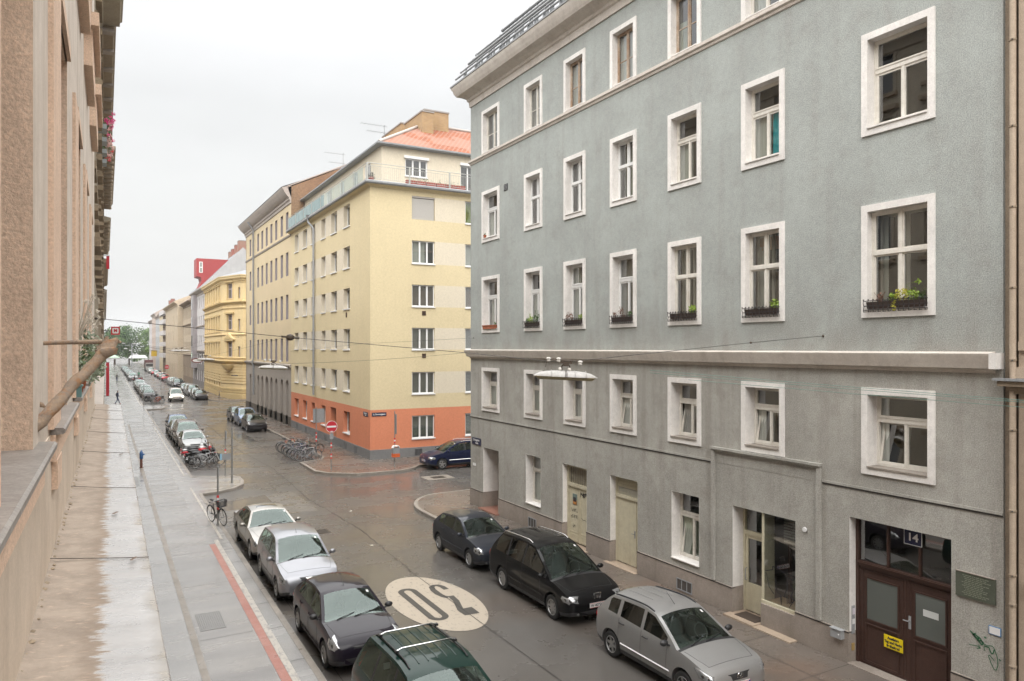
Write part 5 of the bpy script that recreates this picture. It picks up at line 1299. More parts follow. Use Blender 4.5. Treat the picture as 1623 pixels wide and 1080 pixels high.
BAL = far_house('pale house with brown and white balcony bands in the far row', 14.4, 214.0, 232.0, 17.4, FBRN, FBRN, 4.6, 5, (1.4, 5.4, 8.4, 11.4, 14.4), 1.6, 2.2, ROOFG, 3.0, corp=.3)
b_ = MB(Fr((14.4, 0, 0), (0, 1, 0), (-1, 0, 0)))
for z in (4.7, 7.7, 10.7, 13.7, 16.2): b_.box(214.2, 231.8, -.01, 1.0, z, z + 1.15, FWHT)
b_.build('balcony', BAL)
far_house('narrow cream house in the far row', 14.6, 232.3, 250.5, 17.4, FCRM, FCRM, 4.2, 5, roofh=4, corp=.6)
far_house('pale bluish house in the far row', 14.6, 251, 270, 17.2, mat_plaster('far_pale_blue', (.52, .54, .56), grain=20, bump=.05), None, 4.2, 6, roofh=4, corp=.5, chim=1)
far_house('peach coloured house near the far end of the row', 14.6, 270.4, 291, 18.6, mat_plaster('far_peach', (.58, .48, .42), grain=20, bump=.05), None, 4.2, 6, roofh=4, corp=.6, chim=2)
far_house('white last house at the far end of the row', 14.6, 291.4, 310, 17.0, FWHT, None, 4.2, 6, roofh=4, corp=.6, chim=1)
# ================================================================== NEAR HOUSE (the one the camera leans out of)
ROUGH = mat_plaster('brown_rough_plaster', (.745, .56, .43), (.69, .515, .395), grain=60, bump=.6, dist=.009, stain=.22, stain_col=(.42, .29, .205), streak=.2, coarse=1.6, rough=.95, grainvar=.10)
PALEW = mat_plaster('pale_streaked_plaster', (.64, .57, .50), (.58, .51, .44), grain=70, bump=.15, dist=.006, stain=.45, stain_col=(.34, .27, .205), streak=.75, coarse=2.2, rough=.85, grainvar=.04)
PALEW2 = mat_plaster('pale_parapet_plaster', (.60, .51, .42), (.54, .455, .37), grain=70, bump=.15, dist=.006, stain=.5, stain_col=(.34, .26, .19), streak=.6, coarse=1.4, rough=.85, grainvar=.05)
SILLM = mat_plaster('wet_slate_sill', (.235, .215, .20), (.30, .28, .26), grain=45, bump=.25, dist=.004, stain=.5, stain_col=(.13, .115, .10), streak=0, rough=.35, coarse=3, grainvar=.15)
DIRTW = mat_plaster('soffit_brown', (.34, .27, .19), (.26, .205, .145), grain=15, bump=.2, stain=.6, stain_col=(.17, .13, .09), coarse=1.5)
BT = radians(.32)
def bd(s, d): return (d * cos(BT) + s * sin(BT), s * cos(BT) - d * sin(BT))
fl = Fr((0, 0, 0), (sin(BT), cos(BT), 0), (cos(BT), -sin(BT), 0))
fl.o = Vector((0, 0, 0))
WX = -.283
NB = thing('apartment_building', 'brown and pale plastered house along the left edge, seen close up', 'building', (-.3, 5, 0))
PER = 2.77
ops = [(5.16 + PER * k - 1.26 * 0, 6.42 + PER * k) for k in range(-8, 4)]
ops = [(a if abs(a - 2.39) > .01 else 2.40, b if abs(b - 3.65) > .01 else 3.66) for a, b in ops]
zs0, zs1 = H - .425, H + 2.13
Z2 = H + 4.05
b_ = MB(fl)
hol = [(a, b, zs0, zs1) for a, b in ops] + [(a, b, Z2, Z2 + 2.3) for a, b in ops] + [(a, b, Z2 + 4.2, Z2 + 6.3) for a, b in ops] + [(a, b, 1.2, 4.2) for a, b in ops]
wall_holes(b_, -20, 17.0, -.2, 21.5, hol, PALEW, d=WX)
b_.face([(-20, WX - .6, 0), (17, WX - .6, 0), (17, WX - .6, 21), (-20, WX - .6, 21)], ROOM)
b_.face([(17, WX, 0), (17, WX - 12, 0), (17, WX - 12, 21.5), (17, WX, 21.5)], PALEW)
b_.face([(-20, WX, 21.5), (17, WX, 21.5), (17, WX - 12, 21.5), (-20, WX - 12, 21.5)], ROOFG)
b_.build('wall', NB)
b_ = MB(fl)
b_.box(-20, 17.0, WX - .01, WX + .006, H - 1.15, H - .46, PALEW2); b_.build('apron_band', NB)
# windows of the main storey: rough brown surround, reveal and stone sill
for i, (a, b) in enumerate(ops):
    if b < -4: continue
    wb = MB(fl)
    # surround on the near side of the opening and a slim one beyond it
    wb.box(a - .66, a, WX - .01, WX + .025, zs0 + .001, zs1 + .03, ROUGH)
    wb.box(a, b, WX - .01, WX + .025, zs1, zs1 + .10, ROUGH)
    wb.box(a - .58, b + .18, WX - .01, WX + .03, H - .60, H - .462, ROUGH)
    if a > 3: wb.box(a - .50, a - .12, WX - .01, WX + .035, H - .76, H - .602, ROUGH)
    wb.face([(b, WX + .0, zs0), (b, WX - .32, zs0), (b, WX - .32, zs1), (b, WX + .0, zs1)], ROUGH)
    wb.face([(a, WX + .02, zs0), (a, WX - .32, zs0), (a, WX - .32, zs1), (a, WX + .02, zs1)], ROUGH)
    wb.face([(a, WX, zs1), (b, WX, zs1), (b, WX - .32, zs1), (a, WX - .32, zs1)], ROUGH)
    win = wb.build('window', NB)
    sb = MB(fl); P = [(H - .46, WX - .3), (H - .46, -.222), (H - .452, -.212), (H - .433, -.212), (H - .425, -.222), (H - .418, WX - .3)]
    sb.grid([[(a - .56, d, z) for z, d in P], [(b + .29, d, z) for z, d in P]], SILLM, wrap=True, closed_ends=True)
    sb.build('window_sill', win)
    fb = MB(fl); ring(fb, a, b, zs0 + .02, zs1, .06, WX - .36, WX - .29, FRAMEW); fb.box((a + b) / 2 - .04, (a + b) / 2 + .04, WX - .35, WX - .28, zs0, zs1, FRAMEW); fb.box(a, b, WX - .35, WX - .28, H + 1.3, H + 1.38, FRAMEW); fb.build('window_frame', win)
    gb = MB(fl); gb.face([(a, WX - .33, zs0), (b, WX - .33, zs0), (b, WX - .33, zs1), (a, WX - .33, zs1)], GLASS); gb.build('window_pane', win)
    # storey above: projecting sill block and jambs
    for zz in (Z2, Z2 + 4.2):
        ub = MB(fl); ub.box(a - .45, b + .25, WX - .2, -.12, zz - .16, zz, ROUGH); ub.box(a - .35, b + .15, WX - .01, -.19, zz - .62, zz - .17, ROUGH)
        ub.box(a - .1, b + .1, WX - .01, -.255, zz + 2.32, zz + 2.5, ROUGH)
        reveal(ub, a, b, zz, zz + 2.3, WX, WX - .3, ROUGH); w2 = ub.build('window', NB)
        gb = MB(fl); gb.face([(a, WX - .28, zz), (b, WX - .28, zz), (b, WX - .28, zz + 2.3), (a, WX - .28, zz + 2.3)], FARGLASS); gb.build('window_pane', w2)
    lb = MB(fl); reveal(lb, a, b, 1.2, 4.2, WX, WX - .3, PALEW); lb.face([(a, WX - .3, 1.2), (b, WX - .3, 1.2), (b, WX - .3, 4.2), (a, WX - .3, 4.2)], FARGLASS); lb.build('window', NB)
# cornice ledge clad with sheet metal; wet outside, dry and dirty along the wall
def mat_ledge():
    m, nt, b = _new('ledge_sheet'); p = _pos(nt)
    sx_ = _n(nt, 'ShaderNodeSeparateXYZ'); nt.links.new(p, sx_.inputs[0])
    d = _math(nt, 'SUBTRACT', sx_.outputs[0], _math(nt, 'MULTIPLY', sx_.outputs[1], tan(BT)))
    n1 = _noise(nt, _map(nt, p, (1.5, 7, 1)), 2.2, 8, .72); n2 = _noise(nt, p, 30, 4, .7); n0 = _noise(nt, _map(nt, p, (.6, 1, 1)), 1.1, 3)
    e = _math(nt, 'ADD', d, _math(nt, 'MULTIPLY', _math(nt, 'SUBTRACT', n1, .5), .26))
    e = _math(nt, 'ADD', e, _math(nt, 'MULTIPLY', _math(nt, 'SUBTRACT', n2, .5), .06))
    e = _math(nt, 'ADD', e, _math(nt, 'MULTIPLY', _math(nt, 'SUBTRACT', n0, .5), .10))
    wet = _rng(nt, e, -.035, -.010)
    dry = _mix(nt, _rng(nt, _noise(nt, p, 5, 7, .7), .38, .62), (.33, .27, .215), (.23, .185, .145))
    dry = _mix(nt, _rng(nt, _noise(nt, _map(nt, p, (1, 2.5, 1)), 16, 5, .75), .56, .66, 0, .8), dry, (.44, .34, .26))
    edge = _rng(nt, _math(nt, 'ABSOLUTE', _math(nt, 'ADD', e, .055)), 0, .045, .55, 0)
    dry = _mix(nt, edge, dry, (.20, .15, .11))
    wetc = _mix(nt, _rng(nt, _noise(nt, _map(nt, p, (.6, 2, 1)), 2.2, 6), .3, .7), (.46, .45, .44), (.37, .36, .35))
    nt.links.new(_mix(nt, wet, dry, wetc), b.inputs['Base Color'])
    rw = _rng(nt, _noise(nt, _map(nt, p, (1, 2, 1)), 4, 5, .6), .35, .65, .22, .40)
    mm = _n(nt, 'ShaderNodeMix'); nt.links.new(wet, mm.inputs[0]); mm.inputs[2].default_value = .8; nt.links.new(rw, mm.inputs[3])
    nt.links.new(mm.outputs[0], b.inputs['Roughness'])
    m2 = _math(nt, 'MULTIPLY', wet, .30); nt.links.new(m2, b.inputs['Metallic'])
    b.inputs['Specular IOR Level'].default_value = .6
    _bump(nt, b, _math(nt, 'ADD', _noise(nt, _map(nt, p, (1, 1.5, 1)), 3.2, 4), _math(nt, 'MULTIPLY', n2, .12)), .35, .02)
    return m
LEDGE = mat_ledge()
LT = H - 1.15
CASTJ = mat_plain('sheet_joint', (.09, .075, .065), .7)
lg = MB(fl)
ys = [-6 + 2.1 * k for k in range(12)]
joints = [-2.2, -.1, 2.2, 4.55, 6.85, 9.15, 11.3, 13.4, 15.3, 17.0]
for j0, j1 in zip(joints, joints[1:]):
    rows = []
    nseg = 10
    for k in range(nseg + 1):
        s = j0 + .0012 + (j1 - j0 - .0024) * k / nseg; wv = .006 * sin(s * 5.1) + .004 * sin(s * 12.7)
        rows.append([(s, WX - .01, LT + .045 + wv * .3), (s, WX + .03, LT + .03), (s, -.05, LT + .012 + wv), (s, .10, LT + wv), (s, .180, LT - .006 + wv * .7), (s, .186 + .002 * sin(s * 9), LT - .014), (s, .184, LT - .055)])
    lg.grid(rows, LEDGE)
    if j1 < 17: 
        lg.tube([(j1, WX, LT + .05), (j1 + .02, -.05, LT + .016), (j1 - .01, .10, LT + .006), (j1, .186, LT - .004)], .0025, CASTJ, n=5)
lo = lg.build('ledge', NB, smooth=50)
lg = MB(fl)
lg.wallprism([(-20, LT - .05), (17.0, LT - .05), (17.0, LT - .14), (-20, LT - .14)], WX - .01, .150, DIRTW)
lg.wallprism([(-20, LT - .145), (17.0, LT - .145), (17.0, LT - .36), (-20, LT - .36)], WX - .01, -.08, DIRTW); lg.build('ledge_cornice', NB)
# caulking crumbs along the foot of the wall
cb = MB(fl); rr = random.Random(9)
for k in range(120):
    s = 1 + k * .13 + rr.uniform(-.05, .05); r_ = rr.uniform(.006, .016)
    cb.ball((s, WX + .012 + rr.uniform(0, .02), LT + .035), r_, DIRTW, n=5, sq=(1.6, 1, .6))
cb.build('crumbling_joint', NB, smooth=80)['kind'] = 'stuff'
for (s, d, r_) in ((5.75, .02, .012), (4.45, .10, .010), (8.9, .09, .012)):
    lb = MB(fl)
    for j in range(3): lb.ball((s + j * .02, d + .01 * j, LT + .018), r_, mat_plain('wet_leaf_brown', (.12, .07, .04), .4), n=5, sq=(1.8, 1, .35))
    meta(lb.build('fallen_leaf'), {.02: 'brown fallen leaf on the dry edge of the ledge', .10: 'brown fallen leaf nearest the camera on the wet ledge', .09: 'brown fallen leaf farther along the wet ledge'}[d], 'leaf')

# ---- weathered branch propped between the windows
def mat_bark():
    m, nt, b = _new('weathered_bark'); p = _n(nt, 'ShaderNodeTexCoord').outputs['Object']
    n1 = _noise(nt, _map(nt, p, (9, 5, 9)), 3.4, 7, .75); n2 = _noise(nt, p, 22, 6, .7)
    c = _mix(nt, _rng(nt, n1, .35, .65), (.42, .30, .20), (.26, .215, .18))
    c = _mix(nt, _rng(nt, n2, .52, .66, 0, .8), c, (.36, .17, .06)); c = _mix(nt, _rng(nt, _noise(nt, p, 9, 6, .7), .56, .68, 0, .8), c, (.14, .10, .075))
    nt.links.new(c, b.inputs['Base Color']); b.inputs['Roughness'].default_value = .75
    _bump(nt, b, _math(nt, 'ADD', n1, _math(nt, 'MULTIPLY', n2, .5)), .8, .02); return m
BARK = mat_bark()
def at(px, py, Y):
    x, z = onY(px, py, Y); return Vector((x, Y, z))
ps = thing('weathered_pole', 'knobbly weathered branch sticking out from the brown window jamb', 'branch', tuple(at(60, 660, 3.95)))
A, B = at(44, 690, 3.88), at(176, 546, 4.2)
b_ = MB(); pts = []; rads = []; rr = random.Random(2)
for k in range(15):
    t = k / 14; p = A.lerp(B, t) + Vector((rr.uniform(-.006, .006), 0, rr.uniform(-.006, .006))); pts.append(p); rads.append(.028 - .002 * t + rr.uniform(-.003, .004) + (.007 if .86 < t < .97 else 0))
b_.tube(pts, rads, BARK, n=14)
b_.tube([at(158, 562, 4.18), at(176, 547, 4.2), at(187, 537, 4.2)], [.031, .027, .011], BARK, n=9)
b_.tube([at(165, 560, 4.15), at(181, 556, 4.12), at(184, 551, 4.12)], [.030, .020, .010], BARK, n=9)
b_.tube([at(160, 556, 4.2), at(168, 545, 4.2), at(170, 533, 4.2)], [.03, .018, .006], BARK, n=8)
b_.tube([at(172, 548, 4.2), at(184, 540, 4.22), at(192, 543, 4.22)], [.030, .015, .005], BARK, n=8)
b_.build('branch', ps, smooth=60)
b_ = MB(); b_.tube([at(50, 545, 4.2), at(100, 543, 4.2), at(162, 542, 4.2)], [.010, .011, .012], BARK, n=7); b_.build('twig', ps, smooth=60)
b_ = MB(); b_.tube([at(53, 638, 4.0), at(66, 642, 4.0), at(72, 646, 4.0)], [.012, .012, .004], BARK, n=7); b_.build('twig', ps, smooth=60)

# ---- plants on the third and fourth sills
GRG = mat_plain('grey_green_leaf', (.20, .24, .17), .7); STRAW = mat_plain('dry_stalk', (.55, .50, .42), .8); OLV = mat_plain('olive_leaf', (.10, .14, .055), .7)
def sill_plant(s, lab, h_, nstalk, bush, blen, seed, pot=TERRA, m=None):
    rr = random.Random(seed); x, y = bd(s, -.27); t = thing('potted_plant', lab, 'plant', (x, y, zs0))
    b_ = MB(fl); b_.lathe([(0, 0), (.07, 0), (.09, .13), (.1, .13), (.1, .15), (0, .14)], (s, -.30, zs0), (0, 0, 1), pot, n=12); b_.build('pot', t, smooth=40)
    b_ = MB(fl)
    for _ in range(nstalk):
        a = rr.uniform(-.25, .25); e = (s + a, -.30 + rr.uniform(-.05, .2), zs0 + h_ * rr.uniform(.6, 1)); mid_ = (s + a * .4, -.28, zs0 + h_ * .5)
        b_.tube([(s, -.30, zs0 + .13), mid_, e], .0035, STRAW, n=4); leaves(b_, e, .03, 14, STRAW, .012, rr)
    b_.build('stalks', t)
    b_ = MB(fl)
    for _ in range(bush):
        c = (s + rr.uniform(-.28, .28), -.26 + rr.uniform(-.08, .17), zs0 + .12 + rr.uniform(0, blen)); leaves(b_, c, .09, 26, m or (GRG if rr.random() < .6 else OLV), .022, rr)
    b_.build('foliage', t)
sill_plant(8.2, 'grey green bush with pale dry seed heads on the third window sill', 1.0, 16, 26, .42, 1)
sill_plant(8.95, 'smaller olive green pot plant at the far end of the third sill', .4, 4, 12, .25, 2, m=OLV)
sill_plant(10.9, 'tall straggly plant with white curled stalks on the fourth sill', 1.1, 12, 16, .3, 3)
sill_plant(13.8, 'low dark green pot plant on the fifth window sill', .3, 3, 14, .25, 4, m=OLV)
t = thing('watering_can', 'small teal tin box lying on the third window sill', 'box', (*bd(7.45, -.26), zs0)); b_ = MB(fl); b_.box(7.38, 7.55, -.34, -.22, zs0, zs0 + .09, mat_plain('teal_tin', (.10, .20, .20), .5)); b_.box(7.37, 7.56, -.35, -.21, zs0 + .09, zs0 + .105, MATS['teal_tin']); b_.build('tin_body', t); b_ = MB(fl); b_.tube([(7.40, -.28, zs0 + .10), (7.46, -.28, zs0 + .15), (7.53, -.28, zs0 + .10)], .006, STEEL, n=5); b_.build('handle', t)

# ================================================================== LEFT ROW BEYOND
LGR = mat_plaster('left_grey_beige', (.44, .39, .31), (.38, .33, .26), grain=20, bump=.1, streak=.3, coarse=.5)
LG2 = mat_plaster('left_dark_beige', (.36, .30, .225), (.31, .255, .19), grain=20, bump=.1, streak=.4, coarse=.5)
def left_house(label, Y0, Y1, zt, wall, overhang, cz, wins, rows, modillions=0, coffers=0, X=-.30, hoods=False, led=None):
    t = thing('apartment_building', label, 'building', (X, Y0, 0))
    fr = Fr((X, 0, 0), (0, 1, 0), (1, 0, 0)); st = (Y1 - Y0) / wins
    hs = [(Y0 + st * (k + .5) - .6, Y0 + st * (k + .5) + .6, z, z + 2.1) for k in range(wins) for z in rows]
    b_ = MB(fr); wall_holes(b_, Y0, Y1, -.2, zt, hs, wall)
    b_.box(Y0, Y1, -12, -.5, 0, zt, ROOM); b_.face([(Y1, 0, 0), (Y1, -12, 0), (Y1, -12, zt), (Y1, 0, zt)], wall); b_.face([(Y0, 0, 0), (Y0, -12, 0), (Y0, -12, zt), (Y0, 0, zt)], wall); b_.build('wall', t)
    for h_ in hs:
        wb = MB(fr); reveal(wb, *h_, 0, -.3, wall); ring(wb, h_[0], h_[1], h_[2], h_[3], .07, -.32, -.24, FRAMEW); wb.face([(h_[0], -.28, h_[2]), (h_[1], -.28, h_[2]), (h_[1], -.28, h_[3]), (h_[0], -.28, h_[3])], FARGLASS)
        wb.box(h_[0] - .15, h_[0], -.01, .06, h_[2] - .1, h_[3] + .1, wall); wb.box(h_[1], h_[1] + .15, -.01, .06, h_[2] - .1, h_[3] + .1, wall)
        wb.box(h_[0] - .2, h_[1] + .2, -.01, .14, h_[2] - .18, h_[2] - .02, DIRTW)
        if hoods: wb.box(h_[0] - .25, h_[1] + .25, -.01, .22, h_[3] + .3, h_[3] + .5, DIRTW)
        wb.build('window', t)
    b_ = MB(); b_.sweep([(X, Y0), (X, Y1)], [(-.02, cz - 1.0), (.10, cz - .95), (.12, cz - .45), (.2, cz - .4), (.24, cz - .28), (overhang - .1, cz - .22), (overhang - .08, cz - .05), (overhang, cz), (overhang, cz + .12), (-.02, cz + .3)], wall, side=1); b_.build('cornice', t, smooth=35)
    if modillions:
        for k in range(modillions):
            y = Y0 + (k + .5) * (Y1 - Y0) / modillions; b_ = MB(fr); b_.wallprism([(y - .16, cz - .62), (y + .16, cz - .62), (y + .16, cz - .24), (y - .16, cz - .24)], .1, overhang - .2, LG2); b_.ball((y, overhang - .25, cz - .5), .16, LG2, n=8); b_.build('modillion', t)
    if coffers:
        for k in range(coffers + 1):
            y = Y0 + k * (Y1 - Y0) / coffers; b_ = MB(fr); b_.box(y - .22, y + .22, .1, overhang - .06, cz - .36, cz - .225, COR2); b_.build('soffit_rib', t)
    for z in (led or []):
        b_ = MB(); b_.sweep([(X, Y0 + .02), (X, Y1 - .02)], [(-.02, z - .25), (.08, z - .2), (.24, z - .08), (.27, z), (-.02, z + .05)], COR2, side=1); b_.build('ledge', t)
    return t
left_house('weathered beige house next to the brown one, with a deep plain eaves', 17.05, 36.0, 21.2, LGR, .95, H + 14.0, 7, (1.2, 7.0, 11.2, 15.4, 18.6), coffers=0, led=[6.15], hoods=True)
left_house('beige house with ribbed eaves and flower boxes on its windows', 36.05, 58.0, 20.9, LG2, .72, H + 13.8, 8, (1.2, 6.6, 10.6, 14.4, 17.6), coffers=9, hoods=True)
left_house('house with scrolled brackets under its eaves on the left side', 58.05, 81.0, 20.9, LG2, .95, H + 13.8, 8, (1.2, 6.2, 10.0, 13.8, 17.4), modillions=14, hoods=True)
left_house('narrower beige house behind the bracketed one', 81.05, 108.0, 19.5, LGR, .8, H + 12.4, 8, (1.2, 6.2, 10.0, 13.8), modillions=10)
left_house('far left house carrying a red vertical banner', 108.05, 150.0, 18.5, LG2, .7, H + 11.2, 10, (1.2, 6.2, 10.0, 13.8))
left_house('last house on the left before the trees', 150.05, 300.0, 17.5, LGR, .6, H + 10.2, 20, (1.2, 6.2, 10.0), )
PINK = mat_plain('pink_petal', (.62, .04, .20), .6); PINKW = mat_plain('pale_petal', (.66, .42, .38), .6); REDP2 = mat_plain('red_petal', (.60, .04, .05), .6)
for k, (px, py, m1, lab) in enumerate(((171.5, 190, PINK, 'magenta geraniums in the highest of the four boxes on the left facade'), (171.5, 211, PINK, 'magenta and pale geraniums in the second highest box on the left facade'), (171.5, 230, PINKW, 'pale pink geraniums in the third highest box on the left facade'), (171, 246, REDP2, 'red geraniums in the lowest of the four boxes on the left facade'))):
    z = H + 7.6; rr_ = _ray(px, py); tt = 7.6 / rr_[2]; X_, Y_ = rr_[0] * tt, rr_[1] * tt
    t = thing('flower_box', lab, 'flower box', (X_, Y_, z - .3), group=None); b_ = MB(); b_.box(-.28, X_ - .04, Y_ - .35, Y_ + .35, z - .40, z - .25, mat_plain('grey_planter', (.30, .33, .34), .6)); b_.build('planter', t)
    b_ = MB(); rr = random.Random(k); leaves(b_, (X_ - .08, Y_, z - .12), .22, 90, LEAFD, .045, rr)
    for _ in range(16): leaves(b_, (X_ + rr.uniform(-.12, .16), Y_ + rr.uniform(-.4, .4), z + rr.uniform(-.25, .2)), .07, 26, m1 if rr.random() < .7 else PINKW, .03, rr)
    b_.build('flowers', t)['kind'] = 'stuff'
# red supermarket blade sign and banner
def at2(px, py, Y):
    x, z = onY(px, py, Y); return x, z
YS = 76.0
x0, z1 = at2(176, 518, YS); x1, z0 = at2(190, 531, YS)
REDS = mat_plain('sign_red', (.48, .02, .035), .4)
t = thing('blade_sign', 'red sign with a red M on a white rounded panel, projecting from the left facade', 'sign', (x0, YS, z0)); fS = Fr((0, YS, 0), (1, 0, 0), (0, -1, 0))
b_ = MB(fS); b_.box(x0, x1, -.1, .1, z0, z1, REDS); b_.tube([(-.3, 0, (z0 + z1) / 2), (x0, 0, (z0 + z1) / 2)], .04, IRON, n=6); b_.build('sign_box', t)
b_ = MB(fS); u0, u1, v0, v1 = x0 + .10, x1 - .10, z0 + .12, z1 - .12; rr_ = .09
P = [(u1 - rr_ + rr_ * cos(a), v1 - rr_ + rr_ * sin(a)) for a in [pi / 2 * k / 5 for k in range(6)]] + [(u0 + rr_ - rr_ * sin(a), v1 - rr_ + rr_ * cos(a)) for a in [pi / 2 * k / 5 for k in range(6)]] + [(u0 + rr_ - rr_ * cos(a), v0 + rr_ - rr_ * sin(a)) for a in [pi / 2 * k / 5 for k in range(6)]] + [(u1 - rr_ + rr_ * sin(a), v0 + rr_ - rr_ * cos(a)) for a in [pi / 2 * k / 5 for k in range(6)]]
b_.wallprism(P, .1, .106, SIGNW); b_.build('sign_face', t)
text_mesh('lettering', 'M', .36, REDS, t, fS((u0 + u1) / 2, .112, (v0 + v1) / 2), (1, 0, 0), (0, -1, 0), .002, bold=.02)
t = thing('banner', 'tall narrow red banner on the far left facade', 'banner', (.0, 97, 2.5)); b_ = MB(); b_.box(.10, .42, 96.9, 96.98, 1.8, 5.6, REDS); b_.build('cloth', t); b_ = MB(); b_.tube([(-.3, 96.94, 5.64), (.45, 96.94, 5.64)], .03, IRON, n=6); b_.tube([(-.3, 96.94, 1.76), (.45, 96.94, 1.76)], .03, IRON, n=6); b_.build('bracket', t)
t = thing('banner', 'higher red banner on the far left facade', 'banner', (.0, 92, 13)); b_ = MB(); b_.box(.12, .42, 92, 92.08, 15.9, 17.3, REDS); b_.build('cloth', t); b_ = MB(); b_.tube([(-.3, 92.04, 17.34), (.45, 92.04, 17.34)], .03, IRON, n=6); b_.build('bracket', t)
# ================================================================== CARS
CARGLASS = mat_glass('car_glass', (.52, .62, .57), 1.62, boost=1.5, gcol=(.86, 1, .95))
CARGLASSD = mat_glass('dark_car_glass', (.20, .24, .22), 1.62)
TYRE = mat_plain('tyre_rubber', (.018, .018, .018), .75)
RIM = mat_plain('alloy_rim', (.42, .42, .42), .35, metal=.7)
CHROME = mat_plain('chrome', (.62, .62, .62), .15, metal=1)
LENS = mat_plain('headlight_lens', (.36, .37, .38), .10, metal=.6, coat=1)
LENSD = mat_plain('headlight_reflector', (.12, .125, .13), .15, metal=.8, coat=1)
AMBER = mat_plain('amber_lens', (.55, .16, .02), .2, coat=1)
TAIL = mat_plain('tail_light', (.42, .015, .015), .15, coat=1)
WELL = mat_plain('wheel_well', (.012, .012, .012), .9)
SEAT = mat_plain('seat_fabric', (.06, .06, .065), .9)
DASH = mat_plain('dashboard', (.045, .045, .045), .7)
PLATEW = mat_plain('plate_white', (.66, .66, .66), .4); PLATER = mat_plain('plate_red', (.5, .05, .05), .4); PLATEB = mat_plain('plate_blue', (.02, .05, .35), .4); PLATEK = mat_plain('plate_black', (.02, .02, .02), .5)
LAMPON = mat_plain('lit_headlight', (.9, .88, .8), .2, emit=(1, .93, .8), es=4)

def interp(keys, x):
    """smooth (monotone cubic) interpolation through keys [(x, y)]"""
    n = len(keys)
    if x <= keys[0][0]: return keys[0][1]
    if x >= keys[-1][0]: return keys[-1][1]
    for i in range(n - 1):
        if keys[i][0] <= x <= keys[i + 1][0]: break
    x0, y0 = keys[i]; x1, y1 = keys[i + 1]; h = x1 - x0
    if h < 1e-9: return y1
    def sl(j):
        if j <= 0 or j >= n - 1: return (keys[1][1] - keys[0][1]) / (keys[1][0] - keys[0][0] + 1e-9) if j <= 0 else (keys[-1][1] - keys[-2][1]) / (keys[-1][0] - keys[-2][0] + 1e-9)
        a = (keys[j][1] - keys[j - 1][1]) / (keys[j][0] - keys[j - 1][0] + 1e-9); b = (keys[j + 1][1] - keys[j][1]) / (keys[j + 1][0] - keys[j][0] + 1e-9)
        if a * b <= 0: return 0
        return 2 * a * b / (a + b)
    m0, m1 = sl(i), sl(i + 1); t = (x - x0) / h
    return (2 * t ** 3 - 3 * t * t + 1) * y0 + (t ** 3 - 2 * t * t + t) * h * m0 + (-2 * t ** 3 + 3 * t * t) * y1 + (t ** 3 - t * t) * h * m1

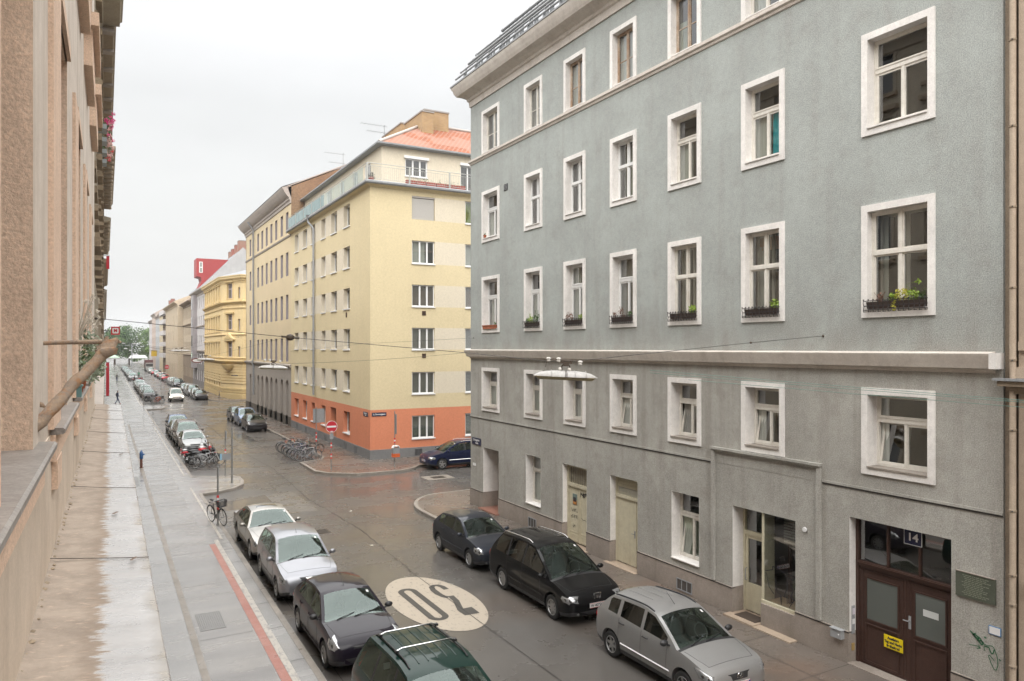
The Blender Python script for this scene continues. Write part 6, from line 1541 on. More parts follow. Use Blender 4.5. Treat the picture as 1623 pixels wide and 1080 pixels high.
def car_shell(S):
    """x = 0 front bumper ... L rear bumper (stations), y half-width, z up.  Returns closed mesh data"""
    L, W, Hh = S['L'], S['W'], S['H']; hw = W / 2
    bx = S['belt']          # [(x,z)] belt / bonnet edge / tail line
    top = S['top']          # [(x,z)] centre-line silhouette
    a0, a1 = S['A']         # x of A-pillar foot, x of windscreen top
    c0, c1 = S['C']         # x of roof rear end, x of rear pillar foot
    zr = S['roof_edge']     # [(x,z)] roof rail height at the side
    wr = S['wr']            # half-width at the roof rail
    wb_ = S.get('wb', .955)
    xs = set()
    N = 64
    for i in range(N + 1): xs.add(round(L * i / N, 4))
    for k in (a0, a1, c0, c1, a0 - .12, a1 - .10, c0 + .06, c1 + .02, *S['pillars']): xs.add(round(k, 4))
    for d in (.01, .03, .06, .10, .16): xs.add(round(d, 4)); xs.add(round(L - d, 4))
    xs = sorted(x for x in xs if 0 <= x <= L)
    # drop near-duplicates that are not key stations
    keep = [xs[0]]
    keyset = {round(k, 4) for k in (a0, a1, c0, c1, a0 - .12, a1 - .10, c0 + .06, c1 + .02, *S['pillars'])}
    for x in xs[1:]:
        if x - keep[-1] < .018:
            if x in keyset and keep[-1] not in keyset: keep[-1] = x
            continue
        keep.append(x)
    xs = keep
    if xs[-1] != L: xs.append(L)
    rows = []; info = []
    for x in xs:
        f = min(1, x / S['nose']); r = min(1, (L - x) / S['tailr'])
        pw = S.get('pw', 2.6)
        pf = (1 - (1 - f) ** pw) ** (1 / pw); pr = (1 - (1 - r) ** 3.0) ** (1 / 3.0)
        plan = (S['nw'] + (1 - S['nw']) * pf) * (S['tw'] + (1 - S['tw']) * pr)
        w_ = hw * plan
        zb = S['zb'] + .10 * (1 - min(1, x / .5)) ** 2 + .12 * (1 - min(1, (L - x) / .5)) ** 2
        zt = interp(top, x); be = min(interp(bx, x), zt - .02)
        # side plane height
        if x <= a0: ze = be + .012
        elif x < a1: ze = be + .012 + (interp(zr, a1) - be - .012) * ((x - a0) / (a1 - a0)) ** .92
        elif x <= c0: ze = interp(zr, x)
        elif x < c1: ze = be + .012 + (interp(zr, c0) - be - .012) * (1 - (x - c0) / (c1 - c0)) ** .8
        else: ze = be + .012
        ze = min(ze, zt - .006)
        yb = w_ * wb_
        zfull = max(interp(zr, min(max(x, a1), c0)), be + .2)
        t = max(0, (ze - be) / (zfull - be)); ye = yb + (wr * hw * min(1, plan * 1.02) - yb) * t
        lo = zb + (be - zb)
        P = [(0, zb), (w_ * .80, zb), (w_ * .955, zb + .035), (w_ * .985, zb + .13), (w_ * 1.0, zb + (be - zb) * .40), (w_ * .998, zb + (be - zb) * .62), (w_ * .985, zb + (be - zb) * .84), (yb, be)]
        m1 = min(.035, (ze - be) * .3); m2 = min(.055, (ze - be) * .35)
        def side(z):
            q = (z - be) / max(1e-6, (ze - be)); return (yb + (ye - yb) * q, z)
        P.append(side(be + m1)); P.append(side(ze - m2)); P.append((ye, ze))
        # top skin
        ins = max(.02, ye - .075)
        pwr = 2.4
        for fr_ in (ins / ye if ye > .1 else .9, .72, .48, .24, 0):
            P.append((ye * fr_, ze + (zt - ze) * (1 - fr_ ** pwr)))
        rows.append([(x, y, z) for y, z in P]); info.append((x, be, ze, zt, yb, ye))
    return xs, rows, info

def make_car(S, name='parked_car'):
    L, W = S['L'], S['W']; xs, rows, info = car_shell(S)
    nP = len(rows[0])
    paintm = S['paint']; glassS = S.get('sideglass', CARGLASS); a0, a1 = S['A']; c0, c1 = S['C']
    mats = [paintm, CARGLASS, glassS, CARGLASS, BLACKP, WELL]
    V = []; F = []; MI = []
    idx = {}
    def vid(i, j, s):
        if j in (0, nP - 1): s = 1
        k = (i, j, s)
        if k not in idx:
            x, y, z = rows[i][j]; V.append((x, y * s, z)); idx[k] = len(V) - 1
        return idx[k]
    wins = S['windows']
    for i in range(len(xs) - 1):
        xm = (xs[i] + xs[i + 1]) / 2; _, be, ze, zt, yb, ye = info[i]; _, be2, ze2, _, _, _ = info[i + 1]
        gh = min(ze - be, ze2 - be2)
        for j in range(nP - 1):
            m = 0
            if j == 8 and gh > .10 and any(a <= xm <= b for a, b in wins): m = 2
            if j == 8 and gh > .10 and a0 < xm < c1 and m == 0 and any(abs(xm - p) < .07 for p in S['black_pillars']): m = 4
            if j >= 11 and a0 - .04 < xm < a1 - .10 + .001: m = 1
            if j >= 11 and a1 - .10 < xm < a1: m = 0
            if j >= 11 and c0 + .06 < xm < S.get('rearglass_end', c1 + .02): m = 3
            if j >= 10 and a0 - .14 < xm < a0 - .04: m = 4       # scuttle below the windscreen
            if j in (0, 1): m = 4
            if j == 2 and S.get('black_sill', True): m = 4
            if (xm < .06 or xm > L - .05) and j in (3,) and S.get('black_bumper'): m = 4
            for s in (1, -1):
                q = [vid(i, j, s), vid(i + 1, j, s), vid(i + 1, j + 1, s), vid(i, j + 1, s)]
                q2 = []
                for k in q:
                    if k not in q2: q2.append(k)
                if len(q2) < 3: continue
                F.append(q2 if s == 1 else q2[::-1]); MI.append(m)
    for i in (0, len(xs) - 1):
        ring_ = [vid(i, j, 1) for j in range(nP)] + [vid(i, j, -1) for j in range(nP - 2, 0, -1)]
        F.append(ring_ if i else ring_[::-1]); MI.append(0)
    me = bpy.data.meshes.new('shell'); me.from_pydata(V, [], F)
    for k in range(5): me.materials.append(mat_plain('slot%d' % k, (.5, .5, .5)))
    me.polygons.foreach_set('material_index', MI)
    bm = bmesh.new(); bm.from_mesh(me); bmesh.ops.recalc_face_normals(bm, faces=bm.faces)
    bvh = BVHTree.FromBMesh(bm); bm.to_mesh(me); bm.free()
    tmp = bpy.data.objects.new('tmp', me); COL.objects.link(tmp)
    # wheel arches
    rw = S['rw']; axles = (S['fa'], S['fa'] + S['wbase']); cut = MB()
    for ax in axles:
        for s in (1, -1):
            n = 28; rr_ = rw + .055
            ring0 = [(ax + rr_ * cos(2 * pi * k / n), s * (W / 2 - .30), rw + .02 + rr_ * sin(2 * pi * k / n)) for k in range(n)]
            ring1 = [(p[0], s * (W / 2 + .2), p[2]) for p in ring0]
            cut.grid([ring0, ring1], WELL, wrap=True, closed_ends=True)
    co = cut.build('cut'); md = tmp.modifiers.new('b', 'BOOLEAN'); md.operation = 'DIFFERENCE'; md.solver = 'EXACT'; md.object = co
    try: md.material_mode = 'TRANSFER'
    except Exception: pass
    dg = bpy.context.evaluated_depsgraph_get(); res = bpy.data.meshes.new_from_object(tmp.evaluated_get(dg))
    if len(res.polygons) < 100: res = me.copy()
    bpy.data.objects.remove(tmp); bpy.data.objects.remove(co)
    root = thing(name, S['label'], S.get('cat', 'car'))
    rn = [m.name if m else '' for m in res.materials]
    def split(sel, nm):
        """cut one region of the shell out as a part of its own"""
        m2 = res.copy(); bm = bmesh.new(); bm.from_mesh(m2)
        key = lambda f: mats.index(WELL) if rn[f.material_index] == 'wheel_well' else int(rn[f.material_index][4])
        bmesh.ops.delete(bm, geom=[f for f in bm.faces if key(f) not in sel], context='FACES')
        for f in bm.faces: f.material_index = 1 if key(f) == 5 else 0
        bm.to_mesh(m2); bm.free(); m2.materials.clear(); m2.materials.append(mats[min(sel)]); m2.materials.append(WELL)
        m2.polygons.foreach_set('use_smooth', [True] * len(m2.polygons)); m2.set_sharp_from_angle(angle=radians(38)); m2.name = nm
        o = bpy.data.objects.new(nm, m2); COL.objects.link(o); o.parent = root
    split({0, 5}, 'body'); split({1}, 'windscreen'); split({3}, 'rear_window'); split({4}, 'lower_trim')
    bm = bmesh.new(); bm.from_mesh(res); bmesh.ops.delete(bm, geom=[f for f in bm.faces if rn[f.material_index] != 'slot2'], context='FACES')
    left = set(bm.faces)
    while left:                                   # each side window is a part of its own
        st = [left.pop()]; isl = list(st)
        while st:
            f = st.pop()
            for e in f.edges:
                for g_ in e.link_faces:
                    if g_ in left: left.discard(g_); st.append(g_); isl.append(g_)
        mb = MB()
        vi = {}; 
        for f in isl:
            for v in f.verts:
                if v not in vi: vi[v] = len(mb.v); mb.v.append(v.co.copy())
            mb.f.append([vi[v] for v in f.verts]); mb.mi.append(mb.mat(glassS))
        mb.build('side_window', root, smooth=40)
    bm.free()
    def hit(o, d):
        r = bvh.ray_cast(Vector(o), Vector(d).normalized()); return r[0], r[1]
    def patch(poly, org, u, v, d, m, nm, off=.008, rings=4, par=None, both=True):
        """star-shaped outline poly in (u,v) coordinates about org, projected along d onto the body"""
        u, v, d = Vector(u), Vector(v), Vector(d).normalized()
        for s in ((1, -1) if both else (1,)):
            mb = MB(); cu = sum(p[0] for p in poly) / len(poly); cv = sum(p[1] for p in poly) / len(poly)
            mir = lambda P: Vector((P.x, P.y * s, P.z))
            rr = []
            ok = True
            for k in range(rings + 1):
                t = k / rings; row = []
                for (a, b) in poly:
                    o = Vector(org) + u * (cu + (a - cu) * max(t, .02)) + v * (cv + (b - cv) * max(t, .02))
                    h_, n_ = hit(mir(o - d * 2.0), mir(d))
                    if h_ is None: h_, n_ = bvh.find_nearest(mir(o))[:2]
                    row.append(tuple(h_ + n_ * (off * (1.0 if t < 1 else .15))))
                if not ok: break
                rr.append(row)
            if not ok: continue
            mb.grid(rr, m, wrap=True); mb.build(nm, par or root, smooth=60)
    def seam(pts, d, m=BLACKP, wd=.007, nm='panel_gap', par=None, off=.0015, both=True, target=None):
        tb = target or MB()
        for s in ((1, -1) if both else (1,)):
            last = None; P = []
            for (p, q) in zip(pts, pts[1:]):
                p, q = Vector(p), Vector(q); n = max(2, int((q - p).length / .07))
                for k in range(n + 1):
                    o = p.lerp(q, k / n); o2 = Vector((o.x, o.y * s, o.z)); dd = Vector((d[0], d[1] * s, d[2]))
                    h_, n_ = hit(o2 - dd * 2.0, dd)
                    if h_ is not None: P.append(h_ + n_ * off)
            if len(P) > 1: tb.tube(P, wd / 2, m, n=4, caps=False)
        return tb
    hw = W / 2; fa = S['fa']; ra = fa + S['wbase']
    S['_hit'] = hit
    # panel gaps
    sm = MB(); Y = (0, -1, 0)
    zb = S['zb']
    for xd in S['doors']:
        seam([(xd, 0, zb + .14), (xd, 0, interp(S['belt'], xd) - .005)], Y, target=sm)
    d0, d1 = S['doors'][0], S['doors'][-1]
    seam([(d0, 0, zb + .14), (d1, 0, zb + .14)], Y, target=sm)
    seam([(fa + .0, 0, rw * 2 + .16), (d0, 0, interp(S['belt'], d0) - .06)], Y, target=sm) if False else None
    bz = a0 - .16
    seam([(S['hood0'], hw * .72, 3), (a0 * .5, hw * .80, 3), (bz, hw * .86, 3)], (0, 0, -1), target=sm)
    seam([(S['hood0'], -hw * .72, 3), (S['hood0'], hw * .72, 3)], (0, 0, -1), target=sm, both=False)
    sm.build('panel_gaps', root)
    mo = MB()
    if S.get('side_mould'):
        seam([(fa + rw + .12, 0, S['side_mould']), (ra - rw - .08, 0, S['side_mould'])], Y, m=S.get('mould_mat', paintm), wd=.035, target=mo, off=.008)
        mo.build('side_moulding', root, smooth=60)
    hb = MB()
    for xd in S['handles']:
        zz = interp(S['belt'], xd) - .10; h_, n_ = hit((xd, 2, zz), (0, -1, 0))
        if h_ is not None:
            for s in (1, -1):
                hb.tube([(xd - .09, s * (h_.y - .005), zz), (xd - .07, s * (h_.y + .03), zz + .006), (xd + .07, s * (h_.y + .03), zz + .006), (xd + .09, s * (h_.y - .005), zz)], .013, S.get('handle_mat', paintm), n=6)
    hb.build('door_handles', root, smooth=50)
    # lights, grille, plates
    ang = S.get('hl_ang', 40); dv = (cos(radians(ang)), -sin(radians(ang)), 0)
    uv = (sin(radians(ang)), cos(radians(ang)), 0)
    patch(S['headlight'], (S['hl'][0], S['hl'][1], 0), uv, (0, 0, 1), dv, S.get('hl_mat', LENS), 'headlight', .014, 5)
    for (cu_, cz_, r_) in S.get('hl_bulbs', []):
        patch([(cu_ + r_ * cos(2 * pi * k / 12), cz_ + r_ * sin(2 * pi * k / 12)) for k in range(12)], (S['hl'][0], S['hl'][1], 0), uv, (0, 0, 1), dv, LENSD, 'headlight_reflector', .018, 2)
    patch(S['taillight'], (L - .1, hw * .8, 0), (-.75, .66, 0), (0, 0, 1), (-.66, -.75, 0), TAIL, 'tail_light', .012, 3)
    X = (1, 0, 0)
    for g_ in S['grille']:
        z0, z1, w0, w1, m = g_
        poly = [(w0 * c_, z0) for c_ in (-1, -.5, 0, .5, 1)] + [(w1 * c_, z1) for c_ in (1, .5, 0, -.5, -1)]
        patch(poly, (0, 0, 0), (0, 1, 0), (0, 0, 1), X, m, 'grille', .006, 4, both=False)
    for fg_ in S.get('fogs', []):
        patch([(fg_[0] + fg_[2] * cos(2 * pi * k / 12), fg_[1] + fg_[2] * sin(2 * pi * k / 12)) for k in range(12)], (0, 0, 0), (0, 1, 0), (0, 0, 1), X, LENS, 'fog_light', .01, 2)
    pz = S['plate_z']; h_, n_ = hit((-1, 0, pz), (1, 0, 0)); px_ = (h_.x if h_ else 0) - .012
    if S.get('plate', True):
        pb = MB(); pb.box(px_ - .006, px_ + .03, -.26, .26, pz - .06, pz + .06, PLATEW); pb.box(px_ - .009, px_ - .006, -.26, .26, pz + .052, pz + .06, PLATER); pb.box(px_ - .009, px_ - .006, -.26, .26, pz - .06, pz - .052, PLATER); pb.box(px_ - .009, px_ - .006, -.258, -.215, pz - .05, pz + .05, PLATEB)
        pl_ = pb.build('number_plate', root)
        text_mesh('lettering', S.get('ptext', 'W 31847K'), .105, PLATEK, pl_, (px_ - .010, .02, pz - .002), (0, -1, 0) if False else (0, 1, 0) if False else (0, -1, 0), (-1, 0, 0), .001, bold=.002, xs=.92)
    pb = MB(); pb.box(L - .03, L + .008, -.26, .26, S['rplate_z'] - .06, S['rplate_z'] + .06, PLATEW); pb.build('number_plate', root)
    # mirrors
    mx = S.get('mirror_x', a0 + .22); bz = interp(S['belt'], mx); h_, n_ = hit((mx, 2, bz + .02), (0, -1, 0)); my = h_.y if h_ else hw
    for s in (1, -1):
        mb = MB(); mm = S.get('mirror_mat', paintm)
        mb.tube([(mx, s * (my - .02), bz + .01), (mx - .02, s * (my + .07), bz + .05)], .022, BLACKP, n=6)
        n = 10; rowsm = []
        for t_ in range(5):
            tt = t_ / 4; sc_ = (1 - (2 * tt - 1) ** 2 * .35) * (1.0 if 0 < t_ < 4 else .55)
            rowsm.append([(mx - .04 + .11 * tt + .0, s * (my + .135 + .105 * sc_ * cos(2 * pi * k / n)), bz + .085 + .068 * sc_ * sin(2 * pi * k / n)) for k in range(n)])
        mb.grid(rowsm, mm, wrap=True, closed_ends=True); mb.build('wing_mirror', root, smooth=60)
    # wipers
    wp = MB()
    for (ya, yb2) in ((.05, -.58), (.55, .0)) if S.get('wipers', 1) else ():
        P = []
        for k in range(9):
            t_ = k / 8; y = (ya + (yb2 - ya) * t_) * hw; xx = a0 - .10 + .16 * t_ * (1 if k else 1)
            q, nn = hit((xx, y, 3), (0, 0, -1))
            if q is not None: P.append(q + nn * .015)
        if len(P) > 2: wp.tube(P, [.012] * 3 + [.008] * (len(P) - 3), BLACKP, n=5)
    wp.build('wipers', root)
    if S.get('sticker', True):
        q, nn = hit((a1 - .22, -hw * .55, 3), (0, 0, -1))
        if q is not None:
            patch([(-.035, -.03), (.035, -.03), (.035, .03), (-.035, .03)], (a1 - .2, -hw * .6, 0), (1, 0, 0), (0, 1, 0), (0, 0, -1), SIGNW, 'windscreen_sticker', .003, 2, both=False)
    if S.get('antenna'):
        ax_, ay_, al = S['antenna']; q, nn = hit((ax_, ay_, 3), (0, 0, -1)); ab = MB(); ab.tube([q, q + Vector((al * .75, 0, al * .55))], [.008, .003], BLACKP, n=5); ab.build('antenna', root)
    if S.get('rails'):
        x0, x1, rm, up = S['rails']
        for s in (1, -1):
            P = []; rb_ = MB()
            for k in range(17):
                xx = x0 + (x1 - x0) * k / 16; yy = S['rail_y'] * s; q, nn = hit((xx, yy, 3), (0, 0, -1)); e = min(1, k / 1.5, (16 - k) / 1.5)
                P.append(q + Vector((0, 0, up * e + .004)))
            rb_.tube(P, .018, rm, n=7)
            rb_.build('roof_rail', root, smooth=60)
    if S.get('crossbars'):
        cb_ = MB()
        for xx in S['crossbars']:
            q, nn = hit((xx, 0, 3), (0, 0, -1)); zt_ = q.z + .06; yy = S['rail_y'] + .02
            cb_.tube([(xx, -yy, zt_ - .035), (xx, -yy + .1, zt_), (xx, yy - .1, zt_), (xx, yy, zt_ - .035)], .016, CHROME, n=7)
            for s in (1, -1): cb_.box(xx - .04, xx + .04, s * yy - .03, s * yy + .03, zt_ - .06, zt_ - .02, BLACKP)
        cb_.build('roof_crossbars', root, smooth=50)
    if S.get('ribs'):
        rb_ = MB()
        x0, x1, ys_ = S['ribs']
        for y in ys_:
            P = []
            for k in range(9):
                q, nn = hit((x0 + (x1 - x0) * k / 8, y, 3), (0, 0, -1)); P.append(q + nn * .004)
            rb_.tube(P, .011, S.get('rib_mat', paintm), n=5)
        rb_.build('roof_ribs', root, smooth=60)
    if S.get('sunroof'):
        x0, x1, yy = S['sunroof']; patch([(x0, -yy), (x1, -yy), (x1, 0), (x1, yy), (x0, yy), (x0, 0)], (0, 0, 0), (1, 0, 0), (0, 1, 0), (0, 0, -1), mat_plain('sunroof_glass', (.03, .035, .03), .03, spec=1, coat=1), 'sunroof', .006, 4, both=False)
    # interior
    it = MB(); bzc = interp(S['belt'], (a0 + c0) / 2); zi = zb + .12; wi = hw - .16
    it.box(a0 - .25, c1 - .1, -wi, wi, zi, zi + .05, DASH)
    it.box(a0 - .12, a0 + .28, -wi, wi, bzc - .25, bzc - .06, DASH)
    for s in (1, -1):
        it.box(a0 + .28, c1 - .15, s * (wi + .04) - .02, s * (wi + .04) + .02, zi, bzc - .03, DASH)
    sx0 = (a0 + a1) / 2 + .62
    for row in range(2 if c0 - a1 < 2.2 else 3):
        xx = sx0 + row * .82
        if xx > c1 - .25: break
        ys2 = (-.36, .36) if row == 0 else (-.42, 0, .42)
        for y in ys2:
            ww = .24 if row == 0 else .20
            it.box(xx - .25, xx + .22, y - ww, y + ww, zi + .12, zi + .32, SEAT)
            it.obox((xx + .26, y, bzc - .10), ((cos(.25), 0, sin(.25)), (0, 1, 0), (-sin(.25) * -1 * -1, 0, cos(.25))), .06, ww, .34, SEAT)
            it.box(xx + .24, xx + .34, y - .12, y + .12, bzc + .22, bzc + .38, SEAT)
    it.lathe([(.17, 0), (.185, .012), (.17, .024), (.155, .012), (.17, 0)], (sx0 - .52, -.36, bzc - .02), (-.85, 0, .5), DASH, n=18)
    q, nn = hit((a1 - .12, 0, 3), (0, 0, -1)); it.box(a1 - .16, a1 - .12, -.12, .12, (q.z if q else 1.3) - .12, (q.z if q else 1.3) - .06, DASH)
    it.build('interior', root, smooth=30)
    # wheels
    for ax in axles:
        for s in (1, -1):
            mb = MB(); ctr = (ax, s * (hw - .012 - .10), rw); tw = .10; axis = (0, s, 0)
            mb.lathe([(rw * .60, -tw), (rw * .93, -tw), (rw * .985, -tw * .8), (rw, -tw * .5), (rw, tw * .5), (rw * .985, tw * .85), (rw * .94, tw * 1.0), (rw * .80, tw * 1.03), (rw * .66, tw * .95), (rw * .655, tw * .4)], ctr, axis, TYRE, n=32)
            wh = mb.build('wheel', root, smooth=50)
            rb_ = MB(); rr0 = rw * .655
            rb_.lathe([(rr0, tw * .96), (rr0 * .97, tw * .99), (rr0 * .93, tw * .9), (rr0 * .90, tw * .3), (.03, tw * .15)], ctr, axis, WELL if not S.get('hubcap') else S['rimm'], n=32)
            rb_.lathe([(rr0 * 1.0, tw * .97), (rr0 * .98, tw * 1.01), (rr0 * .92, tw * .99), (rr0 * .90, tw * .85)], ctr, axis, S['rimm'], n=32)
            ns = S['spokes']; c = Vector(ctr)
            for k in range(ns):
                a = 2 * pi * k / ns + .2; rad = Vector((cos(a), 0, sin(a))); tg = Vector((-sin(a), 0, cos(a))); ox = Vector(axis)
                w0_, w1_ = S.get('spw', (.05, .035))
                p0 = c + rad * rr0 * .16 + ox * tw * .80; p1 = c + rad * rr0 * .95 + ox * tw * .90
                rb_.face([tuple(p0 - tg * w0_ / 2), tuple(p1 - tg * w1_ / 2), tuple(p1 + tg * w1_ / 2), tuple(p0 + tg * w0_ / 2)], S['rimm'])
                rb_.face([tuple(p0 - tg * w0_ / 2), tuple(p1 - tg * w1_ / 2), tuple(p1 - tg * w1_ / 2 - ox * .03), tuple(p0 - tg * w0_ / 2 - ox * .03)], S['rimm'])
                rb_.face([tuple(p0 + tg * w0_ / 2), tuple(p1 + tg * w1_ / 2), tuple(p1 + tg * w1_ / 2 - ox * .03), tuple(p0 + tg * w0_ / 2 - ox * .03)], S['rimm'])
            rb_.lathe([(0, tw * .9), (rr0 * .16, tw * .88), (rr0 * .24, tw * .78), (rr0 * .24, tw * .2)], ctr, axis, S['rimm'], n=16)
            rb_.build('rim', wh, smooth=40)
    if S.get('extra'): S['extra'](root, S, hit, patch, seam)
    return root

def place_car(root, xc, y_front_axle, S, rz=0.):
    """cars face the camera: local +x (towards the tail) points to +y"""
    root.rotation_euler = (0, 0, pi / 2 + rz)
    # local (fa,0) must land on (xc, y_front_axle)
    v = Matrix.Rotation(pi / 2 + rz, 3, 'Z') @ Vector((S['fa'], 0, 0))
    root.location = (xc - v.x, y_front_axle - v.y, 0.0)
    return root

def oval(cx_, cz, a, b, n=16): return [(cx_ + a * cos(2 * pi * k / n), cz + b * sin(2 * pi * k / n)) for k in range(n)]
P_ = dict
# ---- paints
SILV = mat_paint('warm_silver_paint', (.34, .325, .30), .65, .34)
SILB = mat_paint('bluish_silver_paint', (.25, .255, .275), .65, .34)
SILM = mat_paint('mid_silver_paint', (.38, .38, .38), .65, .36)
NAVY = mat_paint('blackberry_paint', (.010, .007, .014), .0, .4)
GREENP = mat_paint('dark_green_paint', (.004, .024, .018), .1, .35)
ANTH = mat_paint('anthracite_blue_paint', (.026, .030, .040), .3, .4)
BLK = mat_paint('black_paint', (.005, .005, .0055), .0, .45)
DBLUE = mat_paint('dark_blue_paint', (.012, .018, .055), .3, .3)

def star_extra(z, r_=.05, kind='disc'):
    def f(root, S, hit, patch, seam):
        h_, n_ = hit((-1, 0, z), (1, 0, 0))
        if h_ is None: return
        mb = MB(); x = h_.x - .012
        n = 20; ring0 = [(x, r_ * cos(2 * pi * k / n), z + r_ * sin(2 * pi * k / n)) for k in range(n)]
        if kind == 'shield':
            P = [(-.105, .09), (-.04, .10), (.04, .10), (.105, .09), (.10, .0), (.07, -.075), (0, -.085), (-.07, -.075), (-.10, .0)]
            mb.grid([[(x - .006, a * 1.12, z + b * 1.12) for a, b in P], [(x - .012, a, z + b) for a, b in P], [(x - .004, a * .88, z + b * .88) for a, b in P]], CHROME, wrap=True)
            mb.face([(x - .003, a * .88, z + b * .88) for a, b in P], BLACKP)
            for k in range(3): mb.box(x - .014, x - .006, -.032 + k * .004, .032 - (2 - k) * .004, z - .03 + k * .024, z - .014 + k * .024, CHROME)
        elif kind == 'wing':
            mb.tube([(x - .008, r_ * cos(2 * pi * k / n), z + r_ * .78 * sin(2 * pi * k / n)) for k in range(n + 1)], .007, CHROME, n=5); mb.tube([(x - .008, -r_ * .7, z + r_ * .3), (x - .008, -r_ * .25, z), (x - .008, 0, z - r_ * .35), (x - .008, r_ * .25, z), (x - .008, r_ * .7, z + r_ * .3)], .007, CHROME, n=5)
        else:
            mb.tube([(x - .006, r_ * cos(2 * pi * k / n), z + r_ * sin(2 * pi * k / n)) for k in range(n + 1)], .006, CHROME, n=5); mb.face([(x - .002, r_ * cos(2 * pi * k / n), z + r_ * sin(2 * pi * k / n)) for k in range(n)], BLACKP)
        mb.build('badge', root, smooth=50)
    return f

SP = {}
# silver saloon with round twin headlights
SP['saloon'] = P_(L=4.80, W=1.80, H=1.43, zb=.20, nose=.62, tailr=.5, nw=.74, tw=.84, wr=.66, wb=.955, fa=.86, wbase=2.83, rw=.315,
    belt=[(0, .56), (.08, .66), (.4, .78), (1.3, .90), (3.6, .93), (4.5, .92), (4.8, .84)],
    top=[(0, .58), (.05, .70), (.25, .80), (.9, .90), (1.42, .965), (1.56, 1.00), (2.28, 1.38), (2.9, 1.435), (3.35, 1.39), (4.02, 1.08), (4.2, 1.04), (4.7, .99), (4.80, .86)],
    A=(1.55, 2.30), C=(3.40, 4.10), roof_edge=[(2.2, 1.33), (2.9, 1.375), (3.4, 1.34)], pillars=[2.86, 2.94, 3.66], windows=[(1.66, 2.86), (2.94, 3.62)], black_pillars=[2.90], rearglass_end=4.02,
    doors=[1.72, 2.90, 3.62], handles=[2.68, 3.50], hood0=.42, paint=SILV, label='', hl=(.45, .55), hl_ang=25, headlight=oval(.13, .655, .10, .088), hl_bulbs=[(.13, .655, .06)],
    taillight=[(-.05, .72), (.14, .72), (.14, .88), (-.05, .88)], grille=[(.52, .70, .26, .30, BLACKP), (.30, .38, .5, .5, BLACKP)], plate_z=.43, rplate_z=.75, side_mould=.48, rimm=RIM, spokes=8, spw=(.07, .06), sunroof=(2.50, 2.86, .40), hubcap=False, ptext='W 52913B', mirror_mat=None)
def mpv_extra(root, S, hit, patch, seam):
    patch([(-.16, .70), (0, .685), (.16, .70), (.17, .745), (0, .75), (-.17, .745)], (0, 0, 0), (0, 1, 0), (0, 0, 1), (1, 0, 0), CHROME, 'grille_bar', .014, 3, both=False)
SP['mpv'] = P_(L=4.04, W=1.69, H=1.62, zb=.19, nose=.50, tailr=.35, nw=.72, tw=.88, wr=.76, wb=.95, fa=.84, wbase=2.63, rw=.31,
    belt=[(0, .55), (.07, .72), (.3, .86), (1.0, .98), (2.5, 1.03), (3.6, 1.07), (3.95, 1.02), (4.04, .8)],
    top=[(0, .58), (.05, .76), (.2, .88), (.75, 1.03), (.98, 1.10), (1.10, 1.14), (1.85, 1.56), (2.4, 1.63), (3.3, 1.60), (3.70, 1.50), (3.93, 1.10), (4.04, .86)],
    A=(1.02, 1.90), C=(3.55, 3.90), roof_edge=[(1.8, 1.50), (2.4, 1.565), (3.6, 1.50)], pillars=[2.10, 2.18, 2.98, 3.06, 1.28, 1.36], windows=[(1.36, 2.10), (2.18, 2.98), (3.06, 3.62)], black_pillars=[2.14, 3.02], rearglass_end=3.92,
    doors=[1.30, 2.14, 3.00], handles=[1.98, 2.86], hood0=.26, paint=SILB, label='', hl=(.42, .50), hl_ang=38, headlight=[(-.04, .62), (.10, .60), (.22, .64), (.27, .74), (.22, .83), (.08, .80), (-.06, .72)], hl_bulbs=[(.05, .70, .05), (.15, .72, .045)],
    taillight=[(-.04, .8), (.08, .8), (.08, 1.15), (-.04, 1.15)], grille=[(.665, .765, .30, .33, BLACKP), (.33, .43, .42, .46, BLACKP)], fogs=[(.58, .36, .04), (-.58, .36, .04)], plate_z=.54, rplate_z=.8, side_mould=.50, rimm=RIM, spokes=7, spw=(.08, .06), antenna=(1.98, 0, .18), ptext='W 86420D', extra=mpv_extra)
SP['hatch'] = P_(L=3.92, W=1.68, H=1.44, zb=.18, nose=.50, tailr=.35, nw=.70, tw=.87, wr=.72, wb=.95, fa=.80, wbase=2.49, rw=.30,
    belt=[(0, .52), (.07, .66), (.3, .78), (1.0, .90), (2.5, .95), (3.5, .99), (3.85, .93), (3.92, .75)],
    top=[(0, .55), (.05, .70), (.2, .80), (.75, .92), (1.05, .975), (1.18, 1.01), (1.88, 1.38), (2.4, 1.445), (3.1, 1.41), (3.48, 1.33), (3.80, 1.02), (3.92, .80)],
    A=(1.10, 1.92), C=(3.30, 3.72), roof_edge=[(1.8, 1.325), (2.4, 1.385), (3.4, 1.30)], pillars=[2.16, 2.23, 3.00, 3.06, 1.34, 1.42], windows=[(1.40, 2.16), (2.23, 3.00), (3.06, 3.34)], black_pillars=[2.20, 3.03], rearglass_end=3.78,
    doors=[1.38, 2.20, 3.0], handles=[2.04, 2.90], hood0=.28, paint=NAVY, label='', hl=(.42, .50), hl_ang=38, headlight=[(-.10, .66), (.02, .59), (.20, .58), (.29, .66), (.26, .80), (.16, .84), (.02, .78)], hl_bulbs=[(.10, .68, .06), (.20, .70, .04)],
    taillight=[(-.04, .75), (.08, .75), (.08, 1.08), (-.04, 1.08)], grille=[(.60, .66, .36, .40, BLACKP), (.27, .42, .48, .56, BLACKP)], fogs=[], plate_z=.47, rplate_z=.72, side_mould=None, rimm=RIM, spokes=9, spw=(.06, .05), antenna=(2.02, 0, .30), ptext='W 17705E', mirror_mat=BLACKP, plate=False)
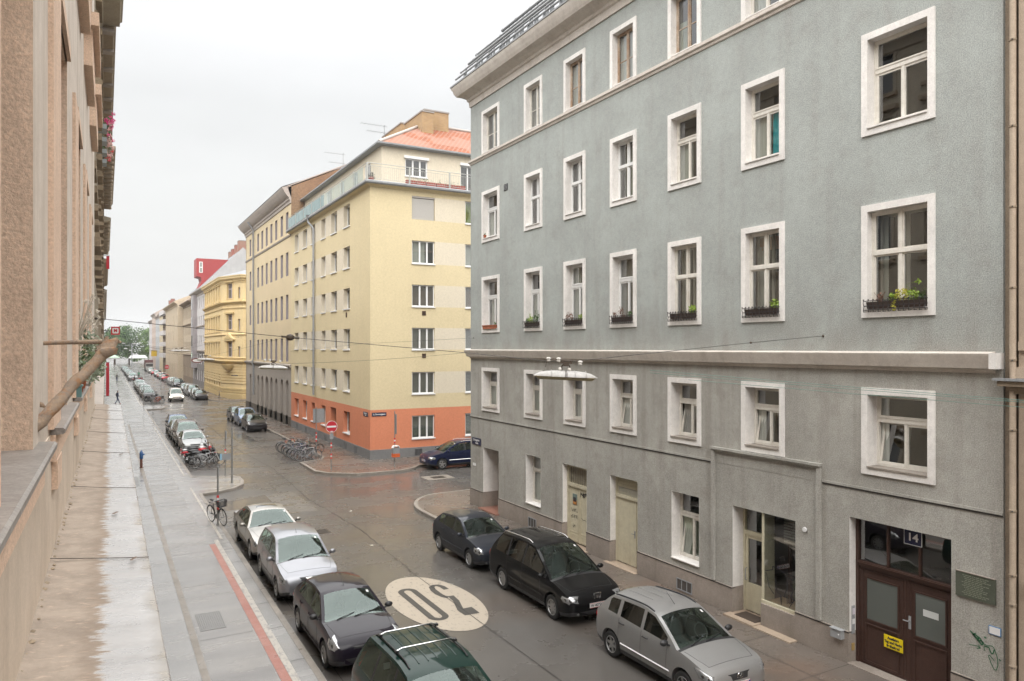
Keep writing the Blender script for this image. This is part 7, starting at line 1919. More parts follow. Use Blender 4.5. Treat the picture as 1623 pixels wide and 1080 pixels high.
SP['estate_van'] = P_(L=4.72, W=1.92, H=1.74, zb=.20, nose=.55, tailr=.30, nw=.70, tw=.93, wr=.70, wb=.95, fa=.92, wbase=2.88, rw=.33,
    belt=[(0, .55), (.08, .70), (.3, .82), (1.1, .97), (2.5, 1.03), (4.3, 1.06), (4.65, 1.0), (4.72, .8)],
    top=[(0, .58), (.05, .74), (.2, .84), (.9, 1.00), (1.2, 1.08), (1.32, 1.12), (2.25, 1.66), (2.8, 1.745), (4.0, 1.735), (4.42, 1.64), (4.64, 1.1), (4.72, .86)],
    A=(1.24, 2.28), C=(4.30, 4.62), roof_edge=[(2.2, 1.60), (2.8, 1.68), (4.4, 1.62)], pillars=[2.62, 2.70, 3.52, 3.60, 1.5, 1.58], windows=[(1.58, 2.62), (2.70, 3.52), (3.60, 4.40)], black_pillars=[2.66, 3.56], rearglass_end=4.6,
    doors=[1.56, 2.66, 3.56], handles=[2.48, 2.85], hood0=.3, paint=GREENP, label='', hl=(.42, .58), hl_ang=38, headlight=[(-.08, .62), (.2, .60), (.28, .70), (.2, .80), (-.05, .76)], hl_bulbs=[],
    taillight=[(-.04, .8), (.08, .8), (.08, 1.25), (-.04, 1.25)], grille=[(.58, .70, .3, .36, BLACKP)], plate_z=.45, rplate_z=.8, side_mould=.55, rimm=RIM, spokes=8, rails=(2.45, 4.25, BLACKP, .03), rail_y=.56, crossbars=(3.05, 3.95), ribs=(2.50, 4.15, (-.36, -.18, 0, .18, .36)), sticker=False)
SP['compact'] = P_(L=3.90, W=1.65, H=1.46, zb=.18, nose=.50, tailr=.33, nw=.72, tw=.88, wr=.73, wb=.95, fa=.80, wbase=2.46, rw=.30,
    belt=[(0, .53), (.07, .66), (.3, .79), (1.0, .91), (2.5, .97), (3.5, 1.0), (3.84, .95), (3.90, .76)],
    top=[(0, .56), (.05, .70), (.2, .81), (.75, .93), (1.02, .99), (1.15, 1.03), (1.80, 1.39), (2.3, 1.465), (3.15, 1.43), (3.50, 1.33), (3.80, 1.0), (3.90, .82)],
    A=(1.06, 1.86), C=(3.32, 3.72), roof_edge=[(1.8, 1.34), (2.3, 1.405), (3.4, 1.32)], pillars=[2.12, 2.19, 2.96, 3.04, 1.30, 1.38], windows=[(1.36, 2.12), (2.19, 2.96), (3.04, 3.36)], black_pillars=[2.155, 3.0], rearglass_end=3.78,
    doors=[1.34, 2.155, 2.96], handles=[2.0, 2.86], hood0=.26, paint=ANTH, label='', hl=(.42, .50), hl_ang=36, headlight=[(-.12, .60), (.04, .57), (.20, .59), (.27, .67), (.24, .76), (.10, .79), (-.06, .75)], hl_bulbs=[(.02, .67, .065), (.16, .68, .055)],
    taillight=[(-.04, .75), (.08, .75), (.08, 1.05), (-.04, 1.05)], grille=[(.61, .69, .32, .36, BLACKP), (.27, .38, .5, .56, BLACKP)], fogs=[(.56, .33, .035), (-.56, .33, .035)], plate_z=.47, rplate_z=.75, side_mould=.50, rimm=RIM, spokes=7, spw=(.07, .06), ptext='W 20468T')
SP['minivan'] = P_(L=4.63, W=1.81, H=1.74, zb=.20, nose=.52, tailr=.32, nw=.74, tw=.92, wr=.73, wb=.95, fa=.88, wbase=2.84, rw=.325,
    belt=[(0, .56), (.08, .70), (.3, .83), (1.0, .98), (2.5, 1.04), (4.3, 1.07), (4.57, 1.02), (4.63, .85)],
    top=[(0, .60), (.05, .74), (.2, .86), (.80, 1.02), (1.0, 1.08), (1.12, 1.13), (2.05, 1.66), (2.6, 1.735), (3.8, 1.72), (4.35, 1.60), (4.56, 1.1), (4.63, .9)],
    A=(1.04, 2.12), C=(4.05, 4.50), roof_edge=[(2.0, 1.60), (2.6, 1.675), (4.2, 1.60)], pillars=[2.50, 2.58, 3.42, 3.50, 1.40, 1.50], windows=[(1.16, 1.40), (1.50, 2.50), (2.58, 3.42), (3.50, 4.18)], black_pillars=[2.54, 3.46], rearglass_end=4.52,
    doors=[1.50, 2.54, 3.44], handles=[2.36, 3.30], hood0=.28, paint=BLK, label='', sideglass=CARGLASSD, hl=(.42, .56), hl_ang=30, headlight=[(-.17, .62), (.08, .60), (.24, .63), (.29, .70), (.26, .77), (.06, .79), (-.17, .78)], hl_bulbs=[(-.08, .70, .05), (.05, .70, .05), (.17, .70, .045)],
    taillight=[(-.04, .85), (.09, .85), (.09, 1.30), (-.04, 1.30)], grille=[(.28, .40, .5, .56, BLACKP)], fogs=[(.62, .35, .035), (-.62, .35, .035)], plate_z=.52, rplate_z=.8, side_mould=.52, rimm=RIM, spokes=9, spw=(.06, .06), rails=(2.35, 4.15, CHROME, .035), rail_y=.60, ptext='W\u00b740756V', extra=star_extra(.72, .09, 'shield'), mirror_mat=BLK)
SP['tallhatch'] = P_(L=3.93, W=1.68, H=1.53, zb=.19, nose=.46, tailr=.33, nw=.72, tw=.88, wr=.76, wb=.95, fa=.78, wbase=2.49, rw=.30,
    belt=[(0, .54), (.07, .68), (.3, .82), (1.0, .95), (2.5, 1.0), (3.5, 1.03), (3.86, .98), (3.93, .78)],
    top=[(0, .57), (.05, .72), (.2, .84), (.70, .98), (.98, 1.04), (1.10, 1.08), (1.80, 1.46), (2.3, 1.53), (3.2, 1.51), (3.58, 1.42), (3.84, 1.05), (3.93, .84)],
    A=(1.02, 1.86), C=(3.38, 3.80), roof_edge=[(1.8, 1.41), (2.3, 1.475), (3.5, 1.40)], pillars=[2.12, 2.22, 2.96, 3.08, 1.26, 1.34], windows=[(1.34, 2.12), (2.22, 2.96), (3.08, 3.46)], black_pillars=[], rearglass_end=3.82,
    doors=[1.30, 2.17, 2.98], handles=[2.02, 2.86], hood0=.26, paint=SILM, label='', sideglass=CARGLASSD, hl=(.40, .50), hl_ang=36, headlight=[(-.10, .62), (.06, .60), (.22, .66), (.30, .80), (.24, .84), (.08, .78), (-.08, .72)], hl_bulbs=[(.02, .68, .05), (.14, .71, .045)],
    taillight=[(-.04, .80), (.08, .80), (.08, 1.10), (-.04, 1.10)], grille=[(.58, .70, .20, .30, BLACKP), (.27, .40, .40, .50, BLACKP)], fogs=[(.58, .34, .035), (-.58, .34, .035)], plate_z=.47, rplate_z=.75, side_mould=.46, mould_mat=SIGNW, handle_mat=BLACKP, mirror_mat=BLACKP, rimm=RIM, spokes=6, spw=(.07, .04), antenna=(1.98, 0, .38), rails=(1.95, 3.35, BLACKP, .012), rail_y=.60, ribs=(2.4, 3.3, (-.28, 0, .28)), ptext='W 65182C', extra=star_extra(.655, .075, 'wing'))
SP['smallvan'] = dict(SP['minivan'], L=4.10, W=1.72, H=1.80, fa=.82, wbase=2.69,
    belt=[(0, .58), (.08, .74), (.3, .88), (.9, 1.02), (2.5, 1.06), (3.9, 1.08), (4.05, 1.02), (4.10, .9)], top=[(0, .62), (.05, .78), (.2, .92), (.70, 1.08), (.9, 1.16), (1.0, 1.20), (1.65, 1.72), (2.1, 1.80), (3.5, 1.80), (3.92, 1.74), (4.05, 1.2), (4.10, .95)],
    A=(.92, 1.66), C=(3.85, 4.04), roof_edge=[(1.6, 1.66), (2.1, 1.74), (4.0, 1.70)], pillars=[2.0, 2.08], windows=[(1.2, 2.0), (2.08, 2.9)], black_pillars=[2.04], rearglass_end=4.03, doors=[1.15, 2.04, 2.9], handles=[1.9, 2.2], rails=None, sideglass=CARGLASSD, hl_mat=LAMPON, hl_bulbs=[], extra=None, fogs=[], ptext='W 33871L', paint=SILV)
for k in SP:
    if SP[k].get('mirror_mat') is None: SP[k]['mirror_mat'] = SP[k]['paint']

def car(kind, label, xc, yf, rz=0., **kw):
    S = dict(SP[kind]); S.update(kw); S['label'] = label
    if 'paint' in kw and 'mirror_mat' not in kw: S['mirror_mat'] = kw['paint']
    r = make_car(S); place_car(r, xc, yf, S, rz); r['_kind_'] = kind
    return r
def copy_car(src, label, xc, yf, paint=None, rz=0., group=None):
    kind = src['_kind_']; S = SP[kind]; c = copy_tree(src); c['label'] = label
    if group: c['group'] = group
    place_car(c, xc, yf, S, rz)
    if paint:
        srcp = src.get('_paint_') or S['paint'].name
        def rep(o):
            if o.type == 'MESH':
                for i, sl_ in enumerate(o.material_slots):
                    if sl_.material and sl_.material.name == srcp:
                        sl_.link = 'OBJECT'; sl_.material = paint
            for ch in o.children: rep(ch)
        rep(c)
    return c
LG_ = 'cars parked nose to tail along the left kerb'; RG_ = 'cars parked nose to tail along the right kerb'
K = {}
K['saloon'] = car('saloon', 'silver saloon with sunroof, rearmost of the near left row, by the lone bicycle', 5.27, 26.85, .0)
K['mpv'] = car('mpv', 'bluish silver people carrier between the silver saloon and the dark hatchback', 5.18, 22.15, -.005)
K['hatch'] = car('hatch', 'dark blackberry hatchback behind the green van on the left kerb', 5.20, 16.9, .01)
K['estate_van'] = car('estate_van', 'dark green van with roof bars cut off by the bottom picture edge', 5.24, 10.72)
K['compact'] = car('compact', 'small anthracite hatchback parked by the corner of the grey house', 11.38, 22.23, .01)
K['minivan'] = car('minivan', 'black people carrier with roof rails and white number plate, below the cream doors', 11.42, 16.95)
K['tallhatch'] = car('tallhatch', 'silver hatchback with black roof strips, nearest car on the right kerb', 11.30, 11.72, .0)
for k, g_ in (('saloon', LG_), ('mpv', LG_), ('hatch', LG_), ('estate_van', LG_), ('compact', RG_), ('minivan', RG_), ('tallhatch', RG_)): K[k]['group'] = g_
# car on the side street, facing left
SP['sidecar'] = dict(SP['minivan'], L=4.39, W=1.79, wbase=2.68, fa=.86, H=1.63, paint=DBLUE, mirror_mat=DBLUE, sideglass=CARGLASS,
    top=[(x * .948, z * .94 if z > 1.2 else z) for x, z in SP['minivan']['top']], roof_edge=[(x * .948, z * .94) for x, z in SP['minivan']['roof_edge']], belt=[(x * .948, z) for x, z in SP['minivan']['belt']],
    A=(1.0, 2.0), C=(3.85, 4.26), pillars=[2.36, 2.44, 3.22, 3.30, 1.32, 1.42], windows=[(1.42, 2.36), (2.44, 3.22), (3.30, 3.95)], black_pillars=[2.40, 3.26], rearglass_end=4.28, doors=[1.42, 2.40, 3.24], handles=[2.24, 3.1], mould_mat=CHROME, side_mould=.55, spokes=5, spw=(.08, .09), extra=star_extra(.70, .06), ptext='W 77130A', rails=(2.2, 3.9, CHROME, .02))
sc_ = car('sidecar', 'dark blue people carrier parked in the side street, half hidden by the grey house', 17.7, 41.74); sc_.rotation_euler = (0, 0, 0); sc_.location = (17.7 - SP['sidecar']['fa'], 41.74, 0)
# ---- middle distance and far cars: copies of the cars above in other colours
BLUE = mat_paint('mid_blue_paint', (.07, .11, .20), .4, .35); BROWNG = mat_paint('brown_grey_paint', (.09, .075, .065), .4, .35); WHITEP = mat_paint('white_car_paint', (.42, .42, .41), 0, .35); REDC = mat_paint('red_car_paint', (.42, .02, .03), .1, .3); GREYC = mat_paint('grey_car_paint', (.16, .165, .17), .4, .35); PALES = mat_paint('pale_silver_paint', (.29, .295, .295), .6, .35); LBL = mat_paint('light_blue_paint', (.16, .22, .33), .4, .35); BLK2 = mat_paint('soft_black_paint', (.02, .018, .02), .1, .3)
LM = 'cars parked beyond the side street on the left kerb'; RM = 'cars parked in front of the arcaded house'; FL = 'far cars along the left kerb'; FR = 'far cars along the right kerb'
cc_ = copy_car
cc_(K['compact'], 'silver small hatchback right behind the parked motorcycles on the left', 5.45, 55.9, PALES, group=LM)
cc_(K['minivan'], 'tall brown grey car second behind the motorcycles on the left', 5.50, 60.4, BROWNG, group=LM)
cc_(K['hatch'], 'dark hatchback squeezed between the tall brown car and the blue one', 5.42, 64.9, GREYC, group=LM)
cc_(K['tallhatch'], 'blue car at the far end of the left group behind the motorcycles', 5.50, 69.1, BLUE, group=LM)
cc_(K['hatch'], 'black hatchback nearest of the three below the arcaded house', 11.62, 67.6, BLK2, group=RM)
cc_(K['mpv'], 'light blue car in the middle of the three below the arcaded house', 11.70, 72.6, LBL, group=RM)
cc_(K['compact'], 'dark car with pale windscreen, farthest of the three below the arcaded house', 11.70, 77.4, BLK2, group=RM)
SV = car('smallvan', 'pale silver delivery van driving towards the camera with its lights on', 8.50, 110.2); SV.name = 'delivery_van'; SV['category'] = 'van'
# right kerb beyond the second side street
lst = [('hatch', BLK2, 111.3, 'black car heading the far right row beside the cream house'), ('compact', PALES, 115.6, 'silver car second in the far right row'), ('minivan', GREYC, 120.3, 'tall dark car third in the far right row'), ('mpv', WHITEP, 125.4, 'white car fourth in the far right row'), ('compact', GREYC, 133, 'grey car standing alone mid way along the far right row'), ('minivan', BLK2, 147, 'black van-like car behind the gap in the far right row'), ('tallhatch', PALES, 152, 'silver car fifth from the end of the cluster on the far right'), ('mpv', WHITEP, 157, 'white car at the back of the cluster on the far right'), ('compact', PALES, 162, 'pale hatchback closing the cluster on the far right'), ('hatch', REDC, 181, 'red car past the parked bicycles on the far right'), ('mpv', WHITEP, 188, 'white car right behind the red one on the far right'), ('compact', REDC, 196, 'second red car on the far right'), ('minivan', PALES, 206, 'silver tall car behind the second red one'), ('hatch', REDC, 222, 'dark red car near the end of the far right row'), ('mpv', WHITEP, 236, 'last white car of the far right row')]
for kd, pnt, y, lab in lst: cc_(K[kd], lab, 11.75, y, pnt, group=FR)
lst = [('compact', BLK2, 116.5, 'dark car first behind the far bicycles on the left'), ('hatch', GREYC, 121.2, 'grey hatchback second in the far left row'), ('mpv', PALES, 126, 'silver car third in the far left row'), ('tallhatch', BLK2, 131, 'black car fourth in the far left row'), ('compact', PALES, 136, 'pale car fifth in the far left row'), ('hatch', GREYC, 141, 'grey car sixth in the far left row'), ('mpv', PALES, 146.5, 'silver people carrier seventh in the far left row'), ('compact', GREYC, 152, 'dark grey car eighth in the far left row'), ('minivan', GREYC, 186, 'grey tall car behind the distant motorcycles'), ('mpv', PALES, 192.5, 'silver car second behind the distant motorcycles'), ('hatch', BLK2, 198.5, 'black hatchback third behind the distant motorcycles'), ('compact', GREYC, 206, 'grey car near the end of the left kerb'), ('mpv', BLK2, 214, 'dark car far down the left kerb'), ('hatch', PALES, 224, 'pale car far down the left kerb'), ('compact', BLK2, 236, 'tiny dark car far down the left kerb'), ('mpv', GREYC, 252, 'tiny grey car far down the left kerb'), ('hatch', BLK2, 270, 'last tiny dark car of the left kerb')]
for kd, pnt, y, lab in lst: cc_(K[kd], lab, 5.45, y, pnt, group=FL)
# ================================================================== BICYCLES AND MOTORCYCLES
def bicycle(label, frame_m, loc, rz, lean=.0, basket=False, group=None, detail=True, chainring=True):
    """local x = forward, wheels at x=0 and x=1.05"""
    t = thing('bicycle', label, 'bicycle', (0, 0, 0), 0, group)
    rw = .335
    for x in (0, 1.05):
        mb = MB(); n = 28 if detail else 16
        mb.tube([(x + rw * cos(2 * pi * k / n), 0, rw + .02 + rw * sin(2 * pi * k / n)) for k in range(n + 1)], .0145, TYRE, n=6, caps=False)
        wh = mb.build('wheel', t, smooth=60)
        rb_ = MB(); r2 = rw - .026
        rb_.tube([(x + r2 * cos(2 * pi * k / n), 0, rw + .02 + r2 * sin(2 * pi * k / n)) for k in range(n + 1)], .010, RIM, n=5, caps=False)
        rb_.tube([(x, -.04, rw + .02), (x, .04, rw + .02)], .022, RIM, n=6)
        for k in range(14 if detail else 8):
            a = 2 * pi * k / (14 if detail else 8); rb_.tube([(x, .015 * (-1) ** k, rw + .02), (x + r2 * cos(a), 0, rw + .02 + r2 * sin(a))], .0022, RIM, n=3)
        rb_.build('rim', wh)
        mb = MB(); mb.tube([(x + (rw + .03) * cos(a), 0, rw + .02 + (rw + .03) * sin(a)) for a in [radians(q) for q in (range(20, 175, 12) if x else range(10, 190, 12))]], .014, BLACKP, n=4); mb.build('mudguard', t)
    f = MB(); bb = (.43, 0, .30); st = (.28, 0, .80); hd = (.86, 0, .86); hb_ = (.90, 0, .70); rwh = (0, 0, rw + .02); fw = (1.05, 0, rw + .02)
    for a, b, r_ in ((bb, st, .016), (st, hd, .015), (bb, hb_, .018), (hd, hb_, .018), (bb, rwh, .010), (st, rwh, .009)): f.tube([a, b], r_, frame_m, n=7)
    f.tube([hb_, (.95, .05, .6), (1.05, .055, rw + .02)], .010, frame_m, n=5); f.tube([hb_, (.95, -.05, .6), (1.05, -.055, rw + .02)], .010, frame_m, n=5)
    f.build('frame', t, smooth=60)
    f = MB(); f.tube([(.28, 0, .80), (.25, 0, .93)], .012, STEEL, n=6); f.ball((.20, 0, .96), .13, BLACKP, n=10, sq=(1.0, .55, .28)); f.build('saddle', t, smooth=60)
    f = MB(); f.tube([(.86, 0, .86), (.84, 0, 1.02)], .012, STEEL, n=6); f.tube([(.70, -.29, 1.0), (.80, -.24, 1.03), (.86, -.08, 1.02), (.86, .08, 1.02), (.80, .24, 1.03), (.70, .29, 1.0)], .012, STEEL, n=6); f.tube([(.64, -.30, .99), (.73, -.28, 1.005)], .018, BLACKP, n=6); f.tube([(.64, .30, .99), (.73, .28, 1.005)], .018, BLACKP, n=6); f.build('handlebar', t, smooth=60)
    f = MB(); f.lathe([(.09, -.01), (.10, 0), (.09, .01), (.03, .01), (.03, -.01)], bb, (0, 1, 0), STEEL, n=14); f.tube([bb, (.50, .09, .16)], .009, STEEL, n=5); f.tube([bb, (.36, -.09, .44)], .009, STEEL, n=5); f.box(.46, .54, .07, .15, .145, .165, BLACKP); f.box(.32, .40, -.15, -.07, .435, .455, BLACKP); f.build('pedals', t, smooth=60)
    f = MB(); f.tube([(-.28, -.07, .74), (.26, -.07, .74), (.26, .07, .74), (-.28, .07, .74), (-.28, -.07, .74)], .007, STEEL, n=5); f.tube([(-.1, .07, .74), (0, .05, rw)], .006, STEEL, n=4); f.tube([(-.1, -.07, .74), (0, -.05, rw)], .006, STEEL, n=4); f.build('rack', t)
    if basket:
        f = MB()
        for z, e in ((.80, 0), (.86, .012), (.92, .02), (.98, .03), (1.05, .04)): f.tube([(.93 - e * .3, -.14 - e, z), (1.18 + e, -.14 - e, z), (1.18 + e, .14 + e, z), (.93 - e * .3, .14 + e, z), (.93 - e * .3, -.14 - e, z)], .006 if z < 1 else .011, IRON, n=4)
        for k in range(13):
            y = -.14 + .28 * k / 12; f.tube([(1.18, y, .80), (1.22, y * 1.25, 1.05)], .004, IRON, n=3); f.tube([(.93, y, .80), (.92, y * 1.25, 1.05)], .004, IRON, n=3)
            x = .93 + .25 * k / 12; f.tube([(x, -.14, .80), (x * 1.02, -.18, 1.05)], .004, IRON, n=3); f.tube([(x, .14, .80), (x * 1.02, .18, 1.05)], .004, IRON, n=3)
        f.box(.93, 1.18, -.14, .14, .795, .80, IRON); f.build('basket', t)
    t.location = loc; t.rotation_euler = (lean, 0, rz); t.rotation_mode = 'XYZ'
    return t
FB = {k: mat_plain('bike_' + k, c, .35, coat=.5) for k, c in dict(black=(.02, .02, .02), red=(.35, .05, .04), silver=(.45, .45, .46), blue=(.05, .09, .25), orange=(.45, .16, .05), white=(.55, .55, .55), green=(.05, .15, .08), purple=(.14, .05, .12)).items()}
bicycle('black bicycle with a wire front basket leaning on the striped pole', FB['black'], (3.86, 32.75, KZ), radians(-72), .10, True)
rk = [('red', 53.2, 'red bicycle at the far end of the bicycle rack'), ('orange', 52.6, 'orange framed bicycle second from the far end of the rack'), ('black', 51.9, 'black bicycle with drop of grey behind the orange one in the rack'), ('silver', 51.3, 'silver bicycle in the middle of the rack'), ('blue', 50.7, 'dark blue bicycle beside the silver one in the rack'), ('white', 50.1, 'pale white framed bicycle in the nearer half of the rack'), ('purple', 49.5, 'purple bicycle third from the near end of the rack'), ('black', 48.9, 'black bicycle second from the near end of the rack'), ('silver', 48.3, 'silver bicycle nearest the camera in the rack')]
rr = random.Random(8)
for k, (c, y, lab) in enumerate(rk): bicycle(lab, FB[c], (10.85 + rr.uniform(-.1, .15), y + rr.uniform(-.1, .1), .0), radians(rr.uniform(-12, 10)), rr.uniform(-.14, .14), k == 3, 'bicycles in the rack by the orange wall', chainring=False)
for k, (c, x, y, a, lab) in enumerate((('black', 11.9, 50.6, 20, 'dark bicycle standing behind the rack near the kerb'), ('green', 11.6, 52.2, -15, 'green bicycle standing behind the rack'))): bicycle(lab, FB[c], (x, y, 0), radians(a), .1, False, 'bicycles in the rack by the orange wall')
rkm = thing('bicycle_rack', 'low grey steel rack holding the row of bicycles', 'bicycle rack', (11.4, 50, 0)); b_ = MB()
for k in range(7): b_.tube([(11.2, 48 + k * .85, 0), (11.2, 48 + k * .85, .62), (11.8, 48 + k * .85, .62), (11.8, 48 + k * .85, 0)], .022, STEEL, n=6)
b_.build('hoops', rkm, smooth=60)

def motorcycle(label, body_m, loc, rz, lean=.12, group=None, cover=False, scooter=False):
    t = thing('motorcycle', label, 'motorcycle', (0, 0, 0), 0, group); rw = .29 if not scooter else .23; wbx = 1.42 if not scooter else 1.25
    for x in (0, wbx):
        mb = MB(); n = 24; R0 = rw - .05
        mb.tube([(x + R0 * cos(2 * pi * k / n), 0, rw + R0 * sin(2 * pi * k / n)) for k in range(n + 1)], .055, TYRE, n=8, caps=False); wh = mb.build('wheel', t, smooth=60)
        rb_ = MB(); rb_.lathe([(R0 * .9, -.02), (R0 * .92, .02), (R0 * .8, .025), (R0 * .8, -.025), (R0 * .9, -.02)], (x, 0, rw), (0, 1, 0), RIM, n=20)
        for k in range(6): a = pi / 3 * k; rb_.tube([(x, 0, rw), (x + R0 * .85 * cos(a), 0, rw + R0 * .85 * sin(a))], .012, RIM, n=4)
        rb_.lathe([(.10, .045), (.10, .055), (.04, .055)], (x, 0, rw), (0, 1, 0), STEEL, n=14); rb_.build('rim', wh, smooth=50)
    f = MB()
    if not scooter:
        f.ball((.68, 0, .42), .25, STEEL, n=12, sq=(1, .7, .85)); f.tube([(.9, .12, .35), (.5, .15, .22), (0, .16, .27), (-.35, .16, .33)], [.022, .03, .045, .045], CHROME, n=8)
    f.tube([(0, .08, rw), (.55, .08, .42)], .022, BLACKP, n=6); f.tube([(0, -.08, rw), (.55, -.08, .42)], .022, BLACKP, n=6); f.tube([(wbx - .38, 0, .72), (.7, 0, .3), (.4, 0, .4)], .03, BLACKP, n=7); f.build('engine', t, smooth=60)
    f = MB(); 
    if scooter: f.grid([[(x, y * w_, z) for y, z in ((-.18, z0), (-.2, z1), (-.1, z1 + .06), (.1, z1 + .06), (.2, z1), (.18, z0))] for x, w_, z0, z1 in ((-.35, .5, .5, .68), (-.1, 1, .35, .74), (.45, 1, .3, .72), (.5, .8, .25, .6))], body_m, closed_ends=True); f.grid([[(x, y, z) for y, z in ((-.2, 0 + zz), (0, .04 + zz), (.2, 0 + zz))] for x, zz in ((.5, .28), (.85, .26), (.95, .5), (1.0, .95))], body_m)
    else: f.ball((.78, 0, .80), .27, body_m, n=14, sq=(1.1, .62, .55)); f.ball((1.22, 0, .86), .17, body_m, n=12, sq=(.8, .9, 1.1)); f.ball((-.25, 0, .72), .2, body_m, n=10, sq=(1.2, .5, .4)); f.tube([(wbx + (rw + .03) * cos(a), 0, rw + (rw + .03) * sin(a)) for a in [radians(q) for q in range(40, 150, 15)]], .05, body_m, n=6)
    f.build('fairing', t, smooth=60)
    f = MB(); f.ball((.25, 0, .80), .32, BLACKP, n=12, sq=(1.25, .42, .26)); f.build('seat', t, smooth=60)
    f = MB(); f.tube([(wbx, .09, rw), (wbx - .30, .09, .86), (wbx - .33, .09, .98)], .024, CHROME, n=7); f.tube([(wbx, -.09, rw), (wbx - .30, -.09, .86), (wbx - .33, -.09, .98)], .024, CHROME, n=7); f.build('fork', t, smooth=60)
    f = MB(); hx = wbx - .36; f.tube([(hx - .1, -.38, 1.0), (hx, -.1, 1.03), (hx, .1, 1.03), (hx - .1, .38, 1.0)], .014, BLACKP, n=6)
    for s in (-1, 1): f.tube([(hx - .03, s * .28, 1.02), (hx, s * .36, 1.20)], .008, BLACKP, n=5); f.ball((hx, s * .38, 1.24), .065, BLACKP, n=8, sq=(.4, 1.1, .8))
    f.build('handlebar', t, smooth=60)
    f = MB(); f.ball((wbx - .14, 0, .86), .10, LENS, n=10); f.build('headlight', t, smooth=60); f = MB(); f.box(-.52, -.47, -.09, .09, .66, .74, TAIL); f.box(-.53, -.515, -.1, .1, .44, .60, PLATEW); f.build('tail_light', t)
    t.location = loc; t.rotation_euler = (lean, 0, rz); return t
motorcycle('black motorcycle with chrome exhaust, nearest of the bikes on the left kerb', BLK, (4.75, 50.0, 0), radians(12), .15, 'motorcycles on the left kerb')
motorcycle('red and black motorcycle behind the nearest one on the left kerb', REDC, (4.65, 50.9, 0), radians(8), .15, 'motorcycles on the left kerb')
motorcycle('silver grey motorcycle third from the camera on the left kerb', SILM, (4.75, 51.8, 0), radians(4), -.1, 'motorcycles on the left kerb')
motorcycle('black scooter behind the silver grey motorcycle', BLK2, (4.8, 52.7, 0), radians(10), .1, 'motorcycles on the left kerb', scooter=True)
bicycle('silver bicycle in front of the motorcycles on the left kerb', FB['silver'], (4.72, 48.4, 0), radians(14), .12, False, 'bicycles beside the motorcycles')
bicycle('white framed bicycle with a blue plate leaning by the motorcycles', FB['white'], (5.2, 48.9, 0), radians(10), -.12, False, 'bicycles beside the motorcycles')
for k, (y, m, lab) in enumerate(((111.6, BLK2, 'dark motorcycle first of the far left group'), (112.8, GREYC, 'grey motorcycle second of the far left group'), (172, BLK2, 'distant dark motorcycle on the left kerb'), (174, REDC, 'distant red motorcycle on the left kerb'), (176.5, BLK2, 'distant motorcycle with a dark cover on the left kerb'))):
    motorcycle(lab, m, (4.9 + .2 * k, y, 0), radians(10), .1, 'far motorcycles on the left kerb')
for k, (c, y, lab) in enumerate((('red', 106.0, 'red hire bicycle nearest in the docking row on the left'), ('orange', 107.0, 'orange hire bicycle second in the docking row on the left'), ('red', 108.0, 'red hire bicycle third in the docking row on the left'), ('silver', 109.2, 'silver bicycle last in the docking row on the left'))): bicycle(lab, FB[c], (5.5, y, 0), radians(15), .05, k == 0, 'hire bicycles on the left', detail=False)
for k, (c, y, lab) in enumerate((('black', 170, 'dark bicycle of the cluster on the far right'), ('silver', 171.2, 'silver bicycle of the cluster on the far right'), ('red', 172.4, 'red bicycle of the cluster on the far right'), ('blue', 173.6, 'blue bicycle of the cluster on the far right'))): bicycle(lab, FB[c], (11.0, y, 0), radians(5), .05, False, 'bicycles on the far right', detail=False)
bicycle('bicycle standing against the cream corner house', FB['black'], (14.0, 111.0, KZ), radians(80), .05, False, detail=False)

# ================================================================== POLES AND SIGNS
POLE = mat_plaster('galvanised_pole', (.26, .26, .25), grain=30, bump=.05, rough=.45)
RB = mat_plain('reflector_red', (.60, .03, .03), .4); WB = mat_plain('reflector_white', (.72, .72, .72), .4)
def bands(mb, x, y, zs):
    for z in zs:
        for k, m in enumerate((RB, WB, RB)): mb.lathe([(.030, 0), (.046, .002), (.046, .10), (.030, .102)], (x, y, z + k * .105), (0, 0, 1), m, n=12)
def pole_thing(name, label, cat, x, y, h_, bz=(), z0=KZ, r_=.032):
    t = thing(name, label, cat, (x, y, z0)); b_ = MB(); b_.tube([(x, y, z0 - .02), (x, y, z0 + h_)], r_, POLE, n=10); b_.lathe([(r_ + .02, 0), (r_ + .02, .05), (r_, .07)], (x, y, z0), (0, 0, 1), POLE, n=12); b_.ball((x, y, z0 + h_), r_, POLE, n=8, sq=(1, 1, .4)); b_.build('pole', t, smooth=50)
    if bz: b_ = MB(); bands(b_, x, y, bz); b_.build('reflector_bands', t, smooth=50)
    return t
# the pole the lone bicycle leans on
t = pole_thing('sign_pole', 'grey pole with red and white bands holding a small sign, where the lone bicycle leans', 'sign post', 4.0, 32.0, 2.38, (1.02, .30 + .45), r_=.034)
b_ = MB(); b_.box(4.0, 4.03, 31.94, 32.3, 2.12, 2.48, STEEL); b_.box(3.995, 4.035, 31.93, 32.31, 2.44, 2.46, POLE); b_.build('sign_plate', t)
t = pole_thing('sign_pole', 'grey pole with a rectangular sign turned away, on the left kerb bulge', 'sign post', 5.93, 44.3, 2.52, (1.28,))
b_ = MB(); b_.box(5.55, 6.12, 44.25, 44.27, .80 + .12, 1.28, SIGNW) if False else None
b_.box(5.66, 6.22, 44.24, 44.26, 1.0, 1.36, STEEL); b_.box(5.64, 5.74, 44.235, 44.239, 1.0, 1.36, mat_plain('sign_pale_blue', (.25, .45, .6), .5)); b_.box(5.93, 5.98, 44.1, 44.5, 2.2, 2.62, STEEL); b_.build('sign_plate', t)
pole_thing('pole', 'plain dark grey pole at the tip of the left kerb bulge', 'pole', 5.92, 41.7, 2.95, (), r_=.045)
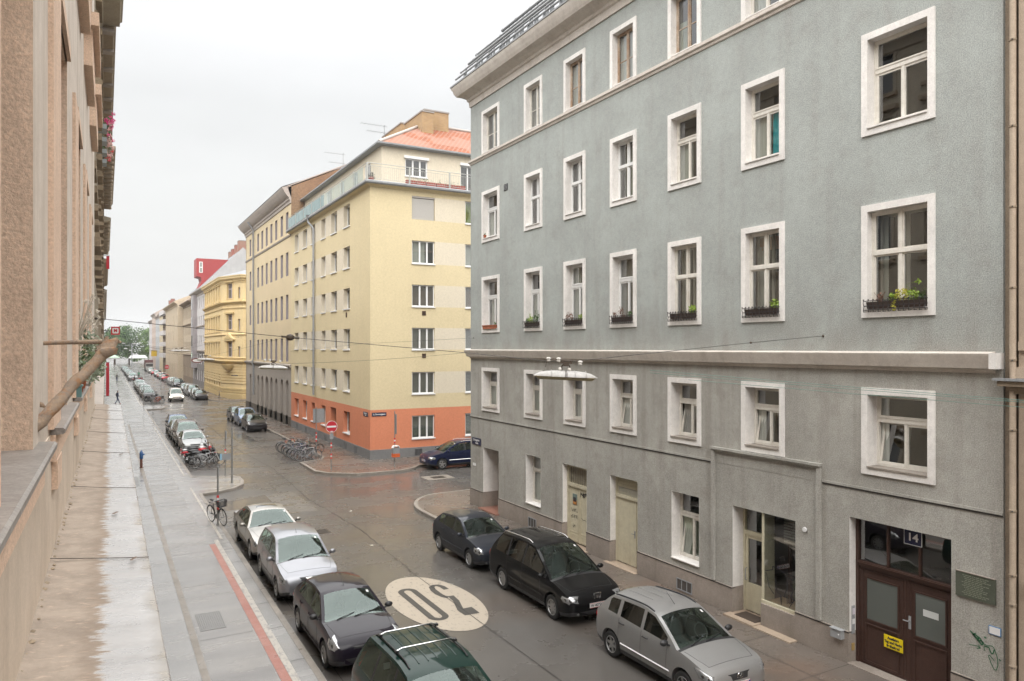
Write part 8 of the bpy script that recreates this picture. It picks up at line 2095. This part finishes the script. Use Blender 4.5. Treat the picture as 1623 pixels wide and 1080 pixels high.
# no entry
t = pole_thing('no_entry_sign', 'round red no entry sign on a banded pole by the orange wall', 'road sign', 11.79, 43.79, 2.5, (.70, 1.35))
fN = Fr((11.79, 43.72, 0), (1, 0, 0), (0, -1, 0)); b_ = MB(fN)
b_.lathe([(0, 0), (.335, 0), (.34, .01), (.335, .018), (0, .018)], (0, 0, 2.62), (0, 1, 0), STEEL, n=40); b_.lathe([(.325, .019), (0, .021)], (0, 0, 2.62), (0, 1, 0), REDS, n=40); sp_ = b_.build('sign_disc', t, smooth=30)
b_ = MB(fN); b_.box(-.275, .275, .021, .026, 2.57, 2.67, SIGNW); b_.lathe([(.345, .0), (.345, .024), (.325, .024)], (0, 0, 2.62), (0, 1, 0), SIGNW, n=40); b_.build('white_bar', sp_)
b_ = MB(fN); b_.box(-.11, .11, .0, .012, 1.88, 2.22, STEEL); b_.build('back_plate', t)
b_ = MB(fN); b_.box(-.07, .07, .027, .030, 2.32, 2.36, SIGNW); b_.build('small_label', sp_)
# litter bin on pole in front of the orange wall
t = pole_thing('sign_pole', 'tall thin pole with banding in front of the orange wall, carrying the litter bin', 'pole', 15.32, 42.58, 3.35, (1.55, .82), r_=.026)
b_ = MB(); b_.box(15.34, 15.42, 42.5, 42.66, 2.1, 3.3, POLE); b_.build('side_sign', t)
t = thing('litter_bin', 'grey and orange litter bin hanging on the thin pole', 'litter bin', (15.32, 42.4, .8)); b_ = MB(Fr((15.32, 42.42, 0), (1, 0, 0), (0, -1, 0)))
b_.wallprism([(-.19, .80), (.19, .80), (.21, 1.30), (-.21, 1.30)], -.12, .14, STEEL); b_.build('bin_body', t); b_ = MB(Fr((15.32, 42.42, 0), (1, 0, 0), (0, -1, 0))); b_.wallprism([(-.215, .74), (.215, .74), (.215, .95), (-.215, .95)], -.13, .155, mat_plain('bin_orange', (.62, .12, .03), .5)); b_.build('orange_base', t)
b_ = MB(Fr((15.32, 42.42, 0), (1, 0, 0), (0, -1, 0))); b_.wallprism([(-.23, 1.30), (-.15, 1.42), (.15, 1.42), (.23, 1.30), (.19, 1.30), (.13, 1.38), (-.13, 1.38), (-.19, 1.30)], -.14, .16, PVC); b_.build('bin_lid', t)
# back of a big sign by the bicycle rack
t = pole_thing('sign_pole', 'pole with the blank grey back of a rectangular sign above the bicycle rack', 'sign post', 12.35, 49.6, 3.2, (1.05, 1.35))
b_ = MB(); b_.box(12.15, 12.90, 49.66, 49.68, 2.30, 3.22, STEEL); b_.box(12.13, 12.92, 49.655, 49.685, 3.21, 3.235, POLE); b_.box(12.89, 12.92, 49.6, 49.75, 2.30, 3.22, POLE); b_.build('sign_plate', t)
# far sign clutter
for x, y, h_, lab in ((4.1, 112.5, 1.6, 'short dark bollard pole by the far left bicycles'), (4.5, 88, 2.6, 'thin pole with dark top on the left kerb before the far bicycles'), (6.3, 105, 3.9, 'tall thin pole beside the hire bicycles'), (6.0, 100.0, 4.6, 'taller twin pole beside the hire bicycles'), (3.95, 96, 2.9, 'pole on the left pavement edge far down the street')):
    pole_thing('pole', lab, 'pole', x, y, h_, ())
t = pole_thing('sign_pole', 'pole with small blue sign at the cream corner house', 'road sign', 17.2, 103.5, 3.6, ()); b_ = MB(); b_.box(16.9, 18.0, 103.4, 103.43, 3.1, 3.55, mat_plain('sign_mid_blue', (.03, .18, .42), .5)); b_.build('sign_plate', t)
t = pole_thing('traffic_board', 'white board with a red arrow by the cream corner house', 'road sign', 17.5, 104.0, 2.7, (), ); b_ = MB(); b_.box(16.9, 17.9, 103.9, 103.93, 1.2, 2.75, SIGNW); b_.wallprism([(0, 0), (0.1, 0), (.1, .1)], 0, .01, RB) if False else None; b_.box(17.25, 17.5, 103.88, 103.9, 1.3, 2.2, RB); b_.box(17.3, 17.4, 103.87, 103.885, 2.2, 2.6, RB); b_.build('board', t)
t = thing('oval_shop_sign', 'oval dark red hanging shop sign on the far grey house', 'sign', (14.2, 139, 4.0)); b_ = MB(Fr((14.0, 139, 0), (1, 0, 0), (0, -1, 0))); b_.wallprism(oval(0, 5.1, .95, .42, 24), -.06, .06, mat_plain('maroon', (.16, .04, .03), .5)); b_.wallprism(oval(0, 5.1, .72, .25, 20), .061, .07, SIGNW); b_.tube([(-.0, 0, 5.5), (1.0, 0, 5.5)], .04, IRON, n=6); b_.build('sign_board', t)
t = thing('small_street_lamp_sign', 'yellow box sign near the far end of the right row', 'sign', (13.2, 262, 5)); b_ = MB(); b_.box(12.9, 14.5, 262, 262.4, 4.6, 6.4, mat_plain('box_yellow', (.55, .36, .02), .5)); b_.box(12.85, 14.55, 261.95, 262.45, 6.4, 6.5, IRON); b_.build('sign_box', t)
t = thing('no_entry_sign', 'distant round red sign on the far right pavement', 'road sign', (13.3, 200, 0)); b_ = MB(); b_.tube([(13.3, 200, 0), (13.3, 200, 2.6)], .05, POLE, n=6); b_.build('pole', t); b_ = MB(Fr((13.3, 199.9, 0), (1, 0, 0), (0, -1, 0))); b_.lathe([(0, .02), (.5, .02), (.5, 0), (0, 0)], (0, 0, 2.6), (0, 1, 0), REDS, n=20); b_.box(-.38, .38, .021, .03, 2.53, 2.67, SIGNW); b_.build('sign_disc', t)

# hydrant post with blue hood
t = thing('hydrant', 'narrow rust red hydrant post with a blue hood on the left pavement', 'hydrant', (1.9, 49.5, KZ)); RUSTR = mat_plaster('rusty_red', (.16, .07, .05), grain=30, bump=.1, rough=.6)
b_ = MB(); b_.lathe([(.10, 0), (.10, .04), (.075, .06), (.07, .55)], (1.9, 49.5, KZ), (0, 0, 1), RUSTR, n=14); b_.build('post', t, smooth=40)
BLH = mat_plain('hood_blue', (.03, .10, .26), .5)
b_ = MB(); b_.lathe([(.085, .54), (.10, .56), (.10, .86), (.08, .95), (.035, .99), (.03, 1.05), (0, 1.06)], (1.9, 49.5, KZ), (0, 0, 1), BLH, n=14); b_.tube([(1.9, 49.5, KZ + .8), (2.08, 49.5, KZ + .8)], .05, BLH, n=8); b_.build('hood', t, smooth=40)

# covers and grates (flat, in the paving)
def cover_round(x, y, r_, z, lab, m):
    t = MB(); n = 30
    t.grid([[(x + r_ * q * cos(2 * pi * k / n), y + r_ * q * sin(2 * pi * k / n), z + dz) for k in range(n)] for q, dz in ((1, 0), (.98, .004), (.86, .004), (.84, .001), (.80, .001), (.78, .004), (.02, .004))], m, wrap=True)
    for k in range(-4, 5):
        for j in range(-4, 5):
            if (k * k + j * j) * .17 ** 2 * r_ * r_ < (.7 * r_) ** 2: t.box(x + k * .17 * r_ - .03 * r_, x + k * .17 * r_ + .03 * r_, y + j * .17 * r_ - .03 * r_, y + j * .17 * r_ + .03 * r_, z + .004, z + .007, m)
    return meta(t.build('manhole_cover'), lab, 'manhole cover')
CAST = mat_plaster('cast_iron', (.10, .075, .055), (.07, .055, .042), grain=40, bump=.3, rough=.4)
cover_round(6.3, 30.7, .33, .006, 'round iron cover in the road beside the lone silver saloon', CAST)
cover_round(6.6, 33.9, .36, .006, 'round iron cover in the road near the left kerb bulge', CAST)
def grate(x0, x1, y0, y1, z, lab, frame=None):
    t = MB(); t.box(x0, x1, y0, y1, z - .02, z + .002, WELL)
    ring_ = [(x0 - .05, x1 + .05, y0 - .05, y0), (x0 - .05, x1 + .05, y1, y1 + .05), (x0 - .05, x0, y0, y1), (x1, x1 + .05, y0, y1)]
    for a, b, c, d in ring_: t.box(a, b, c, d, z - .02, z + .008, frame or CAST)
    nb_ = 9
    for k in range(nb_): t.box(x0 + (x1 - x0) * (k + .3) / nb_, x0 + (x1 - x0) * (k + .75) / nb_, y0, y1, z - .01, z + .006, CAST)
    return meta(t.build('drain_grate'), lab, 'drain')
x, y = gnd(508, 843); grate(x - .28, x + .28, y - .28, y + .28, .004, 'iron drain grate in the middle of the roadway behind the silver cars')
x, y = gnd(694, 757); grate(x - .35, x + .35, y - .28, y + .28, .004, 'square drain grate with a pale stone border in the side street')
b_ = MB(); [b_.box(a, b, c, d, -.01, .009, KERB) for a, b, c, d in ((x - .8, x + .8, y - .62, y - .34), (x - .8, x + .8, y + .34, y + .62), (x - .8, x - .41, y - .339, y + .339), (x + .41, x + .8, y - .339, y + .339))]; meta(b_.build('drain_border'), 'pale stone border round the drain in the side street', 'kerb', kind='structure')
CHK = mat_plaster('checker_plate', (.26, .255, .25), grain=60, bump=.3, rough=.3)
t = MB(); t.box(2.12, 2.74, 20.2, 21.55, KZ, KZ + .012, CHK)
for k in range(12):
    for j in range(24):
        x_, y_ = 2.16 + k * .05, 20.25 + j * .055; t.obox((x_, y_, KZ + .013), ((cos(.8), sin(.8) * (-1) ** (k + j), 0), (-sin(.8) * (-1) ** (k + j), cos(.8), 0), (0, 0, 1)), .014, .004, .002, CHK)
meta(t.build('access_cover'), 'rectangular chequered metal cover in the bicycle path', 'access cover')
t = MB(); t.box(1.1, 1.62, 43.0, 46.2, KZ, KZ + .010, mat_plain('pale_green_cover', (.26, .28, .27), .4)); t.box(1.14, 1.58, 43.1, 46.1, KZ + .010, KZ + .014, CHK); meta(t.build('access_cover'), 'long pale cover plate in the left pavement before the hydrant', 'access cover')
# litter on the road: tiny pale scraps
SCR = mat_plain('paper_scrap', (.6, .57, .5), .8)
for x_, y_, lab in ((8.6, 26.4, 'small white paper scrap on the road above the painted oval'), (9.6, 32.4, 'white scrap on the road in the junction')):
    t = MB(); t.face([(x_ - .06, y_ - .04, .015), (x_ + .07, y_ - .03, .02), (x_ + .05, y_ + .06, .03), (x_ - .05, y_ + .03, .012)], SCR); t.face([(x_ - .03, y_ - .02, .03), (x_ + .03, y_ - .03, .016), (x_ + .06, y_ + .02, .05), (x_, y_ + .03, .04)], SCR); meta(t.build('paper_scrap'), lab, 'litter')

# ================================================================== STREET LIGHTS ON SPAN WIRES
WIRE = mat_plain('span_wire', (.06, .06, .055), .6); INS = mat_plain('porcelain', (.66, .64, .60), .25); LTOP = mat_plaster('lamp_hood_white', (.42, .41, .39), (.48, .47, .46), grain=20, bump=.05, rough=.35, stain=.4, stain_col=(.38, .34, .28), streak=.3, coarse=2); LBOT = mat_plaster('yellowed_diffuser', (.42, .37, .23), (.36, .31, .19), grain=20, bump=.05, rough=.4)
def hanging_lamp(c, ang, label, L=1.45, group='lamps hanging on wires over the street', tilt=0.):
    t = thing('street_lamp', label, 'street lamp', (0, 0, 0), 0, group)
    b_ = MB(); n = 10; rows_ = []
    for k in range(n + 1):
        u = -1 + 2 * k / n; e = (1 - abs(u) ** 3.2); wv = .035 + .17 * e ** .7; hv = .012 + .13 * e ** .8
        rows_.append([(u * L / 2, wv * cos(a), hv * sin(a)) for a in [pi * j / 8 for j in range(9)]])
    b_.grid(rows_, LTOP); 
    for u in (-.45, -.02, .02, .28, .62): b_.tube([(u * L / 2, .208 * cos(a), .145 * sin(a)) for a in [pi * j / 8 for j in range(9)]], .008, CAST if abs(u) < .1 else LTOP, n=4)
    b_.build('hood', t, smooth=50)
    b_ = MB(); b_.grid([[(u * L / 2 * .93, w_ * cos(a) * .9, -hh_ * sin(a) - .004) for a in [pi * j / 6 for j in range(7)]] for u, w_, hh_ in ((-1, .1, .01), (-.9, .17, .075), (.9, .17, .075), (1, .1, .01))], LBOT, closed_ends=True); b_.build('diffuser', t, smooth=50)
    b_ = MB()
    for s in (-.09, .09): b_.tube([(s, 0, .12), (s * 1.0, .0, .24), (s * .5, 0, .30), (s * 1.3, 0, .36)], .016, CAST, n=6)
    b_.box(-.14, .14, -.04, .04, .30, .345, CAST); b_.box(-.06, .06, -.05, .05, .24, .32, CAST); b_.tube([(-.16, 0, .37), (.16, 0, .37)], .02, CAST, n=6); b_.ball((-.13, 0, .17), .045, INS, n=8); b_.ball((.08, 0, .17), .045, INS, n=8)
    b_.tube([(-.46, 0, .20), (-.44, 0, .38), (-.2, 0, .38)], .008, CAST, n=4); b_.build('suspension', t, smooth=50)
    b_ = MB()
    for x_, z_ in ((-.40, .385), (-.17, .385), (.33, .335)): b_.lathe([(.0, -.05), (.045, -.045), (.05, -.02), (.03, 0), (.06, .01), (.055, .035), (.02, .05), (0, .05)], (x_, 0, z_), (0, 0, 1), INS, n=10)
    b_.build('insulators', t, smooth=50)
    t.location = c; t.rotation_euler = (0, tilt, ang); return t
def wire(name, label, pts, r_, sag=0., mid=None, group=None, knots=()):
    b_ = MB(); P = []
    for (a, b) in zip(pts, pts[1:]):
        a, b = Vector(a), Vector(b); n = 14
        for k in range(n + (b == Vector(pts[-1]))): q = k / n; p = a.lerp(b, q); p.z -= sag * 4 * q * (1 - q); P.append(p)
    b_.tube(P, r_, WIRE, n=5)
    for p in knots: b_.ball(p, r_ * 4, CAST, n=6, sq=(1.6, 1, 1))
    a, b = Vector(pts[0]), Vector(pts[-1]); b_.ball(a, r_ * 5, CAST, n=6); b_.ball(b, r_ * 5, CAST, n=6)
    o = b_.build(name, smooth=60); return meta(o, label, 'wire', group)
def pt(px, py, D):   # point seen at a pixel at viewing depth D
    u = (px - 811.5) / FPX; v = (HY - py) / FPX; return Vector(((u * _c + _s) * D, (_c - u * _s) * D, H + v * D))
lp = pt(897, 574, 16.9)
hanging_lamp(pt(896, 597.5, 16.9), radians(-26), 'large flat street lamp with yellowed underside hanging in front of the grey house', L=1.47, tilt=radians(2.6))
h0 = pt(142, 504, 16.6); h0.x = -.27; hm = pt(460, 535, 16.8); hq = pt(745, 560, 16.9); h1 = Vector((XG, 11.78, 7.58)); hn = pt(1190, 543.5, 17.1)
wire('span_wire', 'long thin wire from the left facade to the big lamp and the grey house', [h0, hm, hq, lp + Vector((-.4, .2, .02)), lp + Vector((.2, -.1, .02)), hn, h1], .007, knots=[hn, pt(152, 505, 16.6)])
t = thing('wire_junction', 'dark oval clamp on the long wire left of the yellow house', 'fitting', tuple(hm)); b_ = MB(); b_.ball(tuple(hm), .085, CAST, n=10, sq=(1.2, .8, .9)); b_.tube([hm + Vector((-.2, 0, .02)), hm + Vector((.2, 0, -.02))], .025, CAST, n=6); b_.build('clamp', t, smooth=60)
hanging_lamp(pt(433, 583.5, 37.5), radians(-12), 'pale street lamp hanging over the junction in front of the arcades', tilt=radians(2))
wire('span_wire', 'thin wire carrying the lamp over the junction', [(XG, 30.9, 7.1), pt(433, 577, 37.5) , (-.28, 44, 7.8)], .007, sag=.1)
hanging_lamp(pt(326, 570.5, 60.5), radians(-5), 'third pale lamp hanging before the cream corner house', tilt=radians(1.5))
wire('span_wire', 'thin wire carrying the third lamp', [(XY, 70, 8.4), pt(326, 565, 60.5), (-.28, 62, 7.6)], .008, sag=.1)
for px, py, D, lab in ((288, 556.5, 85, 'fourth small pale lamp over the far street'), (279, 556, 115, 'fifth small pale lamp over the far street')):
    hanging_lamp(pt(px, py, D), radians(-5), lab, L=1.9)
    q = pt(px, py - 1.5, D); wire('span_wire', lab.replace('lamp', 'wire holding the lamp').replace('pale wire', 'dark wire'), [(13.9, q.y, 8.6), q, (-.28, q.y, 8.2)], .010)
TEALW = mat_plain('teal_cable', (.10, .20, .17), .6)
for k, (a, b, lab) in enumerate(((pt(1040, 588, 15.0), pt(1640, 636, 12.5), 'upper greenish thin cable in front of the grey house'), (pt(1040, 592, 15.0), pt(1640, 639, 12.5), 'middle greenish thin cable in front of the grey house'), (pt(1100, 603, 15.0), pt(1640, 647, 12.5), 'lower greenish thin cable in front of the grey house'))):
    d = (b - a); A_ = a; B_ = a + d * ((14.85 - a.x) / d.x) if d.x > 0 and (14.85 - a.x) / d.x < 6 else b
    b_ = MB(); b_.tube([A_ - d * .02, (A_ + b) / 2 - Vector((0, 0, .01)), b + d * .25], .0045, TEALW, n=4); meta(b_.build('cable'), lab, 'cable')
wire('span_wire', 'faint wire from the corner of the grey house to the yellow house', [(XG - .05, 30.6, 7.75), pt(578, 545, 44), (XY, 69, 7.0)], .006)

# ================================================================== PEOPLE
SKIN = mat_plain('skin', (.45, .28, .20), .6)
def person(label, x, y, z0, face, jacket, trousers, shoes, hair, stride=.32, h_=1.76, bag=None):
    """one continuous skinned body; face = heading angle"""
    k = h_ / 1.76
    t = thing('person', label, 'person', (x, y, z0)); 
    J = {'pelvis': (0, 0, .95), 'belly': (0, 0, 1.10), 'chest': (.02, 0, 1.32), 'neck': (.03, 0, 1.50), 'head0': (.04, 0, 1.58), 'head': (.05, 0, 1.68), 'crown': (.04, 0, 1.745),
         'shL': (.02, .17, 1.43), 'elL': (-.10, .24, 1.18), 'wrL': (.04, .25, .96), 'haL': (.09, .25, .88), 'shR': (.02, -.17, 1.43), 'elR': (.02, -.24, 1.16), 'wrR': (.18, -.22, .98), 'haR': (.24, -.21, .91),
         'hiL': (0, .09, .92), 'knL': (stride * .55, .09, .52), 'anL': (stride, .09, .09), 'toL': (stride + .17, .10, .05), 'hiR': (0, -.09, .92), 'knR': (-stride * .15, -.09, .50), 'anR': (-stride, -.09, .12), 'toR': (-stride + .15, -.10, .045)}
    Rd = {'pelvis': (.14, .11), 'belly': (.13, .10), 'chest': (.165, .115), 'neck': (.055, .055), 'head0': (.07, .075), 'head': (.085, .10), 'crown': (.05, .06), 'shL': (.07, .07), 'elL': (.05, .05), 'wrL': (.036, .036), 'haL': (.035, .025), 'shR': (.07, .07), 'elR': (.05, .05), 'wrR': (.036, .036), 'haR': (.035, .025), 'hiL': (.095, .095), 'knL': (.065, .065), 'anL': (.048, .048), 'toL': (.045, .03), 'hiR': (.095, .095), 'knR': (.065, .065), 'anR': (.048, .048), 'toR': (.045, .03)}
    E_ = [('pelvis', 'belly'), ('belly', 'chest'), ('chest', 'neck'), ('neck', 'head0'), ('head0', 'head'), ('head', 'crown'), ('chest', 'shL'), ('shL', 'elL'), ('elL', 'wrL'), ('wrL', 'haL'), ('chest', 'shR'), ('shR', 'elR'), ('elR', 'wrR'), ('wrR', 'haR'), ('pelvis', 'hiL'), ('hiL', 'knL'), ('knL', 'anL'), ('anL', 'toL'), ('pelvis', 'hiR'), ('hiR', 'knR'), ('knR', 'anR'), ('anR', 'toR')]
    ns = list(J); me = bpy.data.meshes.new('body'); me.from_pydata([tuple(c * k for c in J[n]) for n in ns], [(ns.index(a), ns.index(b)) for a, b in E_], [])
    o = bpy.data.objects.new('body', me); COL.objects.link(o)
    md = o.modifiers.new('s', 'SKIN'); 
    if not me.skin_vertices:
        bm = bmesh.new(); bm.from_mesh(me); bm.verts.layers.skin.verify(); bm.to_mesh(me); bm.free()
    for i, n in enumerate(ns):
        sv_ = me.skin_vertices[0].data[i]; sv_.radius = (Rd[n][0] * k, Rd[n][1] * k); sv_.use_root = (n == 'pelvis')
    sd = o.modifiers.new('u', 'SUBSURF'); sd.levels = 2; sd.render_levels = 2
    dg = bpy.context.evaluated_depsgraph_get(); m2 = bpy.data.meshes.new_from_object(o.evaluated_get(dg)); bpy.data.objects.remove(o)
    for m in (jacket, trousers, SKIN, shoes, hair): m2.materials.append(m)
    for p in m2.polygons:
        c = p.center / k; p.use_smooth = True
        if c.z > 1.66 or (c.z > 1.58 and c.x < .02): p.material_index = 4
        elif c.z > 1.50: p.material_index = 2
        elif abs(c.y) > .17 and c.z < .96: p.material_index = 2
        elif c.z > .93 or abs(c.y) > .17: p.material_index = 0
        elif c.z > .10: p.material_index = 1
        else: p.material_index = 3
    b = bpy.data.objects.new('body', m2); COL.objects.link(b); b.parent = t
    f = MB(); f.ball((.145 * k, 0, 1.655 * k), .016, SKIN, n=6); 
    for s in (-1, 1): f.ball((.128 * k, s * .032, 1.685 * k), .010, BLACKP, n=6); f.ball((.05 * k, s * .093, 1.66 * k), .022, SKIN, n=6, sq=(.8, .4, 1.2))
    fo = f.build('face', t); fo.location = -Vector((x, y, z0)) + Vector((0, 0, 0)); fo.location = (0, 0, 0)
    fo.data.transform(Matrix.Translation(Vector((x, y, z0))))
    if bag: g_ = MB(); g_.box(-.22, -.10, -.13, .13, 1.05, 1.45, bag); go = g_.build('backpack', t); go.data.transform(Matrix.Translation(Vector((x, y, z0))))
    t.rotation_euler = (0, 0, face); return t
J1 = mat_plain('navy_jacket', (.035, .045, .08), .8); T1 = mat_plain('blue_jeans', (.05, .07, .13), .85); SH = mat_plain('red_brown_shoes', (.28, .07, .06), .6); HR = mat_plain('dark_hair', (.03, .02, .015), .8)
px_, py_ = gnd(186, 641, KZ)
person('person in a dark jacket and jeans striding along the left pavement', px_, py_, KZ, radians(20), J1, T1, SH, HR)
person('distant person in grey walking on the left pavement', 2.2, 178, KZ, radians(90), mat_plain('grey_coat', (.12, .12, .12), .8), T1, HR, HR, .2)
person('distant person in dark clothes stepping between far cars on the left', 5.2, 168, 0, radians(0), HR, HR, HR, HR, .25)
person('tiny person in a green top near the far motorcycles', 7.0, 196, 0, radians(90), mat_plain('green_top', (.04, .22, .12), .8), HR, HR, HR, .2)

# ================================================================== FAR END: TREES, MARKET TENT
LF1 = mat_plain('tree_leaf_mid', (.06, .105, .03), .7, spec=.2); LF2 = mat_plain('tree_leaf_light', (.095, .15, .04), .7, spec=.2); LF3 = mat_plain('tree_leaf_dark', (.025, .055, .018), .7, spec=.2); TRK = mat_plain('tree_trunk', (.08, .06, .045), .9)
def tree(label, x, y, h_, rad, seed, mm, n=2600, leaf=.42):
    rr = random.Random(seed); t = thing('tree', label, 'tree', (x, y, 0), 0, 'trees closing the far end of the street')
    b_ = MB(); b_.tube([(x, y, -.1), (x + .1, y, h_ * .25), (x, y, h_ * .5)], [.45, .35, .2], TRK, n=8)
    for k in range(7):
        a = rr.uniform(0, 2 * pi); z0 = h_ * rr.uniform(.25, .45); b_.tube([(x, y, z0), (x + rad * .4 * cos(a), y + rad * .4 * sin(a), z0 + h_ * .15), (x + rad * .75 * cos(a), y + rad * .75 * sin(a), z0 + h_ * .32)], [.16, .1, .04], TRK, n=5)
    b_.build('trunk', t, smooth=60)
    cl = []
    for _ in range(26):
        a = rr.uniform(0, 2 * pi); b = rr.uniform(-.75, 1); q = sqrt(max(0, 1 - b * b)) * rr.uniform(.35, 1)
        cl.append((x + rad * .78 * q * cos(a), y + rad * .78 * q * sin(a), h_ * .60 + h_ * .33 * b, rad * rr.uniform(.20, .38), rr.choice(mm)))
    b_ = MB()
    for _ in range(n):
        cx_, cy_, cz_, cr, m = rr.choice(cl); v = Vector((rr.gauss(0, 1), rr.gauss(0, 1), rr.gauss(0, 1))).normalized() * cr * rr.uniform(.5, 1.05)
        p = Vector((cx_, cy_, cz_)) + v; u = Vector((rr.gauss(0, 1), rr.gauss(0, 1), rr.gauss(0, .6))).normalized(); w_ = u.orthogonal().normalized(); s = leaf * rr.uniform(.5, 1.2)
        b_.face([tuple(p - u * s), tuple(p + w_ * s * .7), tuple(p + u * s), tuple(p - w_ * s * .7)], m if rr.random() < .75 else rr.choice(mm))
    b_.build('crown', t, recalc=False)
tree('large dark green tree behind the market tent at the end of the street', 3.5, 352, 15.0, 8.5, 1, [LF1, LF1, LF3])
tree('tallest rounded green tree in the centre of the street end', 9.0, 360, 16.6, 8.5, 2, [LF1, LF2, LF3, LF1])
tree('lighter green tree right of the centre at the street end', 17.5, 368, 15.8, 7.5, 3, [LF2, LF1, LF2])
tree('yellow green tree against the white house at the street end', 22.0, 350, 13.0, 6.5, 4, [LF2, LF2, LF1])
tree('dark low tree at the left edge of the street end', -3.5, 350, 13.0, 7.5, 5, [LF1, LF3])
tree('bushy tree low on the right of the street end', 18.0, 335, 8.5, 4.5, 6, [LF2, LF1])
hd = MB(); rr = random.Random(77)
for _ in range(5200):
    x = rr.uniform(-30, 60); p = Vector((x, 385 + rr.uniform(0, 12), rr.uniform(.2, 1) ** .7 * (6.5 + 2.5 * sin(x * .35) + 1.5 * sin(x * .9)))); u = Vector((rr.gauss(0, 1), rr.gauss(0, 1), rr.gauss(0, .6))).normalized(); w_ = u.orthogonal().normalized(); s = .6 * rr.uniform(.5, 1.2)
    hd.face([tuple(p - u * s), tuple(p + w_ * s * .7), tuple(p + u * s), tuple(p - w_ * s * .7)], rr.choice((LF1, LF3, LF2)))
meta(hd.build('distant_wood', recalc=False), 'dense green park trees far behind the end of the street', 'wood', kind='stuff')
t = thing('market_tent', 'pale green and white market tent at the left end of the street', 'tent', (-1, 322, 0)); TG = mat_plain('tent_green', (.26, .36, .26), .7); TW = mat_plain('tent_white', (.36, .36, .35), .7)
b_ = MB(); b_.grid([[(-6, 318, 3.6), (5, 318, 3.6)], [(-5, 322, 5.4), (2, 322, 5.4)], [(-6, 326, 3.6), (5, 326, 3.6)]], TG); b_.face([(2, 322, 5.4), (5, 318, 3.6), (5, 326, 3.6)], TG); b_.build('canopy', t, recalc=False); b_ = MB(); b_.box(-6, 5, 317.9, 318, 3.0, 3.6, TW)
for x in (-4, -1, 2, 4.9): b_.tube([(x, 318, 0), (x, 318, 3.6)], .08, TW, n=6)
b_.build('posts', t)
t = thing('market_tent', 'low white market stall roof in the middle of the street end', 'tent', (12, 330, 0)); b_ = MB(); b_.grid([[(8, 327, 3.2), (15, 327, 3.2)], [(9, 330, 4.4), (14, 330, 4.4)], [(8, 333, 3.2), (15, 333, 3.2)]], TW); b_.build('canopy', t, recalc=False); b_ = MB(); [b_.tube([(x, 327, 0), (x, 327, 3.2)], .08, TW, n=6) for x in (8, 11.5, 15)]; b_.build('posts', t)
t = thing('truck', 'dark red parked truck near the far end of the right kerb', 'truck', (12.0, 262, 0)); b_ = MB(); b_.box(10.9, 13.1, 256, 264, .9, 3.5, mat_plain('truck_maroon', (.12, .04, .04), .5)); b_.build('box_body', t); b_ = MB(); b_.box(10.95, 13.05, 253.8, 255.9, .5, 2.7, WHITEP); b_.box(11.05, 12.95, 253.75, 253.8, 1.6, 2.4, FARGLASS); b_.build('cab', t); b_ = MB()
for yy in (254.8, 261.5): [b_.lathe([(.0, -.12), (.45, -.12), (.45, .12), (0, .12)], (xx, yy, .45), (1, 0, 0), TYRE, n=16) for xx in (11.05, 12.95)]
b_.build('wheels', t)
t = thing('lamp_mast', 'tall mast with several white floodlights before the trees', 'lamp mast', (9, 320, 0)); b_ = MB(); b_.tube([(9.0, 318, 0), (9.0, 318, 9)], .18, STEEL, n=8); b_.tube([(6.6, 318, 8.2), (11.6, 318, 8.6)], .1, STEEL, n=6); b_.build('mast', t); b_ = MB(); [b_.ball((x, 318, z), .5, TW, n=8, sq=(1.3, .6, .5)) for x, z in ((6.2, 9.0), (9.8, 8.9), (11.8, 9.1), (6.9, 7.0), (8.6, 6.3))]; b_.build('lamp_head', t, smooth=60)
# ================================================================== AIR
hz = MB(); HM = bpy.data.materials.new('haze_air'); HM.use_nodes = True; hn_ = HM.node_tree; hn_.nodes.clear()
ho = hn_.nodes.new('ShaderNodeOutputMaterial'); hv = hn_.nodes.new('ShaderNodeVolumePrincipled')
hv.inputs['Color'].default_value = (.95, .96, .98, 1); hv.inputs['Density'].default_value = .00032; hv.inputs['Anisotropy'].default_value = .2
hn_.links.new(hv.outputs[0], ho.inputs['Volume'])
hz.box(-900.5, 900.5, -900.5, 1500.5, -2.0, 60.0, HM)
meta(hz.build('haze'), 'thin pale rainy air over the street', 'haze', kind='stuff')
